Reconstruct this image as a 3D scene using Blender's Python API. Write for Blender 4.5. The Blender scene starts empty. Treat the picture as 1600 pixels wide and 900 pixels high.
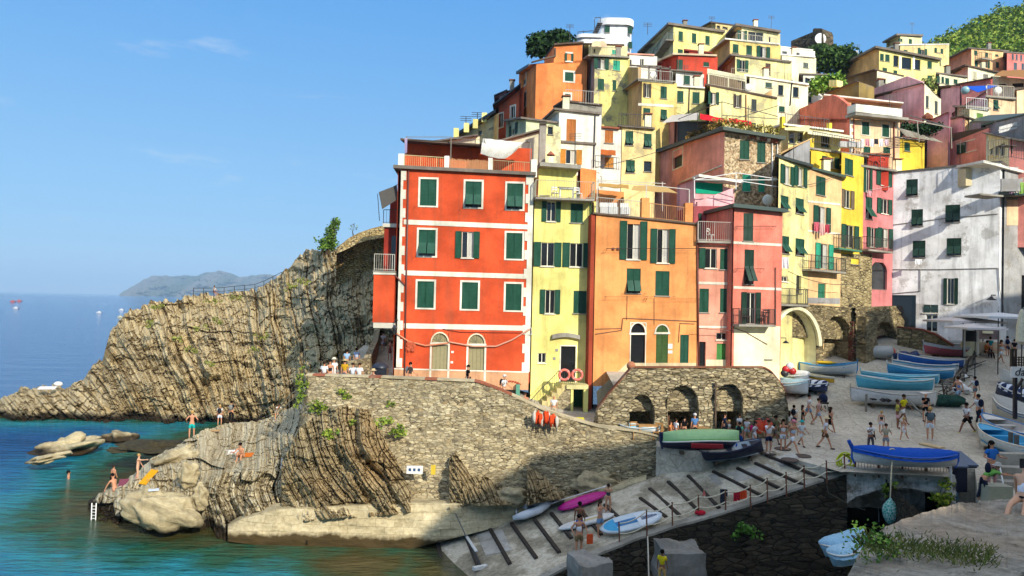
import bpy, bmesh, math, random
from mathutils import Vector, Matrix, noise as NZ
R=math.radians
random.seed(7)
SC=bpy.context.scene
COL=SC.collection
# ---------------------------------------------------------------- camera
F=1155.0; H=12.5; ROLL=0.0224; PIT=math.atan(23/1155)
CAM=Vector((0,0,H))
Fv=Vector((0,math.cos(PIT),math.sin(PIT)))
R0=Vector((1,0,0)); U0=Vector((0,-math.sin(PIT),math.cos(PIT)))
Rv=R0*math.cos(ROLL)+U0*math.sin(ROLL); Uv=U0*math.cos(ROLL)-R0*math.sin(ROLL)
cd=bpy.data.cameras.new('camera'); cam=bpy.data.objects.new('camera',cd); COL.objects.link(cam)
cam.matrix_world=Matrix(((Rv.x,Uv.x,-Fv.x,0),(Rv.y,Uv.y,-Fv.y,0),(Rv.z,Uv.z,-Fv.z,H),(0,0,0,1)))
cd.sensor_width=36; cd.lens=36*F/1600; cd.clip_start=.1; cd.clip_end=60000
SC.camera=cam
# ---------------------------------------------------------------- sky, sun, exposure
SUN_AZ=R(30); SUN_EL=R(27)      # sun stands behind the viewer, 30 deg to the right
Sd=Vector((math.sin(SUN_AZ)*math.cos(SUN_EL),-math.cos(SUN_AZ)*math.cos(SUN_EL),math.sin(SUN_EL)))
W=bpy.data.worlds.new('World'); SC.world=W; W.use_nodes=True
wn=W.node_tree.nodes; wl=W.node_tree.links
bg=wn['Background']; sky=wn.new('ShaderNodeTexSky'); sky.sky_type='NISHITA'; sky.sun_disc=False
sky.sun_elevation=SUN_EL; sky.sun_rotation=math.pi-SUN_AZ
sky.altitude=0; sky.air_density=1.0; sky.dust_density=0.1; sky.ozone_density=2.5
bg.inputs['Strength'].default_value=0.15
tc=wn.new('ShaderNodeTexCoord'); mp=wn.new('ShaderNodeMapping'); mp.inputs['Scale'].default_value=(1,1,4.0)
nz=wn.new('ShaderNodeTexNoise'); nz.inputs['Scale'].default_value=6.5; nz.inputs['Detail'].default_value=9; nz.inputs['Roughness'].default_value=.62
rp=wn.new('ShaderNodeValToRGB'); rp.color_ramp.elements[0].position=.60; rp.color_ramp.elements[1].position=.84
rp.color_ramp.elements[1].color=(.6,.6,.6,1)
mx=wn.new('ShaderNodeMix'); mx.data_type='RGBA'; mx.inputs['B'].default_value=(1.9,2.1,2.3,1)
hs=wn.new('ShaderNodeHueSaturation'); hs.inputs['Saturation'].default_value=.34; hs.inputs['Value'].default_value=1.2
wl.new(tc.outputs['Generated'],mp.inputs['Vector']); wl.new(mp.outputs[0],nz.inputs['Vector']); wl.new(nz.outputs['Fac'],rp.inputs['Fac'])
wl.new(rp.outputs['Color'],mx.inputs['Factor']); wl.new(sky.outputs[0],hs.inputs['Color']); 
sx=wn.new('ShaderNodeSeparateXYZ'); wl.new(tc.outputs['Generated'],sx.inputs[0])
hr=wn.new('ShaderNodeValToRGB'); hr.color_ramp.interpolation='EASE'; hr.color_ramp.elements[0].position=.0; hr.color_ramp.elements[0].color=(.95,.95,.95,1); hr.color_ramp.elements[1].position=.70; hr.color_ramp.elements[1].color=(0,0,0,1); e_=hr.color_ramp.elements.new(.42); e_.color=(.96,.96,.96,1)
wl.new(sx.outputs[2],hr.inputs['Fac'])
hm=wn.new('ShaderNodeMix'); hm.data_type='RGBA'; lr=wn.new('ShaderNodeValToRGB'); lr.color_ramp.elements[0].position=.0; lr.color_ramp.elements[0].color=(.25,.50,.72,1); lr.color_ramp.elements[1].position=.40; lr.color_ramp.elements[1].color=(.045,.31,.77,1)
e_=lr.color_ramp.elements.new(.10); e_.color=(.135,.43,.76,1)
wl.new(sx.outputs[2],lr.inputs['Fac']); vm=wn.new('ShaderNodeMix'); vm.data_type='RGBA'; vm.blend_type='MULTIPLY'; vm.inputs['Factor'].default_value=1; vm.inputs['B'].default_value=(2.55,2.55,2.55,1); wl.new(lr.outputs['Color'],vm.inputs['A']); wl.new(vm.outputs['Result'],hm.inputs['B'])
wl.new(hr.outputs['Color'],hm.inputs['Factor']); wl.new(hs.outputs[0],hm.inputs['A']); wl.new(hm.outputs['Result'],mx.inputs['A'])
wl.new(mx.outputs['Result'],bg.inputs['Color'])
ld=bpy.data.lights.new('sun','SUN'); ld.energy=2.2; ld.angle=R(.6); ld.color=(1.0,.93,.80)
sun=bpy.data.objects.new('sun',ld); COL.objects.link(sun); sun.rotation_euler=Sd.to_track_quat('Z','Y').to_euler()
SC.view_settings.view_transform='Standard'; SC.view_settings.look='None'; SC.view_settings.gamma=1; SC.view_settings.exposure=1.45
SC.cycles.max_bounces=5; SC.cycles.diffuse_bounces=4; SC.cycles.glossy_bounces=3; SC.cycles.transmission_bounces=4; SC.cycles.volume_bounces=0
SC.cycles.use_adaptive_sampling=True; SC.cycles.adaptive_threshold=.02
try: SC.cycles.use_denoising=True; SC.cycles.denoiser='OPENIMAGEDENOISE'
except Exception: pass
# ---------------------------------------------------------------- pixel -> world
def ray(x,y): return Fv+Rv*((x-800)/F)+Uv*((450-y)/F)
def P(x,y,Y):
    d=ray(x,y); return CAM+d*(Y/d.y)
def hor(x): return 473+.0224*(x-800)
def piazza_h(X,Y):
    w=max(0,min(1,(X-15)/9)); w=w*w*(3-2*w)
    return 5.1+.04*(Y-38)+.2*w*max(0,Y-44)
def slip_h(X,Y):
    w=max(0,min(1,(X-3)/10)); w=w*w*(3-2*w)
    return .305*(X+3.6)+(.142+.3*w)*(Y-38)
def G(x,y,h=piazza_h):
    if not callable(h):
        d=ray(x,y); return CAM+d*((h-H)/d.z)
    d=ray(x,y); d=d/d.y; lo=8;
    Yp=lo
    for i in range(400):
        Yq=lo+i*.4; p=CAM+d*Yq
        if p.z<h(p.x,p.y):
            a,b=Yp,Yq
            for k in range(20):
                m=(a+b)/2; q=CAM+d*m
                if q.z<h(q.x,q.y): b=m
                else: a=m
            return CAM+d*b
        Yp=Yq
    return CAM+d*60
# ---------------------------------------------------------------- mesh helpers
class MB:
    def __init__(s): s.v=[]; s.f=[]
    def quad(s,a,b,c,d):
        n=len(s.v); s.v+=[tuple(a),tuple(b),tuple(c),tuple(d)]; s.f.append((n,n+1,n+2,n+3))
    def poly(s,pts):
        n=len(s.v); s.v+=[tuple(p) for p in pts]; s.f.append(tuple(range(n,n+len(pts))))
    def hexa(s,p):   # 8 points: bottom 4 (ccw), top 4
        n=len(s.v); s.v+=[tuple(q) for q in p]
        for f in ((3,2,1,0),(4,5,6,7),(0,1,5,4),(1,2,6,5),(2,3,7,6),(3,0,4,7)): s.f.append(tuple(n+i for i in f))
    def box(s,c,size,rz=0):
        cx,cy,cz=c; a,b,h=size[0]/2,size[1]/2,size[2]/2; co,si=math.cos(rz),math.sin(rz)
        p=[]
        for z in (-h,h):
            for x,y in ((-a,-b),(a,-b),(a,b),(-a,b)): p.append((cx+x*co-y*si,cy+x*si+y*co,cz+z))
        s.hexa(p)
    def beam(s,a,b,w,h=None,up=Vector((0,0,1))):
        a=Vector(a); b=Vector(b); h=h or w; d=(b-a)
        if d.length<1e-6: return
        d.normalize(); sd=d.cross(up)
        if sd.length<1e-3: sd=d.cross(Vector((1,0,0)))
        sd.normalize(); u=sd.cross(d); sd*=w/2; u*=h/2
        s.hexa([a-sd-u,a+sd-u,b+sd-u,b-sd-u,a-sd+u,a+sd+u,b+sd+u,b-sd+u])
    def tube(s,pts,r,n=6,cap=True):
        pts=[Vector(p) for p in pts]; base=len(s.v); m=len(pts)
        for i,p in enumerate(pts):
            d=(pts[min(i+1,m-1)]-pts[max(i-1,0)])
            if d.length<1e-9: d=Vector((0,0,1))
            d.normalize()
            a=d.cross(Vector((0,0,1)))
            if a.length<.05: a=d.cross(Vector((1,0,0)))
            a.normalize(); b=a.cross(d); rr=r[i] if isinstance(r,(list,tuple)) else r
            for k in range(n):
                t=2*math.pi*k/n; s.v.append(tuple(p+a*(rr*math.cos(t))+b*(rr*math.sin(t))))
        for i in range(m-1):
            for k in range(n):
                k2=(k+1)%n; s.f.append((base+i*n+k,base+i*n+k2,base+(i+1)*n+k2,base+(i+1)*n+k))
        if cap:
            s.f.append(tuple(base+k for k in range(n))[::-1]); s.f.append(tuple(base+(m-1)*n+k for k in range(n)))
    def lathe(s,c,prof,n=16,axis='z'):
        base=len(s.v); c=Vector(c)
        for r,z in prof:
            for k in range(n):
                t=2*math.pi*k/n; q=(r*math.cos(t),r*math.sin(t),z)
                if axis=='y': q=(q[0],-q[2],q[1])
                s.v.append(tuple(c+Vector(q)))
        for i in range(len(prof)-1):
            for k in range(n):
                k2=(k+1)%n; s.f.append((base+i*n+k,base+i*n+k2,base+(i+1)*n+k2,base+(i+1)*n+k))
    def ball(s,c,r,n=10,m=6,sc=(1,1,1),rough=0,seed=0):
        base=len(s.v); c=Vector(c)
        for i in range(m+1):
            ph=math.pi*i/m
            for k in range(n):
                t=2*math.pi*k/n; d=Vector((math.sin(ph)*math.cos(t),math.sin(ph)*math.sin(t),math.cos(ph)))
                rr=r*(1+rough*NZ.noise(d*1.7+Vector((seed,seed,0))))
                s.v.append((c.x+d.x*rr*sc[0],c.y+d.y*rr*sc[1],c.z+d.z*rr*sc[2]))
        for i in range(m):
            for k in range(n):
                k2=(k+1)%n; s.f.append((base+i*n+k,base+(i+1)*n+k,base+(i+1)*n+k2,base+i*n+k2))
    def torus(s,c,Rr,r,nrm=(0,-1,0),n=20,m=8):
        nrm=Vector(nrm).normalized(); a=nrm.cross(Vector((0,0,1)))
        if a.length<.01: a=Vector((1,0,0))
        a.normalize(); b=nrm.cross(a); c=Vector(c); base=len(s.v)
        for i in range(n):
            t=2*math.pi*i/n; d=a*math.cos(t)+b*math.sin(t)
            for k in range(m):
                u=2*math.pi*k/m; s.v.append(tuple(c+d*(Rr+r*math.cos(u))+nrm*(r*math.sin(u))))
        for i in range(n):
            for k in range(m):
                i2=(i+1)%n;k2=(k+1)%m; s.f.append((base+i*m+k,base+i2*m+k,base+i2*m+k2,base+i*m+k2))
def roughbox(m,c,size,amp=.08,n=7,rz=0,seed=0):
    """block with worn, uneven faces"""
    a,b,h=size[0]/2,size[1]/2,size[2]/2; co,si=math.cos(rz),math.sin(rz)
    for ax in range(3):
        for sg in (-1,1):
            base=len(m.v)
            for i in range(n+1):
                for j in range(n+1):
                    u,v=-1+2*i/n,-1+2*j/n; p=[0,0,0]; p[ax]=sg; p[(ax+1)%3]=u; p[(ax+2)%3]=v
                    q=Vector(p); r=q.copy(); k=max(abs(x) for x in q); rd=1
                    q=Vector((q.x*a,q.y*b,q.z*h))*rd; d=NZ.fractal(Vector((q.x*1.3+seed,q.y*1.3,q.z*1.3)),1,2,4)*amp; q=q*(1+d/max(.2,q.length))
                    m.v.append((c[0]+q.x*co-q.y*si,c[1]+q.x*si+q.y*co,c[2]+q.z))
            for i in range(n):
                for j in range(n): k0=base+i*(n+1)+j; m.f.append((k0,k0+n+1,k0+n+2,k0+1))
def wloc(o):
    v=Vector((0,0,0))
    while o is not None: v+=o.location; o=o.parent
    return v
def mk(name,mb,mat,parent=None,smooth=False,label=None,cat=None,group=None,kind=None,local=False,fix=True):
    """link one mesh object; mb is in world coordinates unless local"""
    me=bpy.data.meshes.new(name); off=Vector((0,0,0))
    if parent is not None and not local: off=wloc(parent)
    vs=mb.v if off.length==0 else [(a-off.x,b-off.y,c-off.z) for a,b,c in mb.v]
    me.from_pydata(vs,[],mb.f); me.validate()
    if fix:
        bm=bmesh.new(); bm.from_mesh(me); bmesh.ops.remove_doubles(bm,verts=bm.verts,dist=1e-4)
        bmesh.ops.recalc_face_normals(bm,faces=bm.faces); bm.to_mesh(me); bm.free()
    if smooth: me.shade_smooth()
    o=bpy.data.objects.new(name,me); COL.objects.link(o)
    if mat is not None: me.materials.append(mat)
    if parent is not None: o.parent=parent
    tagit(o,label,cat,group,kind); return o
def tagit(o,label=None,cat=None,group=None,kind=None):
    if label: o['label']=label
    if cat: o['category']=cat
    if group: o['group']=group
    if kind: o['kind']=kind
    return o
def thing(name,label,cat,loc=(0,0,0),group=None,kind=None):
    o=bpy.data.objects.new(name,None); COL.objects.link(o); o.location=loc; o.empty_display_size=.2
    tagit(o,label,cat,group,kind); return o
def solo(name,mb,mat,label,cat,group=None,kind=None,smooth=False):
    """a thing that is one mesh; origin moved to its base centre"""
    xs=[v[0] for v in mb.v]; ys=[v[1] for v in mb.v]; zs=[v[2] for v in mb.v]
    c=Vector(((min(xs)+max(xs))/2,(min(ys)+max(ys))/2,min(zs)))
    mb2=MB(); mb2.v=[(a-c.x,b-c.y,d-c.z) for a,b,d in mb.v]; mb2.f=mb.f
    o=mk(name,mb2,mat,None,smooth,label,cat,group,kind); o.location=c; return o
# ---------------------------------------------------------------- materials
def lin(h,k=1.0):
    h=h.lstrip('#'); c=[int(h[i:i+2],16)/255 for i in (0,2,4)]
    return tuple((x/12.92 if x<=.04045 else ((x+.055)/1.055)**2.4)*k for x in c)+(1,)
MATS={}
class NT:
    def __init__(s,name,rough=.8,spec=.3,metal=0):
        s.m=bpy.data.materials.new(name); s.m.use_nodes=True; s.t=s.m.node_tree; s.n=s.t.nodes; s.b=s.n['Principled BSDF']
        s.b.inputs['Roughness'].default_value=rough; s.b.inputs['Metallic'].default_value=metal
        s.b.inputs['Specular IOR Level'].default_value=spec
    def nd(s,ty,**k):
        n=s.n.new(ty)
        for a,b in k.items(): setattr(n,a,b)
        return n
    def ln(s,a,b): s.t.links.new(a,b)
    def pos(s,scale=(1,1,1),rot=(0,0,0),obj=False):
        if obj: g=s.nd('ShaderNodeTexCoord').outputs['Object']
        else: g=s.nd('ShaderNodeNewGeometry').outputs['Position']
        m=s.nd('ShaderNodeMapping'); m.inputs['Scale'].default_value=scale; m.inputs['Rotation'].default_value=rot
        s.ln(g,m.inputs['Vector']); return m.outputs[0]
    def noise(s,vec,scale,detail=4,rough=.55,dim=None):
        n=s.nd('ShaderNodeTexNoise'); n.inputs['Scale'].default_value=scale; n.inputs['Detail'].default_value=detail; n.inputs['Roughness'].default_value=rough
        if dim: n.noise_dimensions=dim
        if vec is not None:
            s.ln(vec,n.inputs['W' if dim=='1D' else 'Vector'])
        return n.outputs['Fac']
    def ramp(s,fac,stops):
        r=s.nd('ShaderNodeValToRGB'); e=r.color_ramp.elements
        while len(e)<len(stops): e.new(.5)
        for i,(p,c) in enumerate(stops):
            e[i].position=p; e[i].color=c if len(c)==4 else tuple(c)+(1,)
        s.ln(fac,r.inputs['Fac']); return r.outputs['Color']
    def mix(s,fac,a,b,mode='MIX'):
        m=s.nd('ShaderNodeMix',data_type='RGBA',blend_type=mode)
        for k,v in (('Factor',fac),('A',a),('B',b)):
            if hasattr(v,'is_output') or isinstance(v,bpy.types.NodeSocket): s.ln(v,m.inputs[k])
            else: m.inputs[k].default_value=v
        return m.outputs['Result']
    def math(s,op,a,b=None):
        m=s.nd('ShaderNodeMath',operation=op)
        for i,v in enumerate((a,b)):
            if v is None: continue
            if isinstance(v,bpy.types.NodeSocket): s.ln(v,m.inputs[i])
            else: m.inputs[i].default_value=v
        return m.outputs[0]
    def bump(s,h,strength=.5,dist=.05):
        b=s.nd('ShaderNodeBump'); b.inputs['Strength'].default_value=strength; b.inputs['Distance'].default_value=dist
        s.ln(h,b.inputs['Height']); s.ln(b.outputs[0],s.b.inputs['Normal'])
    def col(s,c):
        if isinstance(c,bpy.types.NodeSocket): s.ln(c,s.b.inputs['Base Color'])
        else: s.b.inputs['Base Color'].default_value=c
def white(v): return (v,v,v,1)
def plaster(hexc,worn=.25,k=.78,dirt='#6b5d48'):
    key=('pl',hexc,worn)
    if key in MATS: return MATS[key]
    t=NT('plaster_'+hexc[1:],.92,.15); c=lin(hexc,k)
    p=t.pos((.35,.35,.35)); big=t.noise(p,1.3,6,.6)
    c2=(c[0]*.74,c[1]*.74,c[2]*.78,1); c3=(min(1,c[0]*1.14),min(1,c[1]*1.16),min(1,c[2]*1.25),1)
    base=t.mix(t.ramp(big,[(.38,white(0)),(.62,white(1))]),c2,c3)
    mid=t.noise(t.pos((1,1,.8)),.9,8,.7); base=t.mix(t.math('MULTIPLY',t.ramp(mid,[(.5,white(0)),(.68,white(1))]),.38),base,(c[0]*.55,c[1]*.6,c[2]*.7,1))
    st=t.noise(t.pos((2.2,2.2,.16)),1.0,5,.65)           # vertical streaks of rain
    base=t.mix(t.math('MULTIPLY',t.ramp(st,[(.50,white(0)),(.74,white(1))]),.2+.55*worn),base,lin(dirt,.6))
    if worn>.3:
        pt=t.noise(t.pos((1,1,1)),.55,9,.72)
        base=t.mix(t.math('MULTIPLY',t.ramp(pt,[(.60-.12*worn,white(0)),(.66-.10*worn,white(1))]),min(1,worn*1.2)),base,lin('#a39a88',.6))
    fine=t.noise(t.pos((1,1,1)),9,5,.7)
    base=t.mix(.14,base,t.ramp(fine,[(.3,white(.0)),(.7,white(1))]),'SOFT_LIGHT')
    t.col(base); t.bump(t.noise(t.pos((1,1,1)),6,6,.7),.35,.03); MATS[key]=t.m; return t.m
def stone(name,cols,scale=(2.6,2.6,5.2),mortar='#a89878',k=.7,msize=.05,stain=.3,bs=.9):
    if name in MATS: return MATS[name]
    t=NT(name,.93,.2)
    p=t.pos(scale); wob=t.nd('ShaderNodeTexNoise'); wob.inputs['Scale'].default_value=.9; wob.inputs['Detail'].default_value=3; t.ln(p,wob.inputs['Vector'])
    add=t.nd('ShaderNodeMix',data_type='VECTOR'); add.inputs['Factor'].default_value=.28; t.ln(p,add.inputs['A']); t.ln(wob.outputs['Color'],add.inputs['B'])
    pv=add.outputs['Result']
    vo=t.nd('ShaderNodeTexVoronoi'); vo.feature='F1'; t.ln(pv,vo.inputs['Vector']); vo.inputs['Scale'].default_value=1
    ve=t.nd('ShaderNodeTexVoronoi'); ve.feature='DISTANCE_TO_EDGE'; t.ln(pv,ve.inputs['Vector']); ve.inputs['Scale'].default_value=1
    sep=t.nd('ShaderNodeSeparateColor'); t.ln(vo.outputs['Color'],sep.inputs[0])
    n=len(cols); c=t.ramp(sep.outputs[0],[(i/(n-1) if n>1 else 0,lin(h,k)) for i,h in enumerate(cols)])
    big=t.noise(t.pos((.25,.25,.25)),1.2,6,.65)
    c=t.mix(t.math('MULTIPLY',t.ramp(big,[(.45,white(0)),(.68,white(1))]),stain),c,lin('#4a4234',k))
    e=t.ramp(ve.outputs['Distance'],[(0,white(0)),(msize,white(0)),(msize*2.4,white(1))])
    fine=t.noise(t.pos((1,1,1)),7,6,.7)
    c=t.mix(.35,c,t.ramp(fine,[(.3,white(0)),(.72,white(1))]),'SOFT_LIGHT')
    dn=t.noise(t.pos((1,1,1)),1.1,4,.6)
    c=t.mix(e,t.mix(t.ramp(dn,[(.42,white(0)),(.6,white(1))]),lin(mortar,k),lin('#3f372b',k)),c)
    t.col(c)
    hgt=t.math('ADD',t.ramp(ve.outputs['Distance'],[(0,white(0)),(msize*4,white(1))]),t.math('MULTIPLY',fine,.5))
    hgt=t.math('ADD',hgt,t.math('MULTIPLY',sep.outputs[1],.5))
    t.bump(hgt,bs,.09); MATS[name]=t.m; return t.m
def rockmat(name,cols,k=.72,f=1.0,wet=True,crack=.55):
    """strata follow the float attribute 'bed' stored on the mesh"""
    t=NT(name,.9,.25)
    a=t.nd('ShaderNodeAttribute'); a.attribute_name='bed'
    n1=t.noise(a.outputs['Fac'],1.1*f,7,.75,'1D'); pp=t.pos((1,1,1)); n2=t.noise(pp,.22,8,.65); n3=t.noise(pp,3.5,8,.75)
    c=t.ramp(n1,[(.30,lin(cols[0],k)),(.42,lin(cols[1],k)),(.52,lin(cols[2],k)),(.60,lin(cols[3],k)),(.70,lin(cols[1],k))])
    c=t.mix(t.math('MULTIPLY',t.ramp(n2,[(.44,white(0)),(.6,white(1))]),.5),c,lin(cols[4],k))
    c=t.mix(.6,c,t.ramp(n3,[(.3,white(.08)),(.7,white(.95))]),'SOFT_LIGHT')
    v=t.nd('ShaderNodeTexVoronoi'); v.feature='DISTANCE_TO_EDGE'; v.inputs['Scale'].default_value=.9; t.ln(t.pos((1,1,.5)),v.inputs['Vector'])
    c=t.mix(t.ramp(v.outputs['Distance'],[(0,white(crack)),(.05,white(0))]),c,lin('#2f281d',k))
    if wet:
        sx=t.nd('ShaderNodeSeparateXYZ'); t.ln(t.pos((1,1,1)),sx.inputs[0])
        z=t.math('ADD',sx.outputs[2],t.math('MULTIPLY',t.noise(pp,.9,4),-.8))
        wz=t.ramp(z,[(.0,white(1)),(.42,white(0))])
        c=t.mix(wz,c,lin('#4a3a20',.45))
    t.col(c)
    hh=t.math('ADD',t.math('MULTIPLY',n1,1.3),n3)
    t.bump(hh,.9,.12); MATS[name]=t.m; return t.m
def paint(hexc,rough=.45,k=.8,spec=.4,var=.12,metal=0):
    key=('pt',hexc,rough,metal)
    if key in MATS: return MATS[key]
    t=NT('paint_'+hexc[1:],rough,spec,metal); c=lin(hexc,k)
    n=t.noise(t.pos((1,1,1)),4.5,6,.7)
    c=t.mix(t.ramp(n,[(.35,white(0)),(.7,white(1))]),(c[0]*(1-var*1.6),c[1]*(1-var*1.6),c[2]*(1-var*1.5),1),c)
    t.col(c); t.bump(n,.12,.01); MATS[key]=t.m; return t.m
def shutter_mat(hexc):
    key=('sh',hexc)
    if key in MATS: return MATS[key]
    t=NT('shutter_'+hexc[1:],.6,.3); c=lin(hexc,.8); dark=(c[0]*.35,c[1]*.35,c[2]*.35,1)
    s=t.nd('ShaderNodeSeparateXYZ'); t.ln(t.pos((1,1,1)),s.inputs[0])
    w=t.math('FRACT',t.math('MULTIPLY',s.outputs[2],11.0))
    band=t.ramp(w,[(.0,white(0)),(.22,white(1)),(.8,white(1)),(1,white(0))])
    n=t.noise(t.pos((1,1,.3)),2.5,5,.7)
    cc=t.mix(t.ramp(n,[(.4,white(0)),(.66,white(1))]),c,(c[0]*1.5+.01,c[1]*1.35+.01,c[2]*1.5+.01,1))
    t.col(t.mix(band,dark,cc)); t.bump(w,.6,.03); MATS[key]=t.m; return t.m
def cloth(hexc,k=.8):
    key=('cl',hexc)
    if key in MATS: return MATS[key]
    t=NT('cloth_'+hexc[1:],.95,.1); c=lin(hexc,k); n=t.noise(t.pos((1,1,1)),12,3)
    t.col(t.mix(t.ramp(n,[(.35,white(0)),(.65,white(1))]),(c[0]*.78,c[1]*.78,c[2]*.78,1),c)); t.bump(n,.4,.02); MATS[key]=t.m; return t.m
def glassdark():
    if 'gd' in MATS: return MATS['gd']
    t=NT('dark_glass',.12,.6); t.col((.012,.014,.016,1)); MATS['gd']=t.m; return t.m
def leafmat(name,a,b,k=.9):
    if name in MATS: return MATS[name]
    t=NT(name,.75,.2); g=t.nd('ShaderNodeNewGeometry')
    c=t.mix(g.outputs['Random Per Island'],lin(a,k),lin(b,k)); n=t.noise(t.pos((1,1,1)),.5,3)
    c=t.mix(t.math('MULTIPLY',t.ramp(n,[(.4,white(0)),(.65,white(1))]),.35),c,lin(a,k*.6)); t.col(c)
    t.b.inputs['Subsurface Weight'].default_value=0
    MATS[name]=t.m; return t.m
SHG=shutter_mat('#17503a'); SHD=shutter_mat('#123a2a'); SHB=shutter_mat('#b5702c'); SHT=shutter_mat('#2fae86'); SHO=shutter_mat('#6f7f5c')
TRIM=plaster('#f2ecd0',.05); DARKP=paint('#20242a',.5); IRON=paint('#3a3631',.5); WHITEP=paint('#f2f1ea',.4); RUST=paint('#7a4a30',.8)
ROOFG=plaster('#84796a',.3); ROOFB=plaster('#6b5a4a',.3); TERRA=plaster('#b06a4c',.35,.7); CONC=plaster('#a8a290',.5)
# ---------------------------------------------------------------- relief: surface laid out by columns of (x, [(y,Y)...]) control points
def fbm(x,y,z=0,o=5):
    return NZ.fractal(Vector((x,y,z)),1.0,2.0,o)
def relief(name,cols,nx,ny,disp,mat,th=4.0,bed=None,jag=0,zmin=-1.5,smooth=False,close=True,**tg):
    K=len(cols[0][1]); xs=[c[0] for c in cols]; V=[]; Fc=[]; BED=[]
    seg=[0]*K
    # arc-length param from the middle column
    mid=cols[len(cols)//2][1]; L=[0]
    for a,b in zip(mid,mid[1:]): L.append(L[-1]+math.hypot(b[0]-a[0],(b[1]-a[1])*8)+1e-6)
    tt=[l/L[-1] for l in L]
    for i in range(nx+1):
        x=xs[0]+(xs[-1]-xs[0])*i/nx
        k=0
        while k<len(xs)-2 and x>xs[k+1]: k+=1
        f=(x-xs[k])/(xs[k+1]-xs[k]); 
        cp=[(a[0]+(b[0]-a[0])*f,a[1]+(b[1]-a[1])*f) for a,b in zip(cols[k][1],cols[k+1][1])]
        for j in range(ny+1):
            t=j/ny; q=0
            while q<K-2 and t>tt[q+1]: q+=1
            g=(t-tt[q])/(tt[q+1]-tt[q])
            y=cp[q][0]+(cp[q+1][0]-cp[q][0])*g; Y=cp[q][1]+(cp[q+1][1]-cp[q][1])*g
            if jag: y+=jag*t*(NZ.noise(Vector((x*.045,3.1,0)))*1.4+NZ.noise(Vector((x*.16,1.7,0)))*.8+NZ.noise(Vector((x*.5,9.7,0)))*.35)
            d,b=disp(x,y,t)
            Yf=Y+d; V.append(tuple(P(x,y,Yf))); BED.append(b)
    n1=ny+1
    for i in range(nx):
        for j in range(ny):
            Fc.append((i*n1+j,(i+1)*n1+j,(i+1)*n1+j+1,i*n1+j+1))
    if close:
        base=len(V)
        for i in range(nx+1):
            p=Vector(V[i*n1+ny]); r=Vector((p.x,p.y,0)).normalized()
            V.append(tuple(p+r*th+Vector((0,0,-.4-.35*th*(th<3)+.5*NZ.noise(Vector((p.x*.6,p.y*.6,0))))))); BED.append(BED[i*n1+ny])
            V.append((p.x+r.x*(th+1),p.y+r.y*(th+1),zmin)); BED.append(BED[i*n1+ny])
        for i in range(nx):
            a=i*n1+ny; b=(i+1)*n1+ny
            Fc.append((a,b,base+2*i+2,base+2*i)); Fc.append((base+2*i,base+2*i+2,base+2*i+3,base+2*i+1))
        for i in (0,nx):      # side caps
            c=[i*n1+j for j in range(ny+1)]+[base+2*i,base+2*i+1]
            Fc.append(tuple(c if i==0 else c[::-1]))
    me=bpy.data.meshes.new(name); me.from_pydata(V,[],Fc)
    at=me.attributes.new('bed','FLOAT','POINT'); at.data.foreach_set('value',BED)
    if smooth: me.shade_smooth()
    me.materials.append(mat)
    o=bpy.data.objects.new(name,me); COL.objects.link(o)
    tagit(o,**tg); return o
def ridged(s,seed=0,o=4):
    """1-d layered beds: sharp steps of different hardness"""
    v=0;a=1;fq=1
    for k in range(o):
        u=s*fq+seed*7.3+k*3.7; i=math.floor(u); f=u-i
        r0=NZ.cell(Vector((i+.5,seed+.5,k+.5)))
        v+=a*(r0*.9-(1.2 if f<.13 else 0)*(.5+.5*NZ.noise(Vector((i*1.3,seed,k))))); a*=.55; fq*=2.3
    return v
# ================================================================ SEA, HEADLAND, HAZE
def interp(x,pts):
    if x<=pts[0][0]: return pts[0][1]
    for (a,b),(c,d) in zip(pts,pts[1:]):
        if x<=c: return b+(d-b)*(x-a)/(c-a)
    return pts[-1][1]
def watermat():
    t=NT('sea_water',.06,.5); t.b.inputs['IOR'].default_value=1.33
    a=t.nd('ShaderNodeAttribute'); a.attribute_name='shoal'
    p=t.pos((1,1,1)); pn=t.noise(p,.5,6,.65); pf=t.noise(p,.12,5,.6)
    sh=t.math('ADD',a.outputs['Fac'],t.math('MULTIPLY',t.math('SUBTRACT',pn,.5),.55)); sh=t.math('ADD',sh,t.math('MULTIPLY',t.math('SUBTRACT',pf,.5),.35))
    c=t.ramp(sh,[(.04,lin('#0b5c98',.6)),(.26,lin('#1478a8',.62)),(.45,lin('#2794a4',.62)),(.66,lin('#2a6d50',.55)),(.84,lin('#5a5a2e',.5)),(1.0,lin('#6e6238',.55))])
    t.col(c)
    q1=t.noise(t.pos((.45,1.5,1),rot=(0,0,R(-12))),1.15,6,.62); q2=t.noise(t.pos((.06,.2,1),rot=(0,0,R(-6))),1.0,4,.6)
    hh=t.math('ADD',q1,t.math('MULTIPLY',q2,1.6)); t.bump(hh,1.0,.6)
    return t.m
def shoal(x,y):
    """how shallow the bottom is, from the outline of the shore in plan"""
    d=1e9
    for (a,b) in SHORE:
        dx=b[0]-a[0]; dy=b[1]-a[1]; L=dx*dx+dy*dy; u=max(0,min(1,((x-a[0])*dx+(y-a[1])*dy)/L)); d=min(d,math.hypot(x-a[0]-u*dx,y-a[1]-u*dy))
    return d
_pts=[(-20,648),(60,650),(170,648),(300,650),(430,655),(300,690),(235,725),(140,800),(200,828),(300,832),(370,838),(500,845),(640,842),(690,860),(700,899),(720,960)]
_w=[G(x,y,0.0) for x,y in _pts]; SHORE=[((a.x,a.y),(b.x,b.y)) for a,b in zip(_w,_w[1:])]
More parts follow.
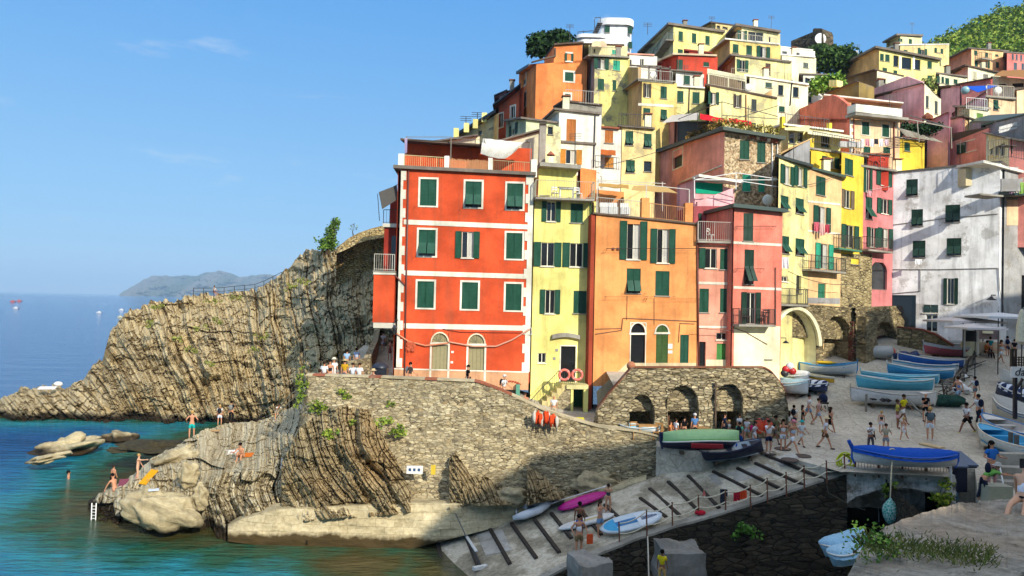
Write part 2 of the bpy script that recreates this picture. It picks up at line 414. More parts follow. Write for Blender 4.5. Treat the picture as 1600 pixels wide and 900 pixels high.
def build_sea():
    xs=[-4000,-900,-300,-150]+[-110+i*.9 for i in range(150)]+[40,90,300,900,4000]
    ys=[6+i*.9 for i in range(110)]+[115,140,200,350,700,1500,4000,9000,16000]
    V=[];S=[];Fc=[]
    ex=Vector((-22,46,0))
    for x in xs:
        for y in ys:
            V.append((x*(1 if y<3000 else 3),y,0)); d=shoal(x,y)
            s=max(0,1-d/13)**1.2*.9
            # cove behind the ledge and the pool in front of the quay are shallow all over
            c1=G(330,672,0.); s=max(s,.78*max(0,1-math.hypot((x-c1.x)/11,(y-c1.y)/11)))
            c2=G(560,880,0.); s=max(s,1.1*max(0,1-math.hypot((x-c2.x)/7,(y-c2.y)/7)))
            if x>-2 and y<50: s=max(s,.9)
            S.append(s)
    ny=len(ys)
    for i in range(len(xs)-1):
        for j in range(ny-1): Fc.append((i*ny+j,(i+1)*ny+j,(i+1)*ny+j+1,i*ny+j+1))
    me=bpy.data.meshes.new('sea'); me.from_pydata(V,[],Fc); me.shade_smooth()
    at=me.attributes.new('shoal','FLOAT','POINT'); at.data.foreach_set('value',S); me.materials.append(watermat())
    o=bpy.data.objects.new('sea_water',me); COL.objects.link(o); tagit(o,kind='structure')
build_sea()
# sea bed / ground far below everything
mb=MB(); mb.quad((-12000,-200,-6),(12000,-200,-6),(12000,16500,-6),(-12000,16500,-6)); mk('sea_bed',mb,plaster('#4a5a48',.2),kind='structure',fix=False)
# headlands
HL=rockmat('headland_rock',['#4e5b3c','#5a6844','#8b8068','#9a8f78','#46583a'],.6,.004,False)
def hdisp(amp):
    def f(x,y,t): return fbm(x*.05,y*.12,1)*amp,(x*2+y*3)
    return f
def headland(xt,Y0,Y1,mat,label,amp):
    cols=[]
    for x,y in xt: 
        yb=hor(x)+ 11.5*0+ (H*F/Y0)+1.5
        cols.append((x,[(yb,Y0),( (yb+y)/2-1,(Y0*2+Y1)/3),(y,Y1)]))
    relief('headland_hill',cols,160,26,hdisp(amp),mat,th=900,zmin=-5,kind='structure',label=label,jag=1.6)
headland([(425,446),(445,430),(470,434),(520,440),(640,446),(760,455)],8200,10500,HL,'far blue hills on the horizon',300)
headland([(186,459.5),(192,455),(205,449),(222,438),(240,431.5),(262,431),(285,430),(306,431),(322,426),(343,422.5),(358,426),(375,433),(395,430.5),(415,428),(430,430),(455,436),(520,446),(600,452)],5200,6600,HL,'nearer rocky headland on the horizon',260)
# haze
def haze():
    mb=MB(); mb.hexa([(-12500,-260,-8),(12500,-260,-8),(12500,16900,-8),(-12500,16900,-8),(-12500,-260,420),(12500,-260,420),(12500,16900,420),(-12500,16900,420)])
    m=bpy.data.materials.new('haze_air'); m.use_nodes=True; n=m.node_tree.nodes; n.remove(n['Principled BSDF'])
    v=n.new('ShaderNodeVolumePrincipled'); v.inputs['Color'].default_value=(.5,.74,1,1); v.inputs['Density'].default_value=HAZE; v.inputs['Anisotropy'].default_value=.0
    m.node_tree.links.new(v.outputs[0],n['Material Output'].inputs['Volume'])
    mk('haze',mb,m,kind='stuff')
HAZE=.00012
haze()
# ================================================================ ROCKS
RK1=rockmat('cliff_rock',['#807256','#b6a37c','#d4c298','#a49272','#c2aa76'],.82,.8,crack=.3)
RK2=rockmat('ledge_rock',['#988b70','#bdae8c','#dccfac','#aa9d80','#cdbb92'],.85,.7,crack=.12)
def cliffdisp(x,y,t):
    # folded beds: run down to the right at the sea end, upright towards the village
    k=max(0,min(1,(470-x)/300)); s=(x-(y-455)*(.12+.42*k)-.0009*k*(y-455)**2)/13.0
    s+=fbm(x*.01,y*.01,2,3)*.7
    mk_=.35+.75*max(0,min(1,.5+1.3*NZ.noise(Vector((x*.013,y*.011,7)))))
    d=-1.0*mk_*ridged(s*.42,1,2)-.4*(1.2-mk_)*ridged(s*1.3,5,3)
    d+=.42*NZ.cell(Vector((s*.23+.4*NZ.noise(Vector((x*.02,y*.03,2))),y/26.+.9*NZ.noise(Vector((x*.012,y*.02,3))),2)))
    d+=fbm(x*.016,y*.02,5,4)*1.6+.35*fbm(x*.08,y*.08,8,3)
    cr=fbm(x*.05,y*.05,9,4); d+= .9*max(0,abs(cr)*-6+.7)
    return d,s*1.6
c=[(-70,[(662,73),(655,74),(650,76),(646,78)]),(-10,[(662,72.5),(645,74),(634,76),(626,79)]),(40,[(662,72.5),(636,74),(618,77),(608,80)]),(90,[(662,72.5),(632,74),(612,77),(601,80)]),
 (128,[(662,72.5),(628,74),(608,77),(599,80)]),(146,[(662,72.5),(622,74.5),(590,77),(566,80)]),(160,[(662,72.5),(618,75),(584,77),(560,80)]),(172,[(662,73),(610,75),(560,77),(516,81)]),(196,[(662,73),(610,75),(550,77),(488,82)]),
 (222,[(662,73),(605,75),(540,78),(479,83)]),(262,[(662,73),(600,75),(530,78),(470,84)]),(300,[(662,73),(600,75),(520,78),(460,86)]),(355,[(662,73),(600,75),(520,78),(458,86)]),
 (400,[(662,73),(600,74),(520,77),(452,84)]),(432,[(662,71),(600,72),(515,75),(434,81)]),(458,[(662,69),(595,70),(500,73),(412,79)]),(478,[(662,66),(590,67.5),(490,71),(392,77)]),(500,[(662,64),(585,65.5),(485,69),(388,75)]),
 (545,[(662,62),(585,63),(480,66),(386,72)]),(590,[(662,60),(585,61),(480,64),(380,70)]),(700,[(662,60),(585,60.5),(480,62),(372,67)])]
relief('cliff',c,620,230,cliffdisp,RK1,th=2.5,jag=7,zmin=-3,kind='structure',label='tall folded rock cliff behind the cove')
def ledgedisp(seed,lean=.1,sc=9.0,amp=.5):
    def f(x,y,t):
        s=(x-(y-740)*lean+7*math.sin(y*.03+x*.01))/sc+fbm(x*.012,y*.012,seed,3)*1.1
        blk=NZ.cell(Vector((x/38.+.6*NZ.noise(Vector((x*.02,y*.02,1))),y/30.+.5*NZ.noise(Vector((x*.03,y*.02,5))),seed)))
        d=-amp*ridged(s*.6,seed,3)+fbm(x*.02,y*.025,seed+4,4)*amp*1.7+blk*amp*.9+.12*fbm(x*.12,y*.12,7,3)
        cr=fbm(x*.045,y*.06,seed+9,3); d+=.5*max(0,abs(cr)*-6+.6)
        return d,s*1.7
    return f
# the rock shelf where the bathers lie: front step, ledge, second step, flat top
c=[(138,[(822,41.3),(800,41.6),(786,42.5),(782,44)]),(165,[(826,41),(795,41.4),(770,43),(764,45)]),(200,[(834,40.2),(790,41),(756,43),(748,45.5)]),(240,[(840,39.4),(780,40.6),(735,43.5),(716,47)]),
 (285,[(846,39),(772,40.3),(722,43.5),(690,48)]),(318,[(848,38.9),(755,40.2),(716,44),(672,50)]),(350,[(848,38.7),(738,40.4),(715,46),(662,54)]),(400,[(850,38.6),(735,40.4),(712,45.5),(658,54)]),
 (430,[(850,38.5),(735,40.3),(700,44),(650,53)]),(455,[(850,38.4),(735,40.1),(690,42.6),(636,50)]),(492,[(850,38.3),(735,40),(690,42),(628,45)])]
relief('rock_shelf',c,420,230,ledgedisp(3,.02,13,.5),RK2,th=1.5,jag=3,zmin=-3,kind='structure',label='layered rock shelf where bathers lie')
# slanting beds sticking out of the sea wall
c=[(440,[(815,38.6),(760,38.7),(735,39),(722,39.6)]),(470,[(815,38.1),(750,38.3),(720,38.8),(668,39.9)]),(505,[(812,37.9),(750,38.2),(700,38.8),(640,40.2)]),(540,[(808,37.8),(750,38.1),(690,38.9),(634,40.2)]),
 (575,[(808,37.8),(750,38.1),(700,38.7),(640,40.1)]),(592,[(806,37.8),(760,38.1),(715,38.7),(668,39.9)]),(612,[(804,37.8),(765,38.0),(735,38.5),(706,39.5)]),(642,[(800,37.9),(790,38.3),(782,38.7),(762,39.6)])]
relief('rock_outcrop',c,260,130,ledgedisp(11,.45,9,.32),rockmat('outcrop_rock',['#6a6048','#a3936e','#cdb98c','#8b7e62','#b08c58'],.82,.9,crack=.15),th=1.5,jag=5,zmin=0,
  label='dark slanting rock beds jutting from the middle of the sea wall',cat='rock',group='rocks built into the sea wall')
c=[(702,[(796,37.7),(780,38.0),(745,38.8),(722,39.7)]),(712,[(794,37.6),(776,37.9),(740,38.8),(706,39.8)]),(735,[(790,37.6),(780,38),(760,38.6),(742,39.6)]),(765,[(790,37.6),(784,38),(765,38.6),(748,39.6)]),(800,[(788,37.6),(786,38),(780,38.6),(776,39.6)])]
relief('rock_outcrop',c,120,70,ledgedisp(17,.5,7,.3),MATS['outcrop_rock'],th=1.2,jag=4,zmin=0,label='smaller slanting rock fin in the wall, half in shadow, above the quay',cat='rock',group='rocks built into the sea wall')
c=[(824,[(790,37.5),(770,37.9),(748,38.6),(726,39.6)]),(840,[(786,37.4),(768,37.8),(752,38.5),(736,39.6)]),(862,[(782,37.3),(772,37.7),(764,38.4),(756,39.6)]),(882,[(780,37.4),(774,37.8),(770,38.4),(768,39.6)])]
relief('rock_outcrop',c,60,50,ledgedisp(19,.5,7,.25),MATS['outcrop_rock'],th=1.2,jag=2,zmin=0,label='shaded rock wedge at the wall foot above the white dinghy',cat='rock',group='rocks built into the sea wall')
# boulders
def boulder(name,px,Y,r,sc,seed,label,mat=None,rough=.5,tilt=0):
    c=P(px[0],px[1],Y); mb=MB(); mb.ball((0,0,0),r,56,34,sc,rough,seed)
    m2=MB(); V=[]
    for v in mb.v:
        q=Vector(v); n=fbm(q.x*1.1+seed,q.y*1.1,q.z*1.1,5)*.16*r; n+=.05*r*ridged((q.x*.5+q.z*1.4+seed)*1.1,seed%5,3)+.05*fbm(q.x*4,q.y*4,q.z*4+seed,4); q*=1+n/(q.length+.01); 
        q=Matrix.Rotation(tilt,3,'Y')@q; V.append(tuple(q))
    m2.v=V; m2.f=mb.f
    me=mk(name,m2,mat or RKB,None,True,label,'rock','boulders at the water'); me.location=c
    at=me.data.attributes.new('bed','FLOAT','POINT'); at.data.foreach_set('value',[v.co.z*1.3+v.co.x*.5 for v in me.data.vertices]); return me
RKB=rockmat('boulder_rock',['#8a7d62','#b3a47f','#cdbf98','#a89978','#b8a67c'],.8,.5,crack=.0)
boulder('boulder',(252,797),38.4,1.25,(1.55,.9,.78),3,'big smooth tan boulder at the waterline by the rock shelf',rough=.35,tilt=R(14))
boulder('boulder',(294,742),40.6,.62,(.85,.8,1.1),5,'small round boulder wedged in the cleft of the shelf')
boulder('boulder',(312,775),39.4,.55,(.8,.7,1.2),8,'grey upright boulder in the dark cleft beside the big one')
boulder('boulder',(104,699),58,1.75,(1.45,1.0,.36),12,'pointed wet rock in the sea, left one of two',rough=.8,tilt=R(-10))
boulder('boulder',(186,685),63,1.2,(1.25,1.0,.42),15,'squat rock in the sea, right one of two',rough=.8,tilt=R(4))
boulder('boulder',(75,716),52,.9,(1.5,1.0,.28),22,'low rock tail awash in front of the pointed rock',rough=.8,tilt=R(-14))
boulder('boulder',(250,700),52,2.2,(1.5,.9,.12),25,'flat brown rock just under the water by the shelf',mat=rockmat('wet_rock',['#3a3420','#4c452b','#5c5233','#484128','#4a3f24'],.6,.5),rough=.6)
boulder('boulder',(275,714),45,.9,(1.3,1.0,.5),31,'pale slab of rock below the boy in teal shorts',rough=.5,tilt=R(-16))
boulder('boulder',(930,755),39.7,.9,(1.3,.7,.7),35,'rounded dark boulder at the wall foot behind the paddlers',rough=.5)
boulder('boulder',(800,776),38.6,.7,(1.3,.7,.6),37,'broken boulder at the wall foot above the quay',rough=.6)
# ---------------------------------------------------------------- sea wall
WALL=stone('wall_stone',['#857860','#aa9b78','#c6b48c','#968a6e','#d2c49e','#9c8862'],(4.3,4.3,12),'#b3a27c',.80,.02,.3,.7)
def walldisp(x,y,t):
    return fbm(x*.03,y*.05,21,5)*.16+NZ.noise(Vector((x*.16,y*.35,4)))*.05, x*.1
def wl_top(x): return interp(x,[(470,586.5),(480,587),(600,591),(745,597),(780,610),(812,624),(850,642),(890,655),(935,668),(1000,676),(1040,686),(1062,700),(1106,738)])
WT=[(456,42.6),(600,42.3),(700,41.7),(780,41.2),(850,40.8),(935,40.5),(1000,40.3),(1085,40.1)]
c=[]
for x in (456,478,481,520,560,600,640,700,745,780,812,850,890,935,1000,1040,1062,1085):
    yt=wl_top(x); yb=interp(x,[(456,790),(640,800),(830,800),(960,782),(1040,762),(1085,752)])
    Yt=interp(x,WT); Yb=interp(x,[(456,39.4),(700,38.9),(850,39.9),(1000,40.0),(1085,39.9)])
    if x==456: yt=720
    if x==478: yt=604
    c.append((x,[(yb,Yb),((yb+yt)/2,(Yt+Yb)/2),(yt,Yt)]))
relief('stone_wall',c,420,110,walldisp,WALL,th=.55,zmin=4.0,label='tall rubble sea wall below the promenade and red house',cat='wall')
# coping along the top of the parapet, brick red patches
mb=MB(); mb2s=[]; prev=None; lastb=False
for i in range(0,61):
    x=479+(1062-479)*i/60; y=wl_top(x); Yt=interp(x,WT)
    p=P(x,y,Yt)+Vector((0,-.06,.01)); 
    if prev is not None:
        q=prev; isb=(i%9 in (2,3) and i<24) or 27<i<34; t=.10
        if isb and not lastb: mb2s.append(MB())
        lastb=isb; tgt=mb2s[-1] if isb else mb
        tgt.hexa([q,p,p+Vector((0,.7,0)),q+Vector((0,.7,0)),q+Vector((0,0,t)),p+Vector((0,0,t)),p+Vector((0,.7,t)),q+Vector((0,.7,t))])
    prev=p
cap=thing('wall_coping','pale coping with broken brick patches along the sea wall','wall coping',P(700,596,42.4))
mk('coping_slab',mb,plaster('#cdbd95',.3),cap); [mk('brick_patch',b_,TERRA,cap) for b_ in mb2s]
# arch of flat stones set in the wall + small painted boards
def board(px,Y,w,h,mat,label,name='wall_board'):
    p=P(px[0],px[1],Y); mb=MB(); mb.box(p,(w,.03,h)); return solo(name,mb,mat,label,'sign')
b=board((648,734),38.75,.85,.42,WHITEP,'white notice board with small symbols low on the sea wall')
mb=MB(); p=P(648,734,38.72)
for dx in (-.25,-.02,.22): mb.box((p.x+dx,p.y,p.z),(.12,.012,.14))
mk('symbol',mb,paint('#30507a'),b)
board((677,734),38.75,.24,.5,paint('#e6c53a'),'small yellow board beside the white notice on the sea wall')
# ---------------------------------------------------------------- quay along the foot of the wall
QN=NT('quay_stone',.9,.2); sp_=QN.nd('ShaderNodeSeparateXYZ'); QN.ln(QN.pos((1,1,1)),sp_.inputs[0]); cb_=QN.nd('ShaderNodeCombineXYZ'); QN.ln(sp_.outputs[0],cb_.inputs[0]); QN.ln(QN.math('ADD',sp_.outputs[2],QN.math('MULTIPLY',QN.noise(QN.pos((1,1,1)),1.2,4),.16)),cb_.inputs[1])
bk_=QN.nd('ShaderNodeTexBrick'); bk_.inputs['Scale'].default_value=1; bk_.inputs['Brick Width'].default_value=.95; bk_.inputs['Row Height'].default_value=.36; bk_.inputs['Mortar Size'].default_value=.012; bk_.inputs['Mortar Smooth'].default_value=.6
bk_.inputs['Color1'].default_value=lin('#c2b28c',.84); bk_.inputs['Color2'].default_value=lin('#a99a76',.84); bk_.inputs['Mortar'].default_value=lin('#8c7d5c',.84); QN.ln(cb_.outputs[0],bk_.inputs['Vector'])
n1_=QN.noise(QN.pos((1,1,1)),.7,8,.7); n2_=QN.noise(QN.pos((1,1,1)),6,6,.7); cc_=QN.mix(QN.math('MULTIPLY',QN.ramp(n1_,[(.42,white(0)),(.62,white(1))]),.55),bk_.outputs['Color'],lin('#d8caa4',.84)); cc_=QN.mix(.5,cc_,QN.ramp(n2_,[(.3,white(.1)),(.7,white(.9))]),'SOFT_LIGHT')
wz_=QN.ramp(QN.math('ADD',sp_.outputs[2],QN.math('MULTIPLY',n1_,-.9)),[(-.0,white(1)),(.22,white(0))]); QN.col(QN.mix(wz_,cc_,lin('#5a4a2a',.5))); QN.bump(QN.math('ADD',n2_,QN.math('MULTIPLY',bk_.outputs['Fac'],-.6)),.5,.05); QY=QN.m
def qdisp(x,y,t): return fbm(x*.02,y*.05,31,4)*.12, x*.1
c=[]
for x in (356,375,430,500,560,640,720,830,900,960,1010):
    yw=interp(x,[(356,846),(430,856),(500,862),(640,858),(720,838),(830,810),(900,795),(1010,768)])
    yt=interp(x,[(356,822),(375,812),(430,796),(500,792),(640,786),(830,786),(900,776),(1010,744)])
    yb=interp(x,[(356,818),(375,806),(430,786),(500,784),(640,779),(830,778),(900,768),(1010,738)])
    Yw=min(37.5,H*F/(max(yw-14,700)-hor(x))) if x<=720 else interp(x,[(720,37.8),(830,38.9),(1010,39.1)])
    Yt_=Yw+interp(x,[(356,.7),(640,.45),(1010,.3)])
    c.append((x,[(yw,Yw),(yw-18,Yw+.05),(yt,Yt_),(yb,Yt_+1.5)]))
relief('quay',c,300,40,qdisp,QY,th=1.5,zmin=-1,kind='structure',label='pale stone quay at the foot of the sea wall')
# ================================================================ HOUSE KIT
class Face:
    """vertical wall plane between two pixel columns at given distances"""
    def __init__(s,x0,Y0,x1,Y1):
        a=P(x0,460,Y0); b=P(x1,460,Y1); s.a=Vector((a.x,a.y,0)); b=Vector((b.x,b.y,0))
        s.L=(b-s.a).length; s.e=(b-s.a)/s.L; s.n=Vector((s.e.y,-s.e.x,0))
        if s.n.dot(Vector((s.a.x,s.a.y,0)))>0 and False: s.n=-s.n
        s.x0,s.x1=x0,x1
    def sz(s,x,y):
        d=ray(x,y); den=d.x*s.n.x+d.y*s.n.y
        if abs(den)<1e-6: den=1e-6
        k=((s.a-Vector((CAM.x,CAM.y,0))).dot(s.n))/den; p=CAM+d*k
        return (Vector((p.x,p.y,0))-s.a).dot(s.e),p.z
    def w(s,u,z,o=0): return Vector((s.a.x+s.e.x*u+s.n.x*o,s.a.y+s.e.y*u+s.n.y*o,z))
    def pt(s,x,y,o=0):
        u,z=s.sz(x,y); return s.w(u,z,o)
    def rect(s,x0,y0,x1,y1):
        xm,ym=(x0+x1)/2,(y0+y1)/2
        u0=s.sz(x0,ym)[0]; u1=s.sz(x1,ym)[0]; return u0,u1,s.sz(xm,y1)[1],s.sz(xm,y0)[1]
    def box(s,mb,u0,u1,z0,z1,o0,o1):
        mb.hexa([s.w(u0,z0,o1),s.w(u1,z0,o1),s.w(u1,z0,o0),s.w(u0,z0,o0),s.w(u0,z1,o1),s.w(u1,z1,o1),s.w(u1,z1,o0),s.w(u0,z1,o0)])
def wallgrid(mb,f,zb,za,zc,holes,dep=.2):
    """wall from zb up to the line za..zc, with recessed holes (u0,u1,z0,z1)"""
    ztop=min(za,zc)-.02; hs=[]
    for h in holes:
        u0,u1,z0,z1=h; u0=max(.03,u0);u1=min(f.L-.03,u1);z1=min(z1,ztop-.03);z0=max(z0,zb+.01)
        if u1-u0>.08 and z1-z0>.08: hs.append((u0,u1,z0,z1))
    us=sorted(set([0,f.L]+[round(v,4) for h in hs for v in h[:2]])); zs=sorted(set([zb,ztop]+[round(v,4) for h in hs for v in h[2:]]))
    for a,b in zip(us,us[1:]):
        for c,d in zip(zs,zs[1:]):
            um,zm=(a+b)/2,(c+d)/2
            if any(h[0]<um<h[1] and h[2]<zm<h[3] for h in hs): continue
            mb.quad(f.w(a,c),f.w(b,c),f.w(b,d),f.w(a,d))
    for a,b in zip(us,us[1:]):
        mb.quad(f.w(a,ztop),f.w(b,ztop),f.w(b,za+(zc-za)*b/f.L),f.w(a,za+(zc-za)*a/f.L))
    for u0,u1,z0,z1 in hs:
        q=[(u0,z0),(u1,z0),(u1,z1),(u0,z1)]
        for (a,b),(c,d) in zip(q,q[1:]+q[:1]): mb.quad(f.w(a,b),f.w(c,d),f.w(c,d,-dep),f.w(a,b,-dep))
        mb.quad(f.w(u0,z0,-dep),f.w(u1,z0,-dep),f.w(u1,z1,-dep),f.w(u0,z1,-dep))
CURT=cloth('#cfcbbf'); INT=paint('#15130f',.9)
def leaf(mb,f,u0,u1,z0,z1,o,flap=False,ang=0):
    """one louvred leaf: stiles and rails proud of a panel"""
    if flap:
        zm=z0+(z1-z0)*.52; leaf(mb,f,u0,u1,zm,z1,o)
        # lower half hinged at its top and propped outwards
        n=math.sin(R(32)); hh=(zm-z0); za=zm-hh*math.cos(R(32)); t=.03
        p=[f.w(u0+.02,za,o+hh*n+t),f.w(u1-.02,za,o+hh*n+t),f.w(u1-.02,za,o+hh*n),f.w(u0+.02,za,o+hh*n),f.w(u0+.02,zm,o+t),f.w(u1-.02,zm,o+t),f.w(u1-.02,zm,o),f.w(u0+.02,zm,o)]
        mb.hexa(p); return
    b=min(.06,(u1-u0)*.18)
    f.box(mb,u0,u0+b,z0,z1,o,o+.035); f.box(mb,u1-b,u1,z0,z1,o,o+.035)
    f.box(mb,u0+b,u1-b,z0,z0+b*1.3,o,o+.035); f.box(mb,u0+b,u1-b,z1-b,z1,o,o+.035)
    zm=(z0+z1)/2; f.box(mb,u0+b,u1-b,zm-b*.5,zm+b*.5,o,o+.035)
    f.box(mb,u0+b,u1-b,z0+b*1.3,zm-b*.5,o,o+.015); f.box(mb,u0+b,u1-b,zm+b*.5,z1-b,o,o+.015)
def opening_rect(f,w):
    ty=w[0]; u0,u1,z0,z1=f.rect(*w[1:5])
    if ty[0]=='o': d=(u1-u0)*.26; return (u0+d,u1-d,z0,z1)
    if ty[0]=='l': d=(u1-u0)*.34; return (u0+d,u1,z0,z1)     # one leaf open to the left
    return (u0,u1,z0,z1)
def window(f,w,root):
    """w=(type,x0,y0,x1,y1,[shutter material],[trim])"""
    ty=w[0]; sm=w[5] if len(w)>5 and w[5] else SHG; trim=w[6] if len(w)>6 else 0
    h0,h1,z0,z1=opening_rect(f,w); u0,u1,_,_=f.rect(*w[1:5])
    if h1-h0<.12 or z1-z0<.12: return
    m=MB()
    fr=.045
    isdoor='D' in ty
    if trim:
        t=trim
        f.box(m,h0-t,h0,z0-t*.8,z1+t,0,.035); f.box(m,h1,h1+t,z0-t*.8,z1+t,0,.035); f.box(m,h0,h1,z1,z1+t,0,.035)
        if not isdoor: f.box(m,h0,h1,z0-t*.8,z0,0,.05)
    elif not isdoor: f.box(m,h0-.06,h1+.06,z0-.07,z0-.005,0,.09)
    if ty[0] in 'ol' or 'w' in ty:
        mid=(h0+h1)/2
        for a,b in ((h0,h0+fr),(mid-fr*.6,mid+fr*.6),(h1-fr,h1)): f.box(m,a,b,z0,z1,-.12,-.07)
        f.box(m,h0+fr,mid-fr*.6,z0,z0+fr,-.12,-.07); f.box(m,mid+fr*.6,h1-fr,z0,z0+fr,-.12,-.07)
        f.box(m,h0+fr,mid-fr*.6,z1-fr,z1,-.12,-.07); f.box(m,mid+fr*.6,h1-fr,z1-fr,z1,-.12,-.07)
    if not m.f: f.box(m,h0,h1,z0-.03,z0-.005,0,.05)
    wo=mk('door_frame' if isdoor else 'window',m,TRIM if (trim or ty[0] in 'ol' or 'w' in ty) else CONC,root)
    g=MB(); g.quad(f.w(h0,z0,-.16),f.w(h1,z0,-.16),f.w(h1,z1,-.16),f.w(h0,z1,-.16)); mk('pane',g,glassdark(),wo,fix=False)
    if ty[0] in 'ol' and 'c' in ty:
        g=MB(); mid=(h0+h1)/2; n=6; a,b=(mid,h1-.03)
        for i in range(n):
            ua=a+(b-a)*i/n; ub=a+(b-a)*(i+1)/n
            g.quad(f.w(ua,z0+.05,-.145+.02*(i%2)),f.w(ub,z0+.05,-.145+.02*((i+1)%2)),f.w(ub,z1-.05,-.145+.02*((i+1)%2)),f.w(ua,z1-.05,-.145+.02*(i%2)))
        mk('curtain',g,CURT,wo,fix=False)
    if ty[0] in 'sf':
        mid=(h0+h1)/2
        for a,b in ((h0+.01,mid-.008),(mid+.008,h1-.01)):
            g=MB(); leaf(g,f,a,b,z0+.01,z1-.01,-.045,flap=ty[0]=='f'); mk('shutter',g,sm,wo)
    if ty[0]=='o':
        for a,b in ((u0,h0-.01),(h1+.01,u1)):
            g=MB(); leaf(g,f,a,b,z0-.02,z1+.02,.045); mk('shutter',g,sm,wo)
    if ty[0]=='l':
        g=MB(); leaf(g,f,u0,h0-.01,z0-.02,z1+.02,.045); mk('shutter',g,sm,wo)
    if ty[0]=='p':          # plank door
        g=MB(); n=4
        for i in range(n):
            a=h0+(h1-h0)*i/n; b=h0+(h1-h0)*(i+1)/n; f.box(g,a+.006,b-.006,z0,z1-.02,-.12,-.09+.01*(i%2))
        d=mk('door_leaf',g,sm,wo); 
    if ty[0]=='d' and isdoor: pass
def railing(f,root,x0,x1,yb0,yb1,hgt,o=.0,sp=.14,mat=None,name='railing',solid=False):
    """vertical bars with a handrail; (x0,yb0)-(x1,yb1) is the foot line on the plane of f"""
    mat=mat or IRON; a=Vector(f.sz(x0,yb0)).to_3d(); b=Vector(f.sz(x1,yb1)).to_3d()
    p=f.w(a.x,a.y,o); q=f.w(b.x,b.y,o); return barrail(root,p,q,hgt,sp,mat,name)
def barrail(root,p,q,hgt,sp=.14,mat=None,name='railing'):
    m=MB(); up=Vector((0,0,hgt)); L=(q-p).length; n=max(1,int(L/sp)); mat=mat or IRON
    m.beam(p+up,q+up,.05,.04); m.beam(p+Vector((0,0,.08)),q+Vector((0,0,.08)),.03,.03)
    for i in range(n+1):
        c=p+(q-p)*i/n; w=.04 if i%8==0 or i==n else .018
        m.beam(c,c+up,w,w,up=Vector((0,1,0)))
    return mk(name,m,mat,root,fix=False)
def balcony(f,root,x0,x1,y0,y1,depth,hgt=1.0,mat=None,slab=None,sp=.13):
    """slab sticking out of wall f; (x0,y0)-(x1,y1) is the slab's top edge at the front"""
    # aim so that the front edge lands on the pixels: plane shifted outwards
    d=ray((x0+x1)/2,(y0+y1)/2); k=abs(d.normalized().dot(f.n))
    def hit(x,y):
        g=ray(x,y); a0=f.a+f.n*depth; t=((a0-Vector((CAM.x,CAM.y,0))).dot(f.n))/(g.x*f.n.x+g.y*f.n.y); return CAM+g*t
    p=hit(x0,y0); q=hit(x1,y1); z=(p.z+q.z)/2; p.z=q.z=z; bk=f.n*(-depth+.02); dn=Vector((0,0,-.14))
    m=MB(); m.hexa([p+dn,q+dn,q+bk+dn,p+bk+dn,p,q,q+bk,p+bk]); mk('balcony_slab',m,slab or CONC,root)
    if hgt:
        e=f.n*-.05; barrail(root,p+e,q+e,hgt,sp,mat); barrail(root,p+e+f.e*.02,p+bk+f.e*.02,hgt,sp,mat); barrail(root,q+e-f.e*.02,q+bk-f.e*.02,hgt,sp,mat)
    return p,q,z
def house(name,label,corners,mat,back=7,zb=None,h=11,wins=(),roof=None,over=.25,rth=.16,cat='house',group=None,rise=0,sidemats=None,noskew=False,boxdepth=None):
    """corners: [(x,Y,ytop),...] left to right; wins: per face list"""
    pts=[P(x,y,Y) for x,Y,y in corners]; zt=[p.z for p in pts]
    if zb is None: zb=min(zt)-h
    if mat is PY2: PYN[0]+=1; mat=PYV[PYN[0]%len(PYV)]
    fs=[Face(a[0],a[1],b[0],b[1]) for a,b in zip(corners,corners[1:])]
    cx=sum(p.x for p in pts)/len(pts); cy=sum(p.y for p in pts)/len(pts)
    root=thing(name,label,cat,(cx,cy,zb),group)
    # make faces share exact corner positions
    wl_=list(wins)+[[]]*(len(fs)-len(wins))
    walls=[]
    for i,f in enumerate(fs):
        m=MB(); holes=[opening_rect(f,w) for w in wl_[i]]
        wallgrid(m,f,zb,zt[i],zt[i+1],holes)
        mm=(sidemats or {}).get(i,mat); walls.append((m,mm))
    c0=Vector((pts[0].x,pts[0].y,0)); cn=Vector((pts[-1].x,pts[-1].y,0))
    if len(pts)==2:
        e=c0 if cx>0 else cn; d=e.normalized(); 
        if noskew: d=-fs[0].n
        bv=d*back
    else: bv=(c0-Vector((pts[1].x,pts[1].y,0)))
    b0=c0+bv if len(pts)==2 else None; bn=cn+bv
    z0=zt[0]+rise; zn=zt[-1]+((zt[0]-zt[1]) if len(pts)>2 else 0)+rise
    foot=[(Vector((p.x,p.y,0)),z) for p,z in zip(pts,zt)]+[(bn,zn)]
    if len(pts)==2: foot.append((b0,z0))
    m=walls[0][0]; 
    k=len(foot)
    for i in range(len(pts)-1,k):
        (a,za),(b,zb_)=foot[i],foot[(i+1)%k]
        m.quad((a.x,a.y,zb),(b.x,b.y,zb),(b.x,b.y,zb_),(a.x,a.y,za))
    m.poly([(a.x,a.y,z-.01) for a,z in foot])
    for m,mm in walls: mk('wall',m,mm,root)
    if roof is not None:
        m=MB(); c=sum((a for a,z in foot),Vector((0,0,0)))/k; up=[];lo=[]
        for a,z in foot:
            d=(a-c); d=d/(d.length+1e-6); q=a+d*over*1.4; lo.append((q.x,q.y,z+.01)); up.append((q.x,q.y,z+.01+rth))
        m.poly(up); m.poly(lo[::-1])
        for i in range(k): j=(i+1)%k; m.quad(lo[i],lo[j],up[j],up[i])
        mk('roof',m,roof,root)
    for f,ws in zip(fs,wl_):
        for w in ws: window(f,w,root)
    return root,fs
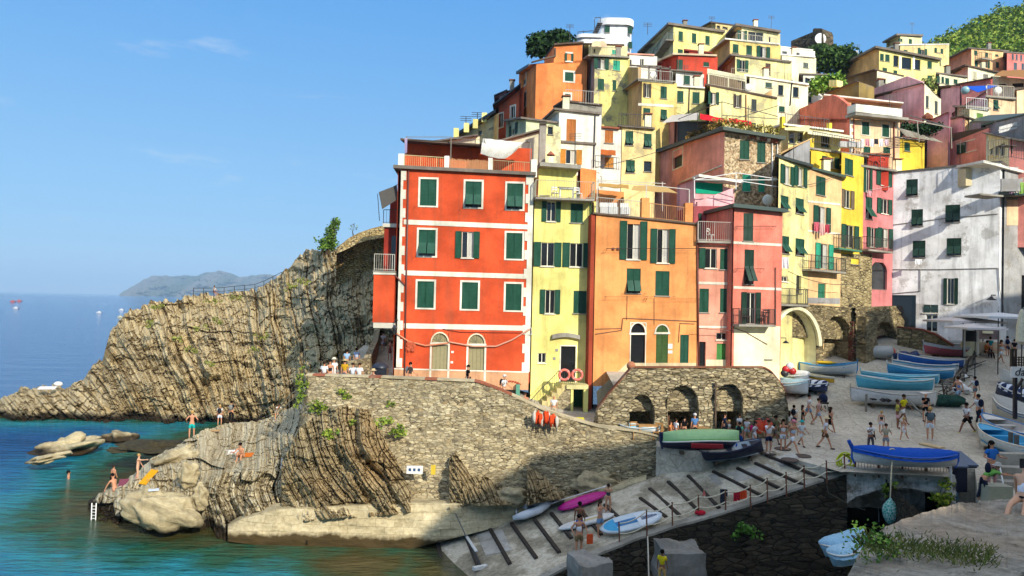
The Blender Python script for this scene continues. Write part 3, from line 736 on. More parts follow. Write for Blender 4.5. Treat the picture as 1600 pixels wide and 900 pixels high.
def pbox(f,root,name,x0,y0,x1,y1,o0,o1,mat,yr=0,**k):
    """box part laid out on the plane of f: yr = how much lower the right end sits (pixels)"""
    m=MB(); a,za=f.sz(x0,y0); _,zb=f.sz(x0,y1); b,zc=f.sz(x1,y0+yr); _,zd=f.sz(x1,y1+yr)
    m.hexa([f.w(a,zb,o1),f.w(b,zd,o1),f.w(b,zd,o0),f.w(a,zb,o0),f.w(a,za,o1),f.w(b,zc,o1),f.w(b,zc,o0),f.w(a,za,o0)])
    return mk(name,m,mat,root,**k)
def ppoly(f,root,name,pts,o0,o1,mat,**k):
    """prism with an outline given in pixels on the plane of f"""
    m=MB(); A=[]; B=[]
    for x,y in pts:
        u,z=f.sz(x,y); A.append(f.w(u,z,o1)); B.append(f.w(u,z,o0))
    m.poly(A); m.poly(B[::-1]); n=len(A)
    for i in range(n): j=(i+1)%n; m.quad(A[i],B[i],B[j],A[j])
    return mk(name,m,mat,root,**k)
def drain(f,root,pts,r=.05,mat=None,o=.08):
    m=MB(); m.tube([f.pt(x,y,o) for x,y in pts],r,6); return mk('drainpipe',m,mat or paint('#6b4a3c'),root,smooth=True)
def cable(f,root,pts,r=.02,mat=None,o=.05,name='cable',sag=0):
    q=[]
    for (a,b),(c,d) in zip(pts,pts[1:]):
        for i in range(8):
            t=i/8; q.append(f.pt(a+(c-a)*t,b+(d-b)*t+sag*4*t*(1-t),o))
    q.append(f.pt(*pts[-1],o)); m=MB(); m.tube(q,r,5); return mk(name,m,mat or paint('#7a5a48'),root,smooth=True)
def chimney(root,p,w=.5,h=1.2,mat=None):
    m=MB(); m.box((p.x,p.y,p.z+h/2-.3),(w,w,h+.6)); c=mk('chimney',m,mat or CONC,root)
    m=MB(); m.box((p.x,p.y,p.z+h+.12),(w*1.35,w*1.35,.08))
    for dx in (-.35,.35):
        for dy in (-.35,.35): m.box((p.x+dx*w,p.y+dy*w,p.z+h+.04),(w*.2,w*.2,.1))
    mk('chimney_cap',m,TERRA,c)
def rack(f,root,x0,x1,y,o=.55,mat=None):
    """clothes drying rack: iron brackets with lines"""
    m=MB()
    for x in (x0,x1):
        a=f.pt(x,y); b=a+f.n*o; m.tube([a,b],.014,4); m.tube([a-Vector((0,0,.25)),b],.011,4)
    for k in (.35,.7,1): m.tube([f.pt(x0,y)+f.n*o*k,f.pt(x1,y)+f.n*o*k],.008,4)
    mk('drying_rack',m,mat or IRON,root,fix=False)
def arch_fill(f,root,x0,y0,x1,y1,mat,dep=.2,n=10,ring=None):
    """fills the corners of a rectangular hole so that its head is a round arch spanning y0(top)..y1(spring)"""
    u0,u1,zs,zt=f.rect(x0,y0,x1,y1); m=MB(); c=(u0+u1)/2; r=(u1-u0)/2; hh=zt-zs
    pts=[(c-r*math.cos(math.pi*i/n),zs+hh*math.sin(math.pi*i/n)) for i in range(n+1)]
    for (a,b),(d,e) in zip(pts,pts[1:]):
        for o in (0,): m.quad(f.w(a,b,.002),f.w(d,e,.002),f.w(d,zt+.01,.002),f.w(a,zt+.01,.002))
        m.quad(f.w(a,b,.002),f.w(d,e,.002),f.w(d,e,-dep),f.w(a,b,-dep))
    mk('arch_head',m,mat,root,fix=False)
    if ring:
        m=MB(); t=ring[0]
        for i in range(n):
            a0=math.pi*i/n; a1=math.pi*(i+1)/n; q=[]
            for o in (.003,.05):
                for (aa,rr) in ((a0,0),(a1,0),(a1,t),(a0,t)):
                    q.append(f.w(c-(r+rr)*math.cos(aa),zs+(hh+rr)*math.sin(aa),o))
            m.hexa(q)
        mk('arch_trim',m,ring[1],root)
# plaster colours
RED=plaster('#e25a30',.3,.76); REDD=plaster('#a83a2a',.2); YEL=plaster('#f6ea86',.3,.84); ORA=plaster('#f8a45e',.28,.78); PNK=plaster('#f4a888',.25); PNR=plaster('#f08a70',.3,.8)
CRM=plaster('#f6eec0',.2,.85); CRW=plaster('#f4efd8',.2,.85); TANW=plaster('#c9a070',.3); PEA=plaster('#f6c98c',.22,.85); BYE=plaster('#fbd84a',.2,.85); PYE=plaster('#f6e898',.5,.85); PY2=plaster('#f8ea90',.25,.85)
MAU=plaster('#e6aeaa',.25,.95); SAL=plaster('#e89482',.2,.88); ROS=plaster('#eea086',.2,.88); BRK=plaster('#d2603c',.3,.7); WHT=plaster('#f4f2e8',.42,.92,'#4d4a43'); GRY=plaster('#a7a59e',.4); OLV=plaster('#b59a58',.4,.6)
PCH=plaster('#f6d0a0',.25,.85); TAN=plaster('#d8b074',.2,.85); MVL=plaster('#e4b2b0',.2,.95); COR=plaster('#f2896c',.25,.8); OR2=plaster('#fa9450',.15,.78)  # tan on the yellow houses' left walls is shade painted into the colour
PEB=stone('pebble_dash',['#8a7a5c','#b79e78','#d6c09a','#a0805c','#6d6048'],(9,9,9),'#d8c4a0',.98,.02,.1,.35)
PYN=[0]; PYV=[PY2,plaster('#f4dc94',.35,.84),plaster('#f3e6a8',.25,.84),plaster('#f2d680',.3,.82),plaster('#f5e89c',.45,.84)]
# ================================================================ FRONT ROW
# ---- red house
RT,rf=house('red_house','tall red house on the promenade with white corner quoins and three rows of green shutters',
 [(622,50,264),(830,50.4,275)],RED,back=9,zb=7.05,roof=ROOFG,over=.3,rth=.22,noskew=True,wins=[[
 ('s',656.5,280,682,321.5,None,.13),('f',727,283.5,752.5,324,None,.13),('f',792,286.7,817,327,None,.13),
 ('f',654,359,680.5,400,None,.13),('oc',711.5,362,749.5,403,None,.0),('s',791,364,816,404.5,None,.13),
 ('s',652,439.5,678,481,None,.13),('s',721.6,441,746.7,483,None,.13),('s',790,443.5,814.7,485,None,.13),
 ('pD',675,520.5,700,594,paint('#a39a72',.9)),('pD',732,522.7,757,596,paint('#a39a72',.9)),('dD',788,599,806,616)]])
f=rf[0]
for y0,y1 in ((343,350.5),(422.5,430),(505,513)): pbox(f,RT,'band',631,y0,826.5,y1,0,.04,TRIM,yr=[8,6,4][(y0>400)+(y0>480)])
pbox(f,RT,'plinth',616,577,826,604,0,.03,plaster('#dca678',.3),yr=5.5)
pbox(f,RT,'plinth_band',616,575,826,577,0,.05,TRIM,yr=5.5)
for sx,w0 in ((0,9),(1,7)):
    m=MB(); n=21
    for i in range(n):
        ya=267+(574-267)*i/n; yb=267+(574-267)*(i+1)/n
        if sx==0:
            xl=622-.0224*(ya-262); wid=13 if i%2==0 else 8.5; u0,u1,z0,z1=f.rect(xl,ya,xl+wid,yb)
            u0=0.0
        else:
            xr=830-.0224*(ya-262)+1; wid=9 if i%2==0 else 5; u0,u1,z0,z1=f.rect(xr-wid,ya+7,xr,yb+7); u1=f.L
        f.box(m,u0,u1,z0,z1,.002,.055)
    mk('quoins',m,TRIM,RT)
for a in ((675,520.5,700,535),(732,522.7,757,537)):
    arch_fill(f,RT,*a,RED,ring=(.09,plaster('#e8dcb4',.1)))
    u0,u1,zs,zt=f.rect(*a); m=MB(); c=(u0+u1)/2
    for k in range(1,8): t=math.pi*k/8; m.beam(f.w(c,zs+.02,-.06),f.w(c-(u1-u0)/2*math.cos(t),zs+(zt-zs)*math.sin(t),-.06),.025)
    mk('fanlight',m,paint('#8f8762'),RT); pbox(f,RT,'lintel',a[0]-3,a[3],a[2]+3,a[3]+4,-.1,.06,TRIM)
    pbox(f,RT,'door_jamb',a[0]-3,a[3]+4,a[0],594,-.01,.05,TRIM); pbox(f,RT,'door_jamb',a[2],a[3]+4,a[2]+3,595,-.01,.05,TRIM)
m=MB(); u0,u1,z0,z1=f.rect(788,599,806,616); c=(u0+u1)/2
for k in range(9):
    t0=math.pi*(.12+.76*k/9); t1=math.pi*(.12+.76*(k+.85)/9); q=[]
    for o in (.004,.06):
        for tt,rr in ((t0,.62),(t1,.62),(t1,.82),(t0,.82)): q.append(f.w(c-rr*math.cos(tt),z1-.25+rr*.55*math.sin(tt),o))
    m.hexa(q)
mk('brick_arch',m,plaster('#a8482f',.2),RT)
pbox(f,RT,'door_leaf',806,600,812,620,.02,.4,paint('#5f9f86'))
drain(f,RT,[(638.5,266),(632,592)],.055,paint('#74453c'))
drain(f,RT,[(615,428),(633,446)],.06,paint('#74453c'))
cable(f,RT,[(620,521),(638,533),(665,540),(700,536)],.06,paint('#d98c66'),.12)
cable(f,RT,[(700,534),(740,541),(775,541),(800,531),(828,514)],.055,paint('#e0a488'),.12)
cable(f,RT,[(692,514),(720,519),(822,520)],.025,paint('#8b3520'),.05)
m=MB(); rr=random.Random(3)
for k in range(9):
    a=f.pt(636+rr.uniform(-2,3),532,.14); q=[a]
    for j in range(10): q.append(f.pt(640+rr.uniform(-6,10),rr.uniform(533,550),.14+rr.uniform(0,.06)))
    m.tube(q,.018,4)
mk('cable_coil',m,paint('#e8764e'),RT)
m=MB(); m.tube([f.pt(823,515,.05),f.pt(830,512,.2),f.pt(830.5,522,.2),f.pt(824,523,.05)],.03,5); mk('cable_hook',m,WHITEP,RT)
for wx0,wx1,wy in ((652.5,685,323),(723,755,326.5),(789,820,329),(650,683,402),(722,750,403.5),(788,819,406),(649,681,483),(719,750,485),(787,818,487)):
    m=MB()
    for x in (wx0-4,wx1+3): m.tube([f.pt(x,wy),f.pt(x,wy,.3)],.014,4)
    mk('iron_pin',m,paint('#6a2a1e'),RT)
for x,y in ((707,550),(706,566)): pbox(f,RT,'house_plate',x-2,y-1.6,x+2,y+1.6,0,.04,CRW)
# roof terrace of the red house
zt=P(700,264,50).z
f2=Face(628,52.6,832,53.2)
pent=MB()
u0,za=f2.sz(633,224); u1,zb_=f2.sz(831,232); zb0=f.sz(700,269)[1]
pent.hexa([f2.w(u0,zb0,0),f2.w(u1,zb0-.3,0),f2.w(u1,zb0-.3,-5),f2.w(u0,zb0,-5),f2.w(u0,za,0),f2.w(u1,zb_,0),f2.w(u1,zb_,-5),f2.w(u0,za,-5)])
mk('penthouse_wall',pent,RED,RT)
window(f2,('s',662,236,684,263,None,.0),RT); window(f2,('s',774,246,786,266,None,.0),RT)
m=MB(); A=[f2.pt(628,222,1.3),f2.pt(756,232,1.5),f2.pt(757,226,-2),f2.pt(634,216,-2)]; dz=Vector((0,0,.14))
m.hexa([q-dz for q in A]+A); mk('penthouse_roof',m,ROOFB,RT)
fr_=Face(622,50.15,830,50.55)
for x0,y0,x1,y1 in ((622.5,240,631.5,266),(694.5,243.5,702,269),(763,246.5,770,273),(830,249,839.5,277)): pbox(fr_,RT,'pillar',x0,y0,x1,y1,-.42,0,CRW)
railing(fr_,RT,632,694,265,269,1.02,-.1,.13,paint('#d9c38a')); railing(fr_,RT,770,831,272,276,.98,-.1,.13,paint('#b9a070'))
m=MB()
for i in range(58):
    x=703+i*1.035; hh=random.uniform(246.5,249)+ (x-703)*.05; m.beam(fr_.pt(x,270.5+(x-703)*.05,-.1),fr_.pt(x+random.uniform(-.3,.3),hh,-.1),.05,.03)
mk('reed_screen',m,paint('#d99a68',.9),RT)
# things on the terrace
m=MB(); nx,ny=26,10
for i in range(nx+1):
    for j in range(ny+1):
        u=i/nx; v=j/ny; top=P(755+u*74,216+u*8,51.6-.1*u); bot=P(751+u*68,240+8*math.sin(u*2.9)-u*22*(u>.55)*(u-.55)*2.2,50.9)
        p=top.lerp(bot,v); p.y+=.35*math.sin(v*math.pi)*-1+.06*math.sin(u*30+v*9); m.v.append(tuple(p))
for i in range(nx):
    for j in range(ny): m.f.append((i*(ny+1)+j,(i+1)*(ny+1)+j,(i+1)*(ny+1)+j+1,i*(ny+1)+j+1))
aw=thing('sun_sail','white slack sun sail strung over the red house roof terrace','awning',P(790,240,51.2))
mk('sail_cloth',m,cloth('#e4e0d2'),aw,smooth=True,fix=False)
m=MB()
for a,b in (((704,268),(705,214)),((770,268),(756,216)),((828,275),(829,222))): m.beam(P(*a,51),P(*b,51),.06)
m.beam(P(634,214,51),P(706,214,51),.04); m.beam(P(706,216,51),P(756,219,51),.03); m.beam(P(634,240,51),P(635,213,51),.05)
mk('pole_frame',m,paint('#8a8272'),aw)
def clothes(items,label,group=None):
    """washing: list of (px x0,y0,x1,y1,Y,colour)"""
    root=thing('washing_line',label,'washing',P(items[0][0],items[0][1],items[0][4]),group)
    a=items[0]; b=items[-1]; m=MB(); m.tube([P(a[0]-3,a[1],a[4]),P(b[2]+3,b[1],b[4])],.012,4); mk('line',m,paint('#d8d4c8'),root)
    for x0,y0,x1,y1,Y,c in items:
        m=MB(); n=5
        for i in range(n+1):
            x=x0+(x1-x0)*i/n; dd=.05*math.sin(i*2.1)
            p=P(x,y0,Y-.02); q=P(x+random.uniform(-.4,.4),y1+random.uniform(-1,1),Y-.02); m.v+=[(p.x,p.y,p.z),(q.x,q.y+dd,q.z)]
        for i in range(n): m.f.append((2*i,2*i+2,2*i+3,2*i+1))
        mk('garment',m,cloth(c),root,fix=False)
    return root
clothes([(632,216,636.5,239,50.6,'#b7a8c8')],'lilac garment hung at the left corner of the red house terrace')
# left wing of the red house
fw=Face(583,49.9,617,49.9)
def wingbox(nm,x0,y0,x1,y1,mat,o1=0,d=5):
    u0,z1=fw.sz(x0,y0); u1,_=fw.sz(x1,y0); z0=fw.sz((x0+x1)/2,y1)[1]; m=MB(); fw.box(m,u0,u1,z0,z1,-d,o1); return mk(nm,m,mat,RT)
wingbox('wing_wall',584,429,617,504,RED,0,5)
wingbox('wing_band',583.5,504,617.5,512.5,TRIM,.06,5.05); wingbox('wing_band',583.5,425,617.5,429,TRIM,.06,5.05); wingbox('wing_slab',583,422.8,618,425,CONC,.12,5.1)
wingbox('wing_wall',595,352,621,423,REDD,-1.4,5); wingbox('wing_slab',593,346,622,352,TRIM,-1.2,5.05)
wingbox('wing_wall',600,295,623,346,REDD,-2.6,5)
m=MB(); u0,u1,z0,z1=fw.rect(606,366,616,421); fw.box(m,u0,u1,z0,z1,-1.4,-1.36); mk('wing_door',m,glassdark(),RT)
railing(fw,RT,584.5,616,422,423,1.1,-.05,.14,paint('#cfc8b4')); railing(fw,RT,594,618,346,346,.95,-1.25,.2,IRON)
m=MB(); a=P(592,301,50.2);b=P(620,290,50.8); c=P(622,311,50.3); d=P(597,327,49.8); m.hexa([d,c,c+Vector((0,0,.04)),d+Vector((0,0,.04)),a,b,b+Vector((0,0,.04)),a+Vector((0,0,.04))])
ob=mk('awning',m,cloth('#5a5752'),RT)
m=MB(); m.beam(P(590,303,50.2),P(593,345,50.2),.04); m.beam(P(592,303,50.2),P(622,288,51),.04); mk('awning_frame',m,DARKP,RT)
# ---- yellow house
YT,yf=house('yellow_house','narrow lemon yellow house with roof balcony between the red and orange houses',[(832,50.7,309),(929,51.2,315)],YEL,back=8,zb=5.4,wins=[[
 ('o',846.5,315,876,346),('s',891.5,318,911,348),('o',834,379,877,416),('o',879,380,922,417),('o',843.5,453,875,490),('s',896,454.5,916.5,489.5),
 ('dD',876,541,899,597,None,.08),('dw',840.5,551.5,853,567),('pD',895,605,911,641,paint('#1f6a3a'))]])
f=yf[0]
bp,bq,bz=balcony(f,YT,837,929,306,312,1.0,1.15,paint('#a9a68c'),CONC,.16)
fy=Face(842,52,927,52.4)
pbox(fy,YT,'upper_wall',842,262,901,312,-4,0,YEL,yr=4); window(fy,('s',845,267,857,305),YT); window(fy,('s',874,268,895,292),YT)
pbox(fy,YT,'upper_roof',841,256.5,904,262.5,-4.5,.9,CONC,yr=5)
u0,u1,z0,z1=f.rect(862,520,905,532); m=MB(); n=8
pts=[f.w(u0+(u1-u0)*i/n,z1-.15+.15*math.sin(math.pi*i/n),.3) for i in range(n+1)]
for a,b in zip(pts,pts[1:]): m.hexa([a+Vector((0,0,-.28)),b+Vector((0,0,-.28)),b-f.n*.3+Vector((0,0,-.28)),a-f.n*.3+Vector((0,0,-.28)),a,b,b-f.n*.3,a-f.n*.3])
mk('door_hood',m,CONC,YT)
for x,y in ((870,547),(866,560)): pbox(f,YT,'house_plate',x-2,y-2,x+2,y+2,0,.04,GRY)
drain(f,YT,[(922.5,316),(921,610)],.05,paint('#4f6a48')); drain(f,YT,[(926.5,316),(925,640)],.06,paint('#5d3128'))
# stairs, landing and lower door of the yellow house
fs_=Face(826,49.2,925,49.4)
st=thing('stone_stair','yellow stair with iron railing climbing to the yellow house door','stairs',P(870,650,49.3))
n=7
for i in range(n):
    x0=832+i*7.6; y=640-i*6.6; m=MB(); u0,_=fs_.sz(x0,y); u1,_=fs_.sz(x0+8.6,y); u2,_=fs_.sz(889,600); z=fs_.sz(x0,y)[1]
    fs_.box(m,u0,u1,5.0,z,-1.3,0); mk('step',m,plaster('#e2cf8a',.4),st)
u0,_=fs_.sz(885,600); u1,_=fs_.sz(919,600); z=fs_.sz(890,601)[1]; m=MB(); fs_.box(m,u0,u1,z-.28,z,-1.5,.15); mk('landing',m,plaster('#e6da96',.3),st)
ppoly(fs_,st,'stair_side',[(846,645),(872,622),(886,605),(893,604),(893,648),(866,652)],-.02,.03,WALL)
pbox(fs_,st,'doorway_pier',892,604,896,648,-.2,.1,YEL); pbox(fs_,st,'doorway_pier',912,604,919,650,-.2,.1,YEL)
m=MB()
A=[(827,628),(842,611),(861,592),(873,579)]
P3=[fs_.pt(x,y,.02) for x,y in A]
for a,b in zip(P3,P3[1:]): m.beam(a,b,.04)
P4=[fs_.pt(x,y+17,.02) for x,y in A]
for i in range(12):
    t=i/11*(len(A)-1); k=min(int(t),len(A)-2); g=t-k; m.beam(P3[k].lerp(P3[k+1],g),P4[k].lerp(P4[k+1],g),.02)
m.beam(fs_.pt(873,579,.1),fs_.pt(913,583,.1),.04)
for i in range(14): x=873+i*3; m.beam(fs_.pt(x,579+i*.3,.1),fs_.pt(x,599,.1),.02)
mk('railing',m,IRON,st)
lb=[]
for x,lab in ((881,'salmon pink life ring, left of two on the yellow house landing rail'),(901,'salmon pink life ring, right of two on the yellow house landing rail')):
    m=MB(); m.torus((0,0,0),.33,.09,(0,-1,0)); o=mk('life_ring',m,paint('#f2806e',.6),None,True,lab,'life ring','life rings'); o.location=fs_.pt(x,585,.28)
    m=MB()
    for k in range(4):
        t=math.pi/4+k*math.pi/2; m.torus((.33*math.cos(t),0,.33*math.sin(t)),.095,.018,(-math.sin(t),0,math.cos(t)),10,4)
    mk('ring_band',m,cloth('#f0d8d0'),o,local=True)
# ---- orange house
OT,of=house('orange_house','orange house with rooftop terrace above the stone arches',[(929,50,335),(1090,50.5,352)],ORA,back=9,zb=7.0,roof=ROOFB,over=.15,rth=.12,noskew=True,wins=[[
 ('oc',968.5,346,1011,405.5),('oc',1016.5,358,1055,411),('f',979,419.5,1001,458),('s',1024,423.5,1046,462),
 ('dD',985.5,505,1008,572,None,.06),('sD',1025,508,1044,572,shutter_mat('#3c5a28')),('s',1062.5,523,1076,572)]])
f=of[0]
pbox(f,OT,'side_strip',924,335,930,640,-6,.02,plaster('#a8492f',.2))
ppoly(f,OT,'lower_render',[(932,612),(980,567),(1088,567),(1088,578),(985,578),(934,640)],.0,.02,plaster('#d8c498',.3))
arch_fill(f,OT,985.5,505,1008,520,ORA,ring=(.09,TRIM)); arch_fill(f,OT,1025,508,1044,519,ORA,ring=(.09,TRIM))
pbox(f,OT,'door_lintel',983,520,1010,523,-.1,.06,TRIM); pbox(f,OT,'door_lintel',1022,519,1047,522,-.1,.06,TRIM)
drain(f,OT,[(1089,352),(1091,575)],.06,paint('#7a3a2c')); 
for a in (((944,389),(967,388)),): pass
rack(f,OT,946,1092,389,.6); rack(f,OT,945,1010,463,.5); rack(f,OT,1008,1090,466,.5)
cable(f,OT,[(930,522),(971,516),(973,497),(1088,502)],.025); cable(f,OT,[(930,514),(970,513)],.02); cable(f,OT,[(1060,535),(1062,505),(1085,506)],.02); cable(f,OT,[(980,462),(979,500)],.015); cable(f,OT,[(1022,466),(1022,508)],.015)
for x,y in ((958,389),(965.5,389)): m=MB(); m.lathe(f.pt(x,y,.02),[(.001,.08),(.1,.06),(.1,0)],10,'y'); mk('vent',m,paint('#8a4a34'),OT)
m=MB(); m.box(f.pt(1047,541,.03),(.3,.03,.34)); m.box(f.pt(1047,550,.03),(.3,.03,.2)); mk('door_sign',m,WHITEP,OT)
for wx0,wx1,wy in ((979,1001,459),(1024,1046,463)):
    m=MB()
    for x in (wx0-6,wx1+6): m.tube([f.pt(x,wy),f.pt(x,wy,.25)],.014,4)
    mk('iron_pin',m,IRON,OT)
# its roof terrace
ft=Face(930,50.2,1090,50.7)
railing(ft,OT,932,1003,334,341,1.15,-.1,.15,paint('#b9b5a6')); railing(ft,OT,1015,1072,341,348,1.05,-.1,.15,paint('#c98a4c'))
pbox(ft,OT,'parapet_pillar',1003,309,1015,343,-.5,0,ORA); pbox(ft,OT,'parapet_pillar',1071,317,1083,352,-.5,0,ORA)
fb=Face(930,55,1080,55.6)
pbox(fb,OT,'rooftop_wall',930,296,975,345,-3,0,ORA,yr=4); window(fb,('s',936,302,960,328,SHD),OT)
m=MB()
for x,y0,y1,Y in ((933,336,282,50.6),(1010,340,288,50.6),(1077,345,296,50.9),(935,330,280,54.5),(1035,330,284,54.5)): m.beam(P(x,y0,Y),P(x,y1,Y),.06)
for a,b in (((933,283,50.6),(1010,289,50.6)),((1010,289,50.6),(1077,296,50.9)),((935,281,54.5),(1040,287,54.5)),((933,283,50.6),(935,281,54.5))): m.beam(P(*a),P(*b),.05)
pg=thing('pergola','white pole pergola with tan reed shades over the orange house terrace','pergola',P(1000,340,52)); mk('pole_frame',m,paint('#cfcabb'),pg)
def shade(root,pts,mat,name='shade_cloth',sag=.15):
    m=MB(); n=8; a,b,c,d=[P(*p) for p in pts]
    for i in range(n+1):
        for j in range(n+1):
            u,v=i/n,j/n; p=a.lerp(b,u).lerp(d.lerp(c,u),v); p.z-=sag*math.sin(math.pi*u)*math.sin(math.pi*v)+.03*math.sin(u*14)*sag*4; m.v.append(tuple(p))
    for i in range(n):
        for j in range(n): m.f.append((i*(n+1)+j,(i+1)*(n+1)+j,(i+1)*(n+1)+j+1,i*(n+1)+j+1))
    return mk(name,m,mat,root,fix=False)
shade(pg,[(935,291,51),(983,295,51),(982,289,54),(936,286,54)],cloth('#c69a54')); shade(pg,[(986,297,51),(1060,302,51),(1040,291,54),(990,290,54)],cloth('#cda86a'))
# ---- pink pair
PT,pf=house('pink_house','narrow pale pink house with terrace balcony right of the orange house',[(1091,50.6,381),(1153,50.9,385)],PNK,back=7,zb=7.4,wins=[[
 ('l',1092,388,1120,419),('s',1125,389,1144,421),('s',1092.5,451,1107.5,488),('s',1125,451,1143.5,488),
 ('dD',1092.5,534,1102.5,573),('pD',1119.5,537,1138,573,paint('#3f8a3a')),('dw',1119,520,1137,531)]])
f=pf[0]
pbox(f,PT,'band',1091,440,1153,444,0,.03,TRIM,yr=1.5); pbox(f,PT,'band',1091,509,1153,512,0,.03,TRIM,yr=1); pbox(f,PT,'plinth',1103,562,1153,582,0,.02,CRM)
bp,bq,bz=balcony(f,PT,1091,1152,375,378,.5,1.3,paint('#b7aea0'),CONC,.14)
fq=Face(1084,54,1148,54.6); pbox(fq,PT,'recess_wall',1084,322,1146,384,-3,0,plaster('#b85a5c',.3)); window(fq,('o',1091,334,1109,374,SHD),PT)
P2T,p2f=house('coral_house','coral red corner house with iron balcony and cream ground floor',[(1145,50.2,325),(1221,50.9,333)],PNR,back=9,zb=5.2,roof=paint('#2f4a45'),over=.35,rth=.25,noskew=True,wins=[[
 ('s',1161.5,333,1177,376.5,shutter_mat('#2e4a3a')),('f',1163,390,1178,444,SHD),('o',1158,457,1188,506,SHD),('dw',1196,538,1205,561),('dD',1156,541,1170,575)]])
f=p2f[0]
pbox(f,P2T,'band',1146,377,1221,381,0,.03,TRIM,yr=4); pbox(f,P2T,'band',1146,447,1221,451,0,.03,TRIM,yr=3)
ppoly(f,P2T,'cream_base',[(1146,512),(1152,508),(1212,510),(1216,512),(1217,640),(1146,600)],.0,.015,CRM) if False else pbox(f,P2T,'cream_render',1147,509,1219,640,.004,.02,CRM,yr=1)
window(Face(1145,50.17,1221,50.87),('d',1196,538,1205,561),P2T); 
bp,bq,bz=balcony(f,P2T,1155,1212,506,508.5,.9,1.05,IRON,CONC,.12)
rack(f,P2T,1149,1208,354,.4); rack(f,P2T,1148,1189,420,.45); cable(f,P2T,[(1145,512),(1163,518),(1198,538)],.025); cable(f,P2T,[(1091,513),(1145,517)],.02)
drain(f,P2T,[(1211,418),(1211,508)],.03)
# terrace above: mauve roof room, green blind
MT,mf=house('mauve_roof_room','mauve rooftop room with bright green blind behind the coral house',[(1058,58,289),(1083,55.5,279),(1145,56,296)],MAU,back=6,zb=13,cat='roof room')
pbox(mf[1],MT,'green_blind',1087,285,1129,302,0,.05,cloth('#1fb088'),yr=2)
ppoly(mf[1],MT,'lean_to_wall',[(1083,317),(1138,296),(1138,335),(1083,335)],.5,.8,MAU); pbox(mf[1],MT,'canopy_roof',1082,276,1150,280,0,1.2,CRW,yr=10)
m=MB()
for a,b in (((1085,277),(1085,310)),((1150,270),(1150,296)),((1083,281),(1151,270)),((1151,270),(1217,280)),((1217,280),(1217,305)),((1151,282),(1217,292)),((1083,281),(1217,281))): m.beam(P(*a,53),P(*b,53),.05)
mk('pole_frame',m,WHITEP,MT)
# ================================================================ SECOND ROW AND HILL
def H2(name,label,corners,mat,wins=(),**k): return house(name,label,corners,mat,wins=wins,**k)
def terr(root,pts,Y,h=.95,mat=None,sp=.2):
    """railing along pixel points at distance Y (feet)"""
    for (a,b),(c,d) in zip(pts,pts[1:]): barrail(root,P(a,b,Y),P(c,d,Y),h,sp,mat or IRON)
SG=SHG; SD=SHD
# white house with orange shutters
T,fs=H2('white_house','white house with tall orange shutters above the yellow house balcony',[(842,66,196),(868,60,173),(934,60.6,180)],CRW,wins=[[],[('s',885,186,900,221,SHB),('oc',875,234,909,256,shutter_mat('#c98a2c'))]],h=9,roof=ROOFG)
pbox(fs[1],T,'string_course',874,219.5,931,223,0,.15,ROOFG,yr=4)
drain(fs[1],T,[(929.5,181),(927,262)],.05,DARKP)
# flat roof store on its top
T,fs=H2('flat_roofed_annex','low annex with dark beam ends and terrace railing on the white house',[(870,64,168),(884,62,160),(935,62.5,166)],CONC,h=3,roof=ROOFB)
terr(T,[(884,160),(935,164)],62,1.1,paint('#b9b5aa'))
T,fs=H2('pale_green_house','small pale green house with weathered cream front left of the white house',[(791,64,189),(816,60,187),(874,60.5,195)],plaster('#dfe0b0',.4,.85),wins=[[('o',796,195,809,211,SD)],[('s',856,196,865,209,SD)]],h=6,roof=ROOFG,sidemats={0:plaster('#c9d0a8',.4)})
T,fs=H2('cream_extension','cream wall with big square chimney behind the red house terrace',[(745,58,233),(843,56.5,204)],CRM,h=5,roof=ROOFG,rth=.12)
T,fs=H2('cream_tall_block','weathered pale yellow block with small dark window beside the square chimney',[(843,57,196),(871,57.4,198)],plaster('#efe4a4',.6,.85),wins=[[('d',856,196.5,864,210)]],h=7)
chm=thing('chimney_stack','big square grey chimney stack rising behind the yellow house','chimney',P(847,262,55))
m=MB(); a=P(842,255,55); b=P(852,255,55); zt_=P(847,198,55).z
m.box(((a.x+b.x)/2,55,(a.z+zt_)/2-.5),(b.x-a.x,.5,zt_-a.z+1)); mk('stack',m,plaster('#b5ab98',.4),chm)
for k in range(3): m=MB(); m.box(((a.x+b.x)/2,55,zt_+.05+.16*k),(b.x-a.x+.06,.56,.07)); mk('cap_slab',m,ROOFG,chm)
m=MB(); q=P(860.5,248,54); m.box((q.x,q.y,q.z-.3),(.35,.35,.9)); p_=thing('small_chimney','little chimney pot with tiled hood on the yellow house roof','chimney',(q.x,q.y,q.z-.75)); mk('pot',m,CRM,p_)
m=MB(); m.lathe((q.x,q.y,q.z+.25),[(.34,0),(.3,.05),(.05,.3),(.0,.3)],8); mk('hood',m,TERRA,p_)
T,fs=H2('cream_small_house','small cream house with two orange shuttered windows and red tiled edge',[(932,62,200),(966,62.4,203)],CRW,wins=[[('s',945,203.5,958,223.5,SHB),('s',944.5,246,958.5,262,shutter_mat('#c98a2c'))]],h=8,roof=TERRA,rth=.14)
shade(T,[(932,241,60.6),(962,243,60.6),(962,235,62),(932,233,62)],cloth('#c46a34'),'reed_awning')
terr(T,[(930,262),(967,266)],60,1.0)
T,fs=H2('terracotta_terrace','small terracotta coloured terrace room above the orange house',[(903,57,262),(928,57.3,266)],OR2,h=4)
T,fs=H2('lemon_house','bright lemon house with propped green shutters below a rooftop terrace',[(967,64,199),(1020,64.5,203)],PY2,wins=[[('f',977,205,989.5,227),('f',1006,209,1018,231),('f',978,250,992,270),('d',1006,252,1018,268)]],h=10,roof=ROOFG,rth=.14)
terr(T,[(967,197),(1018,200)],63.6,1.1)
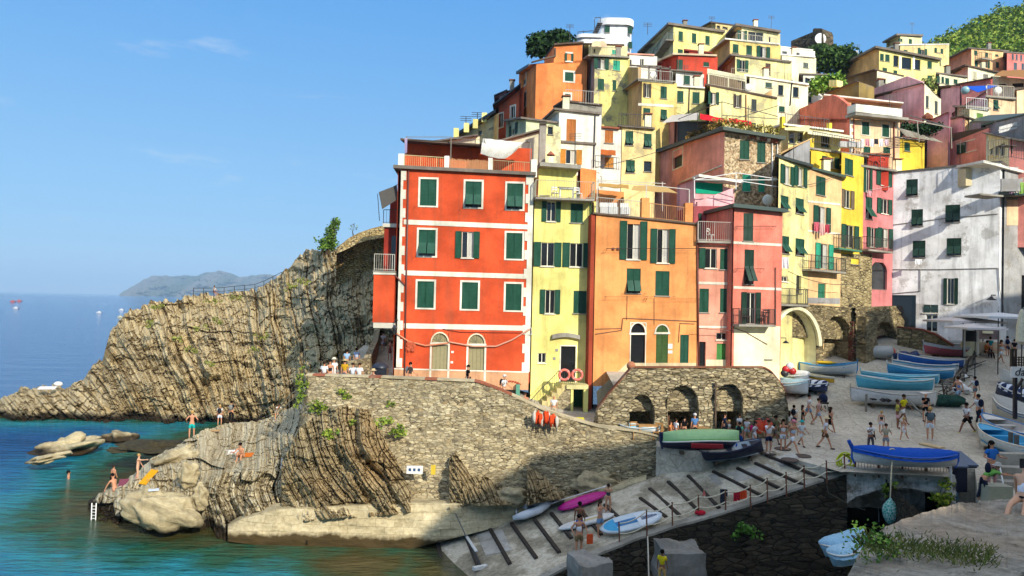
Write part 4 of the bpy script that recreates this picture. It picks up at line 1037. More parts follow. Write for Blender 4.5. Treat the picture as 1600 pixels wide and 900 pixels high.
# big pink house with pebble front and red awning
T,fs=H2('big_pink_house','large pink house with pebble dashed front and plant filled roof terrace',[(1019,76,240),(1128,60,206),(1217,60.6,221)],ROS,sidemats={1:PEB},h=12,over=.5,rth=.28,roof=paint('#4e5a50',.7),wins=[[('d',1052,234,1066.5,262,None,.12)],[('s',1156,215,1171,249),('s',1183,221,1196,254),('s',1160,273,1173,299,SHT),('s',1185,277,1195,300,SHT)]])
pbox(fs[1],T,'gutter',1130,200,1220,203.5,.3,.55,CRW,yr=16)
cable(fs[0],T,[(1062,286),(1128,259)],.07,TRIM,.03,'band')
for x in (1206,1214): drain(fs[1],T,[(x,224),(x,318)],.05,CRW)
T2,f2_=H2('pink_upper_room','pink upper wall with roof room behind the red awning terrace',[(1019,78,194),(1054,73,188)],ROS,h=8)
T2b,f2b=H2('glazed_veranda','dark glazed veranda under the red and white awnings',[(1054,73,189),(1125,68,190)],paint('#4a4436',.4),h=4,cat='veranda')
aw=thing('red_awning','bright red fabric awning sagging over the plant terrace','awning',P(1140,200,66))
shade(aw,[(1094,186,64),(1140,195,63.5),(1138,187,68),(1094,177,68)],cloth('#e01f2c'),sag=.3); shade(aw,[(1140,192,63.5),(1176,199,63.5),(1174,190,68),(1138,184,68)],cloth('#e01f2c'),sag=.2)
aw2=thing('white_awning','off white fabric awning left of the red one','awning',P(1070,190,69)); shade(aw2,[(1034,192,70),(1090,187,66),(1092,176,70),(1050,180,73)],cloth('#d9cfc0'),sag=.15)
m=MB()
for a,b in (((1128,200,61),(1128,159,61)),((1169,210,61),(1169,165,61)),((1195,212,61),(1192,188,61)),((1128,180,61),(1216,186,61)),((1090,205,65),(1090,177,65)),((1128,159,61),(1215,182,61)),((1060,186,70),(1128,159,61)),((1128,192,61),(1216,165,66))): m.beam(P(*a),P(*b),.05)
pf_=thing('wire_trellis','tall iron wire frame over the plant terrace of the big pink house','frame',P(1160,205,62)); mk('pole_frame',m,IRON,pf_)
# right group
T,fs=H2('pale_yellow_house','tall pale yellow house with peeling plaster and propped shutters right of the coral house',[(1214,52.6,247),(1262,56,263)],PYE,zb=6,back=7,roof=paint('#3f4640',.6),over=.4,rth=.2,wins=[[('oc',1219,259,1240,288),('oc',1240.5,262,1260,291),('f',1220,306,1232,328),('f',1243,310,1256,334),('f',1221,369,1233,396),('f',1243,373,1257,399),('dw',1221,432,1231,440),('d',1244,431,1252,458)]])
balcony(fs[0],T,1221,1263,474,477,.9,1.1,IRON,CONC,.16)
T,fs=H2('peach_house','tall peach house with teal balcony doors next to the pale yellow house',[(1262,56,264),(1313,59.5,279)],PEA,zb=6,back=7,roof=paint('#4c6054',.6),over=.4,rth=.18,wins=[[('s',1275,276,1290,305),('oc',1270.5,323,1297,361),('ocD',1273.5,381,1301,420,SHT),('pD',1278,443,1290,472,paint('#2f7d5a'))]])
for y in (313,359): pbox(fs[0],T,'band',1262,y,1312,y+3,0,.03,TRIM,yr=5)
pbox(fs[0],T,'plinth',1262,465,1312,474,0,.02,GRY,yr=1)
balcony(fs[0],T,1268,1322,421,424,.8,1.05,IRON,CONC,.15)
clothes([(1272,347,1280,362,56.2,'#d86a7a'),(1281,349,1288,368,56.3,'#e8b7b0'),(1289,351,1296,364,56.4,'#c94a5a')],'pink and red washing below the open window of the peach house')
clothes([(1222,402,1232,419,52.2,'#e8e8ee')],'single white sheet hanging on the pale yellow house')
T,fs=H2('bright_yellow_house','bright yellow house with brown shutters and green balcony between peach and pink',[(1312,60,238),(1347,62.5,246)],BYE,zb=7,back=7,wins=[[('s',1320,248,1333,274),('o',1313,297,1334,325,shutter_mat('#7a6a50')),('oD',1314,352,1341,387)]])
balcony(fs[0],T,1311,1347,388,390,.8,1.05,IRON,paint('#4f8a6a'),.15)
T,fs=H2('dark_pink_house','narrow dark pink house with open green shutters beside the white building',[(1347,62.6,262),(1394,65.5,270)],plaster('#e28a84',.3,.78),zb=8,back=7,roof=CONC,over=.4,rth=.18,wins=[[('o',1348.5,264,1362,300),('oc',1369,267,1393,290),('f',1352.5,308,1363,342),('o',1370,311,1393,334),('o',1354,356,1371,386),('ocD',1371,357,1394,387),('dD',1361,410,1386,452)]])
pbox(fs[0],T,'dark_red_base',1353,398,1394,452,-.005,.006,plaster('#9c3f2a',.3)) if False else None
balcony(fs[0],T,1357,1396,390,392.5,.9,1.05,IRON,CONC,.14)
arch_fill(fs[0],T,1361,408,1386,424,plaster('#e28a84',.3,.78))
clothes([(1356,298,1362,306,62.6,'#e8b0b8'),(1380,291,1388,299,64.6,'#ffe0e8')],'small pink washing on the narrow dark pink house')
# rubble wall under the bright yellow house
RUB=stone('rubble_stone',['#9c8a62','#c2ad7c','#d9c894','#ab9768'],(2.8,2.8,5.6),'#cbb888',.68,.05,.25)
T,fs=H2('rubble_wall','rubble stone wall patch under the green balcony of the bright yellow house',[(1307,59.6,398),(1362,63.4,396)],RUB,h=8,zb=8,back=3,cat='wall',wins=[[('d',1330,404,1343,413)]])
# roof terraces above the right group
T,fs=H2('yellow_terrace_house','yellow terrace house with long beige awning and roof slab',[(1212,66,200),(1228,62,197),(1310,64,207)],PYE,h=7,wins=[[],[('d',1233,206,1243,224),('d',1246,207,1255,222),('d',1283,212,1297,230)]],roof=CRW,over=.3,rth=.16)
shade(T,[(1226,203,61),(1265,206,61),(1265,196,62.5),(1226,196,62.5)],cloth('#e8dca8'),'beige_awning',.1); shade(T,[(1262,209,61.5),(1335,219,62),(1330,212,64),(1262,201,63)],cloth('#ede4bc'),'beige_awning',.1)
pbox(fs[1],T,'terrace_pillar',1222,182,1227,200,-.3,0,BYE); pbox(fs[1],T,'terrace_pillar',1295,192,1300,208,-.3,0,BYE); terr(T,[(1227,196),(1295,205)],62.6,1.0)
T,fs=H2('grey_terrace_room','low grey and tan terrace room with a sloping rail over the pale yellow house',[(1214,58,246),(1222,56,242),(1262,58,217)],GRY,h=3,roof=TAN,rth=.1,back=4,cat='roof room')
T,fs=H2('yellow_upper_floor','yellow upper floor with shaded terrace and long concrete roof slab',[(1264,60.5,234),(1347,64,246)],BYE,h=4,back=5,roof=CONC,over=.4,rth=.16,wins=[[('oc',1284,246,1310,262),('s',1320,251,1333,272)]])
terr(T,[(1270,222),(1345,236)],60.5,.9); pbox(fs[0],T,'terrace_pillar',1266,216,1272,236,-.3,0,BYE)
m=MB(); q=P(1328,231,61); 
for dx,dz in ((-.6,.0),(.1,.05),(.8,0)): m.box((q.x+dx,q.y,q.z+.25+dz),(.55,.4,.5))
solo('covered_table',m,cloth('#e9e6e0'),'white cloth covered furniture on the yellow upper terrace','furniture')
T,fs=H2('small_red_roof_room','tiny brick red roof room with a life ring above the dark pink house',[(1353,64,242),(1386,64.5,243)],plaster('#c9432f',.2),h=3,back=3,roof=TERRA,rth=.12,cat='roof room')
terr(T,[(1346,257),(1394,264)],63.4,1.0)
m=MB(); m.torus((0,0,0),.22,.07,(0,-1,0)); o=mk('life_ring',m,paint('#f05a3c',.6),None,True,'orange life ring on the tiny red roof room','life ring','life rings'); o.location=P(1378,250,63.7)
# pink quoined house
T,fs=H2('salmon_house','large salmon house with white quoins and white balcony parapet',[(1208,92,186),(1324,66,186),(1403,68,190)],PCH,sidemats={0:COR},h=14,zb=12,wins=[[],[('s',1346.5,188,1358,210.5,None,.1),('s',1378,191,1389,214,None,.1),('s',1349,229,1360,239),('s',1380,230,1391,240)]])
ppoly(fs[0],T,'gable_wall',[(1208,188),(1300,148),(1310,152),(1324,163),(1324,192)],-.3,0,COR)
pbox(fs[1],T,'balcony_parapet',1325,166,1397,178,-.1,.9,CRW,yr=8); pbox(fs[1],T,'balcony_floor',1322,180,1404,184,-.1,1.1,CONC,yr=8)
m=MB()
for i in range(11):
    ya=185+i*5.2; u0,u1,z0,z1=fs[1].rect(1324,ya,1329+(i%2)*4,ya+5.2); fs[1].box(m,0,u1,z0,z1,.002,.05)
mk('quoins',m,CRW,T); drain(fs[1],T,[(1333,186),(1333,240)],.06,paint('#c46a5a')); drain(fs[1],T,[(1396,186),(1396,250)],.06,paint('#9a5a4a'))
T,fs=H2('salmon_penthouse','shaded penthouse with flat white canopy above the white balcony parapet',[(1300,74,152),(1390,75,164)],TAN,h=5,back=4,wins=[[('d',1314,155,1320,166),('d',1330,158,1356,172)]],roof=CRW,over=.9,rth=.14,cat='roof room')
clothes([(1345,217,1350,226,65,'#ffffff'),(1352,217,1358,228,65,'#e8a0a8'),(1360,217,1365,229,65,'#ffffff'),(1366,217,1372,225,65,'#3a3a44'),(1374,217,1380,229,65,'#ffffff'),(1382,218,1388,227,65,'#f0d0d8')],'row of white, pink and black washing below the salmon house windows')
T,fs=H2('yellow_greenery_house','small yellow house under a pergola full of dark greenery',[(1400,68,216),(1442,69.5,222)],BYE,h=7,wins=[[('s',1413,223,1422,236)]],roof=CONC,rth=.12)
m=MB()
for k in range(7): m.beam(P(1402+k*2,200+k*2,66),P(1455+k*3,214+k*1.4,70),.06)
for a,b in (((1403,214),(1403,183)),((1436,222),(1433,190)),((1487,232),(1486,200))): m.beam(P(*a,67),P(*b,67),.07)
m.beam(P(1403,183,67),P(1487,200,67),.08); m.beam(P(1420,180,71),P(1487,200,67),.1)
solo('timber_pergola',m,CONC,'white timber pergola over dark greenery right of the salmon house','pergola')
# white building
T,fs=H2('white_building','big weathered white building with dark green shutters facing the boats',[(1392,65.6,271),(1561,61.0,254),(1572,62,262)],WHT,zb=7.5,back=8,roof=paint('#6a6458'),over=.15,rth=.14,wins=[[
 ('f',1416,280,1434,306,SHD),('f',1424,327,1442,353,SHD),('f',1477,320,1500,347,SHD),('f',1426,376,1446,402,SHD),('f',1479,372,1502,399,SHD),('od',1474,435,1497,475,SHD),('dD',1392,461,1431,514),('dw',1447,492,1465,518),('dw',1442,476,1466,489)]])
f=fs[0]
cable(f,T,[(1390,352),(1470,342),(1560,334)],.03,paint('#8d8a80')); cable(f,T,[(1390,421),(1470,421),(1560,419)],.03,paint('#8d8a80')); cable(f,T,[(1438,421),(1438,455),(1392,459)],.03,paint('#8d8a80')); cable(f,T,[(1560,419),(1562,452),(1572,500)],.025,paint('#777777'))
clothes([(1430,405,1440,413,63.6,'#f4f4f4')],'small white cloth hanging under a shutter of the white building')
m=MB(); 
for k in range(5):
    u0,z0=f.sz(1443+0,478+2*k); u1,_=f.sz(1465,478+2*k); f.box(m,u0,u1,z0-.03,z0+.02,0,.06)
mk('vent_grille',m,paint('#3c5a4c'),T)
# grey neighbour with balcony at right edge
T,fs=H2('grey_corner_house','grey house at the right edge with sheltered balcony in late sun',[(1568,61.2,262),(1640,62.6,258)],plaster('#b9b7ae',.5,.75),zb=7,back=8,wins=[[('d',1596,430,1603,480)]])
f=fs[0]; pbox(f,T,'sunlit_patch',1573,312,1640,352,.004,.02,PCH)  # patch of sunlight painted as a thin peach panel on the grey wall
balcony(Face(1568,61.1,1640,62.5),T,1532,1568,303,304,1.5,0,None,CONC); 
pbox(f,T,'balcony_front',1537,284,1570,303,1.5,1.6,GRY); pbox(f,T,'balcony_slab',1560,300,1640,309,.0,1.5,paint('#2f4a48')); railing(f,T,1570,1640,301,302,1.0,1.4,.16,paint('#cfc8b4'))
pbox(f,T,'upper_wall',1534,258,1640,286,-3,-1.5,plaster('#e8d8a8',.3)); pbox(f,T,'canopy',1532,251,1640,255,-3,.3,CRW,yr=28)
clothes([(1577,285,1584,302,59.6,'#e8b8d0'),(1585,285,1592,301,59.6,'#f2ead8'),(1593,285,1600,303,59.6,'#9ac060')],'washing and a green plant cloth on the right edge balcony')
# salmon right
T,fs=H2('salmon_corner_house','wide salmon red house with one long white framed window above the white building',[(1412,78,252),(1470,72,214),(1545,66,200)],SAL,h=10,roof=ROOFB,over=.1,rth=.1,wins=[[],[('l',1496,220,1538,236,SD,.1)]])
T,fs=H2('glass_balcony_house','house with white window frames and small furnished balcony at the right edge',[(1541,66,207),(1575,62,218),(1650,60,232)],SAL,h=8,sidemats={0:CRM},wins=[[('dw',1546,216,1552,242),('dw',1554,218,1561,243),('dw',1563,221,1570,244)],[]],roof=ROOFG,over=.3,rth=.12)
terr(T,[(1544,251),(1580,246),(1600,250)],60,1.6); m=MB(); q=P(1572,240,61); m.box((q.x,q.y,q.z+.6),(1.3,.7,.06)); 
for dx in (-.5,.5): m.box((q.x+dx,q.y,q.z+.3),(.06,.06,.6))
solo('balcony_table',m,IRON,'dark table on the furnished balcony above the white building','table')
# upper mid rows -------------------------------------------------
T,fs=H2('orange_tall_house','tall plain orange house with three small green windows near the top left',[(811,86,115),(830,80,100),(910,81,93)],OR2,h=9,roof=None,wins=[[('s',816,115,822,134,None,.15),('s',816,147,822,168,None,.15)],[('s',882.5,113,896,127,None,.2),('s',882.5,147,891,160,None,.2)]])
pbox(fs[1],T,'upper_wall',866,71,910,101,-5,0,OR2,yr=-3); window(Face(830,79.95,910,80.95),('o',882.5,84,896,95,None,.2),T); pbox(fs[1],T,'roof_edge',865,69,911,71.5,-5,.3,ROOFB,yr=-3)
ppoly(fs[1],T,'roof_edge',[(830,99),(868,89),(868,76),(866,76),(866,87),(830,97)],0,.25,ROOFB); pbox(fs[0],T,'roof_edge',810,112,830,116,0,.3,DARKP,yr=-12)
T,fs=H2('brick_red_house','brick red house stepping down toward the sea left of the tall orange house',[(773,88,166),(812,84,134)],BRK,h=8,roof=DARKP,rth=.2,wins=[[('dw',778,178,786,199,None,.15),('dw',798,166,805,184,None,.15)]])
T,fs=H2('lilac_roof_room','lilac roof room standing against the sky',[(773,92,151),(792,90,142)],MVL,h=5,roof=DARKP,rth=.12,cat='roof room')
T,fs=H2('brown_roof_room','terracotta roof room between the lilac room and the orange house',[(791,90,142),(812,87,136)],BRK,h=5,cat='roof room')
T,fs=H2('tan_low_house','low tan house with dark sloping roof left of the brick red house',[(717,92,212),(773,86,176)],plaster('#c9b27c',.4),h=6,roof=DARKP,rth=.35,wins=[[('d',747,200,753,211),('d',764,187,771,201)]])
T,fs=H2('cream_parapet_house','cream low house under the sloping roofs above the red house',[(662,60,226),(744,58,213)],CRM,h=4,roof=ROOFG,rth=.12)
m=MB(); 
for x,y in ((713,204),(729,196),(743,190),(757,180)): 
    q=P(x,y,88); m.box((q.x,q.y,q.z),(.7,.5,2.0))
for i,(x,y) in enumerate(((713,204),(729,196),(743,190),(757,180))):
    q=P(x,y,88); m=MB(); m.box((q.x,q.y,q.z-.3),(.6,.5,1.1)); o=solo('parapet_post',m,PY2,['lowest','second lowest','second highest','highest'][i]+' yellow parapet post on the stepped roof left of the brick red house','post','parapet posts')
# white round tower house
T=thing('round_white_house','white modern house with rounded corner tower on the skyline','house',P(965,100,100)); 
def rounded(xa,xb,y0,y1,Y,mat,nm,dep=7):
    a=P(xa,y0,Y); b=P(xb,y0,Y); z0=P((xa+xb)/2,y1,Y).z; z1=a.z; r=(b.x-a.x)*.28; m=MB(); pts=[(a.x,Y+dep)]
    for k in range(9): t=math.pi+ (math.pi/2)*k/8; pts.append((a.x+r+r*math.cos(t),Y+r+r*math.sin(t)))
    for k in range(9): t=1.5*math.pi+(math.pi/2)*k/8; pts.append((b.x-r+r*math.cos(t),Y+r+r*math.sin(t)))
    pts.append((b.x,Y+dep)); n=len(pts)
    m.poly([(x,y,z1) for x,y in pts]); 
    for i in range(n): j=(i+1)%n; m.quad((pts[i][0],pts[i][1],z0),(pts[j][0],pts[j][1],z0),(pts[j][0],pts[j][1],z1),(pts[i][0],pts[i][1],z1))
    return mk(nm,m,mat,T)
WH2=plaster('#f6f4ea',.05,.9)
rounded(936,989,36,85,100,WH2,'tower_wall'); rounded(936,992.5,27,38,99.6,WH2,'tower_roof'); rounded(900,952,53,84,97,WH2,'lower_wing'); rounded(899,951,52,58,96.7,WH2,'wing_roof')
ff=Face(936,99.93,989,99.93)
for w in (('s',945,40,953,51),('s',982,41,988,53),('s',982,65,988,76)): window(ff,w,T)
m=MB(); 
for k in range(6): q=P(930+k*1.4,52-k*3,99); m.box(tuple(q),(.7,.5,.08))
for x,y0,y1 in ((929,52,30),(938,38,27),(903,60,50),(912,56,48)): m.beam(P(x,y0,98.5),P(x,y1,98.5),.08)
m.beam(P(903,50,98),P(928,48,98),.08); m.beam(P(929,28,98.5),P(938,27,98.5),.08); mk('spiral_stair',m,DARKP,T)
# yellow pair below it
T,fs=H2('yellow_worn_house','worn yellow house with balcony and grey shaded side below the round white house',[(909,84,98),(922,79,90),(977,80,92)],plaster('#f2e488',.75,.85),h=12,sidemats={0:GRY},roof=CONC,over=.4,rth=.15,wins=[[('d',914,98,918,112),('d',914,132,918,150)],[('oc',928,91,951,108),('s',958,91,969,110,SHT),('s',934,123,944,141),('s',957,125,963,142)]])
terr(T,[(924,86),(975,88)],78.5,.9,paint('#b7b08c')); 
T,fs=H2('yellow_top_floor','yellow set back top floor with small awning under the round white house',[(912,84,70),(973,85,72)],PY2,h=6,roof=ROOFB,over=.2,rth=.15,wins=[[('s',956,78,964,85,SHT),('d',927,76,931,82)]])
shade(T,[(924,72,82),(950,74,82),(946,64,84),(926,64,84)],cloth('#e8c9a0'),'awning',.4)
T,fs=H2('cream_strip_house','cream low house with pale windows right of the round white house',[(976,86,86),(1020,87,88)],CRW,h=6,roof=plaster('#e6a88c',.1),rth=.15,wins=[[('dw',979,93,987,101),('dw',1000,92,1006,102)]])
# central hill houses
T,fs=H2('shade_sided_house','yellow house with tall bare tan side wall in the middle of the hill',[(961,84,138),(996,74,112),(1052,75,129)],PY2,sidemats={0:TAN},h=11,wins=[[],[('o',1005,131,1017,152,shutter_mat('#4a4038')),('s',1032,135,1042,154),('f',1005,169,1016,186),('f',1032,171,1042,189)]],roof=CONC,over=.3,rth=.12) if False else H2('shade_sided_house','yellow house with tall bare tan side wall in the middle of the hill',[(961,84,150),(997,74,126),(1052,75,130)],PY2,sidemats={0:TAN},h=11,wins=[[],[('o',1005,131,1017,152,shutter_mat('#4a4038')),('s',1032,135,1042,154),('f',1005,169,1016,186),('f',1032,171,1042,189)]],roof=CONC,over=.3,rth=.12)  # tan side wall: yellow plaster with its shade painted in
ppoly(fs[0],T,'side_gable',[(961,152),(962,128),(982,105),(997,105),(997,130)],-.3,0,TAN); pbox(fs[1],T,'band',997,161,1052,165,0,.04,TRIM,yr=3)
terr(T,[(998,127),(1050,131)],73.6,1.2,paint('#c9c4b4')); 
m=MB()
for x in (1000,1014,1032,1047): m.beam(P(x,128,76),P(x,104,76),.14)
m.beam(P(998,104,76),P(1048,108,76),.14); m.beam(P(984,102,80),P(1034,104,80),.14); 
for k in range(6): m.beam(P(998+k*10,104+k*.8,76),P(986+k*10,102+k*.4,80),.07)
solo('roof_pergola',m,ROOFG,'grey beam pergola on the roof of the shade sided house','pergola')
T,fs=H2('cream_green_house','cream house with two green shutters between two yellow houses mid hill',[(1052,75.5,136),(1104,76,140)],PYE,h=10,roof=CRW,over=.25,rth=.15,wins=[[('s',1057,142,1068,160),('s',1082,144,1093,162)]])
drain(fs[0],T,[(1077,138),(1075,190)],.05)
T,fs=H2('cream_upper_room','cream set back room with green door above the cream house mid hill',[(1050,80,112),(1094,80.5,116)],CRW,h=5,wins=[[('s',1068,118,1078,132)]],roof=ROOFG,over=.4,rth=.12,cat='roof room')
T,fs=H2('wide_yellow_house','wide yellow house with furnished roof terrace in the centre of the hill',[(1104,70,134),(1210,72,155)],PY2,h=13,roof=ROOFB,over=.2,rth=.16,wins=[[('oc',1106,144,1123,163),('o',1146,148,1158,168,shutter_mat('#4a4038')),('s',1174,155,1182,174,shutter_mat('#3f4a44')),('s',1173,192,1181,198)]])
terr(T,[(1106,132),(1165,142)],71,1.1,paint('#b5aa90')); ppoly(fs[0],T,'roof_gable',[(1190,152),(1208,140),(1208,156)],-1,-.2,TAN)
drain(fs[0],T,[(1165,148),(1165,200)],.05,paint('#a4683c'))
m=MB()
for k in range(26): m.beam(P(1106+k*2.3,108.5+k*.45,77),P(1106+k*2.3,114.5+k*.45,77),.13)
m.beam(P(1105,108,77),P(1165,120,77),.1); m.beam(P(1105,115,77),P(1165,127,77),.1)
for x,y0,y1 in ((1107,134,108),(1138,137,114),(1165,140,119)): m.beam(P(x,y0,77),P(x,y1,77),.14)
solo('slatted_canopy',m,CRM,'cream slatted canopy rail over the wide yellow house roof terrace','canopy')
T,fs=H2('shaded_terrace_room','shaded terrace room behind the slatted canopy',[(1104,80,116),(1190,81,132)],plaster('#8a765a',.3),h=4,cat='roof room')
T,fs=H2('pale_cream_house','pale cream house with brown windows and drainpipe on the hill',[(1166,80,120),(1258,82,134)],CRM,h=12,roof=CRW,over=.3,rth=.2,wins=[[('s',1196,129,1206,137,shutter_mat('#3f5a4c')),('d',1216,133,1224,149),('d',1239,136,1248,152),('s',1217,166,1226,175),('d',1207,165,1210,178)]])
drain(fs[0],T,[(1237,125),(1234,165)],.06,DARKP)
# brick red small house
T,fs=H2('red_hill_house','small brick red house with pale flat roof high on the hill',[(1026,90,98),(1053,84,87),(1115,85,89)],plaster('#d9533a',.2,.75),h=8,roof=plaster('#e6cfa8',.1),over=.3,rth=.2,wins=[[],[('s',1058,93,1067,109),('s',1099,97,1108,104)]])
T,fs=H2('dark_red_roof_room','dark red flat roof room behind the small brick red house',[(1070,92,80),(1111,93,85)],plaster('#a33c2e',.2),h=4,roof=plaster('#8a3a30',.1),rth=.2,cat='roof room')
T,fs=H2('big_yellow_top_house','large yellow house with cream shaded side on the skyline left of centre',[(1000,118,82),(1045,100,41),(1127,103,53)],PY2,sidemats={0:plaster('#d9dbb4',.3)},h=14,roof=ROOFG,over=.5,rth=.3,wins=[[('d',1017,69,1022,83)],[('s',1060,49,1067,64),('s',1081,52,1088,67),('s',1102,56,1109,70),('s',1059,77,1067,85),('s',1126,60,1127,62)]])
balcony(fs[0],T,1021,1040,77,74,1.2,1.0,IRON,CONC,.3)
T,fs=H2('small_top_house','small yellow rooftop house peeking over the skyline roofs',[(1092,112,47),(1111,108,37),(1142,110,41)],PY2,h=7,roof=ROOFB,over=.3,rth=.2,wins=[[],[('d',1120,40,1125,44),('d',1129,41,1137,45)]])
# stepped yellow house, three storeys of set back
T,fs=H2('rooftop_storey_house','top floor with broad windows of the stepped yellow house on the skyline',[(1136,108,58),(1152,100,42),(1213,101,53)],PY2,sidemats={0:TAN},h=8,roof=ROOFG,over=.5,rth=.3,wins=[[],[('ocD',1152,48,1167,62),('dw',1169,50,1193,65),('d',1201,57,1204,66)]])
T,fs=H2('stepped_yellow_middle','middle floor with three green shutters of the stepped yellow house',[(1098,104,90),(1134,92,63),(1214,94,71)],PY2,sidemats={0:TAN},h=8,roof=CRW,over=.3,rth=.16,wins=[[],[('s',1145,69,1154,83),('s',1166,71,1175,86),('oc',1182,73,1203,90)]])
terr(T,[(1150,64),(1214,72)],92,1.0,paint('#c9bfa0'))
T,fs=H2('stepped_yellow_lower','lower wing with brown shutters below the stepped yellow house',[(1115,96,118),(1143,86,88),(1232,88,99)],PY2,sidemats={0:TAN},h=9,roof=ROOFG,over=.3,rth=.2,wins=[[],[('o',1151,94,1169,112,SG),('s',1196,99,1204,117,shutter_mat('#5a4636'))]])
terr(T,[(1143,120),(1230,128)],84,1.0,paint('#b5ab90'))
T,fs=H2('cream_right_house','cream house with grey shutters and roof balustrade right of the stepped yellow house',[(1216,102,87),(1270,104,91)],CRM,h=10,roof=CRW,over=.3,rth=.16,wins=[[('s',1228,97,1236,110,shutter_mat('#6a7468')),('s',1255,98,1263,106,shutter_mat('#6a7468')),('s',1229,113,1236,120,shutter_mat('#6a7468'))]])
T,fs=H2('cream_upper_house','pale upper house with white balustrades below the church tower',[(1214,112,74),(1268,114,80)],CRW,h=8,roof=CRW,over=.2,rth=.2,wins=[[('d',1222,80,1230,86),('d',1240,82,1250,88)]])
terr(T,[(1216,84),(1268,90)],110,1.1,WHITEP)
T,fs=H2('small_terrace_house','little pale terrace house half hidden by shrubs mid right',[(1250,88,118),(1293,90,119)],CRW,h=7,roof=ROOFG,over=.3,rth=.16,wins=[[('d',1258,122,1266,132),('s',1260,150,1268,160)]])
# church tower ruin
T=thing('clock_tower','old stone church gable with round clock and small bell arch on the skyline','tower',P(1270,80,135))
fc=Face(1236,138,1292,132); ppoly(fc,T,'church_wall',[(1236,82),(1236,64),(1270,50),(1274,46),(1276,84)],-5,0,stone('old_stone',['#5e5340','#7d6f55','#94846a'],(1,1,1.8),'#6b5f4a',.6)); 
ppoly(fc,T,'belfry',[(1272,84),(1272,47),(1274,45),(1285,45),(1287,50),(1288,84)],-3,.4,MATS['old_stone'])
m=MB(); m.lathe(fc.pt(1284,61.5,.45),[(.001,.12),(1.0,.12),(1.0,0)],20,'y'); ck=mk('clock_face',m,WHITEP,T)
m=MB(); c_=fc.pt(1284,61.5,.62); m.beam(c_,c_+Vector((.0,0,.7)),.1,.03); m.beam(c_,c_+Vector((.45,0,-.15)),.1,.03); mk('clock_hand',m,DARKP,ck)
m=MB(); m.box(tuple(fc.pt(1279,52,.42)),(.5,.05,.9)); mk('bell_opening',m,INT,T)
T,fs=H2('distant_white_house','tiny white block beyond the shrubs right of the clock tower',[(1311,170,79),(1336,172,79)],WH2,h=6,wins=[[('d',1314,82,1317,85),('d',1324,82,1328,85)]])
# upper right houses
T,fs=H2('shade_gable_house','yellow house with long gable side tinted tan for shade and open loggia upper right',[(1308,122,107),(1369,104,77),(1464,107,96)],PY2,sidemats={0:TAN},h=14,roof=ROOFG,over=.5,rth=.3,wins=[[],[('s',1375,83,1381,95),('s',1383,85,1390,96),('d',1396,87,1404,104),('d',1409,90,1424,108),('d',1428,93,1438,109),('s',1449,96,1456,107),('s',1379,106,1386,113),('s',1396,110,1402,116),('s',1449,118,1456,128)]])  # gable side of the yellow house coloured tan to carry its shade
for x in (1405,1426): pbox(fs[1],T,'loggia_pillar',x,88,x+3,108,-.1,.06,WH2)
T,fs=H2('yellow_block_house','square yellow house with dark shutters upper right below the wooded hill',[(1385,125,78),(1402,120,72),(1479,123,70)],PY2,h=12,roof=CRW,over=.3,rth=.2,wins=[[],[('s',1412,78,1418,85),('o',1434,76,1448,88),('o',1460,76,1473,83),('s',1464,94,1470,102)]])
T,fs=H2('yellow_attic_house','small attic storey with low roof on top of the square yellow house',[(1385,132,66),(1402,126,57),(1436,128,58)],PY2,h=6,roof=ROOFG,over=.5,rth=.3,wins=[[],[('s',1405,60,1410,65),('s',1420,60,1425,69)]],cat='roof room')
T,fs=H2('olive_wall_house','olive ochre stepped house wall below the shade tinted gable',[(1285,84,148),(1338,80,128),(1362,81,136)],OLV,h=8,wins=[[],[]],roof=ROOFB,over=.1,rth=.08)
pbox(fs[0],T,'skylight_box',1305,127,1317,137,0,1.0,PY2)
T,fs=H2('brown_gable_house','low house with old brown gable wall in front of the shade tinted gable',[(1312,92,125),(1366,86,110),(1410,87,120)],plaster('#a5855a',.5,.6),h=8,roof=ROOFB,over=.15,rth=.12,sidemats={1:CRM},wins=[[],[('d',1370,122,1384,130)]])
T,fs=H2('mauve_side_house','tall mauve sided house with narrow cream front and two slim dark windows',[(1364,84,150),(1441,74,131),(1467,75.5,155)],CRM,sidemats={0:MAU},h=12,roof=ROOFB,over=.1,rth=.1,wins=[[],[('s',1446.5,149,1451,169,shutter_mat('#4a5650')),('s',1460.5,158,1465,178,shutter_mat('#4a5650'))]])
ppoly(fs[0],T,'side_gable',[(1364,152),(1364,139),(1417,119),(1441,128),(1441,134)],-.2,0,MAU)
m=MB(); m.lathe(P(1449,187,72),[(.5,0),(.5,.3),(.05,.7),(0,.7)],8); solo('chimney_hood',m,TERRA,'little tiled chimney hood below the mauve sided house','chimney')
T,fs=H2('pale_mauve_house','pale mauve wall house under the blue sun sail',[(1466,86,136),(1500,80,134)],MVL,h=8,roof=ROOFB,over=.1,rth=.1)
T,fs=H2('dark_pink_roof_house','dull pink gable roof house behind the blue sun sail',[(1495,95,133),(1548,92,123)],SAL,h=7,roof=ROOFB,over=.2,rth=.12)
sl=thing('blue_sun_sail','bright blue triangular sun sail on a roof terrace upper right','awning',P(1530,145,80)); m=MB(); a,b,c_=P(1506,135,82),P(1562,133,80),P(1528,144,77); m.poly([a,b,c_]); m.poly([c_-Vector((0,0,.03)),b-Vector((0,0,.03)),a-Vector((0,0,.03))]); mk('sail_cloth',m,cloth('#1f5fd0'),sl,fix=False)
m=MB(); m.beam(P(1541,142,79),P(1541,134,79),.1); m.beam(P(1541,160,79),P(1541,134,79),.08); mk('mast',m,WHITEP,sl)
m=MB(); q=P(1508,147,79); m.ball((0,0,0),.42,14,8); o=solo('glass_dome',m,paint('#9ac8cc',.2),'pale blue round tank beside the blue sun sail','tank'); o.location=q
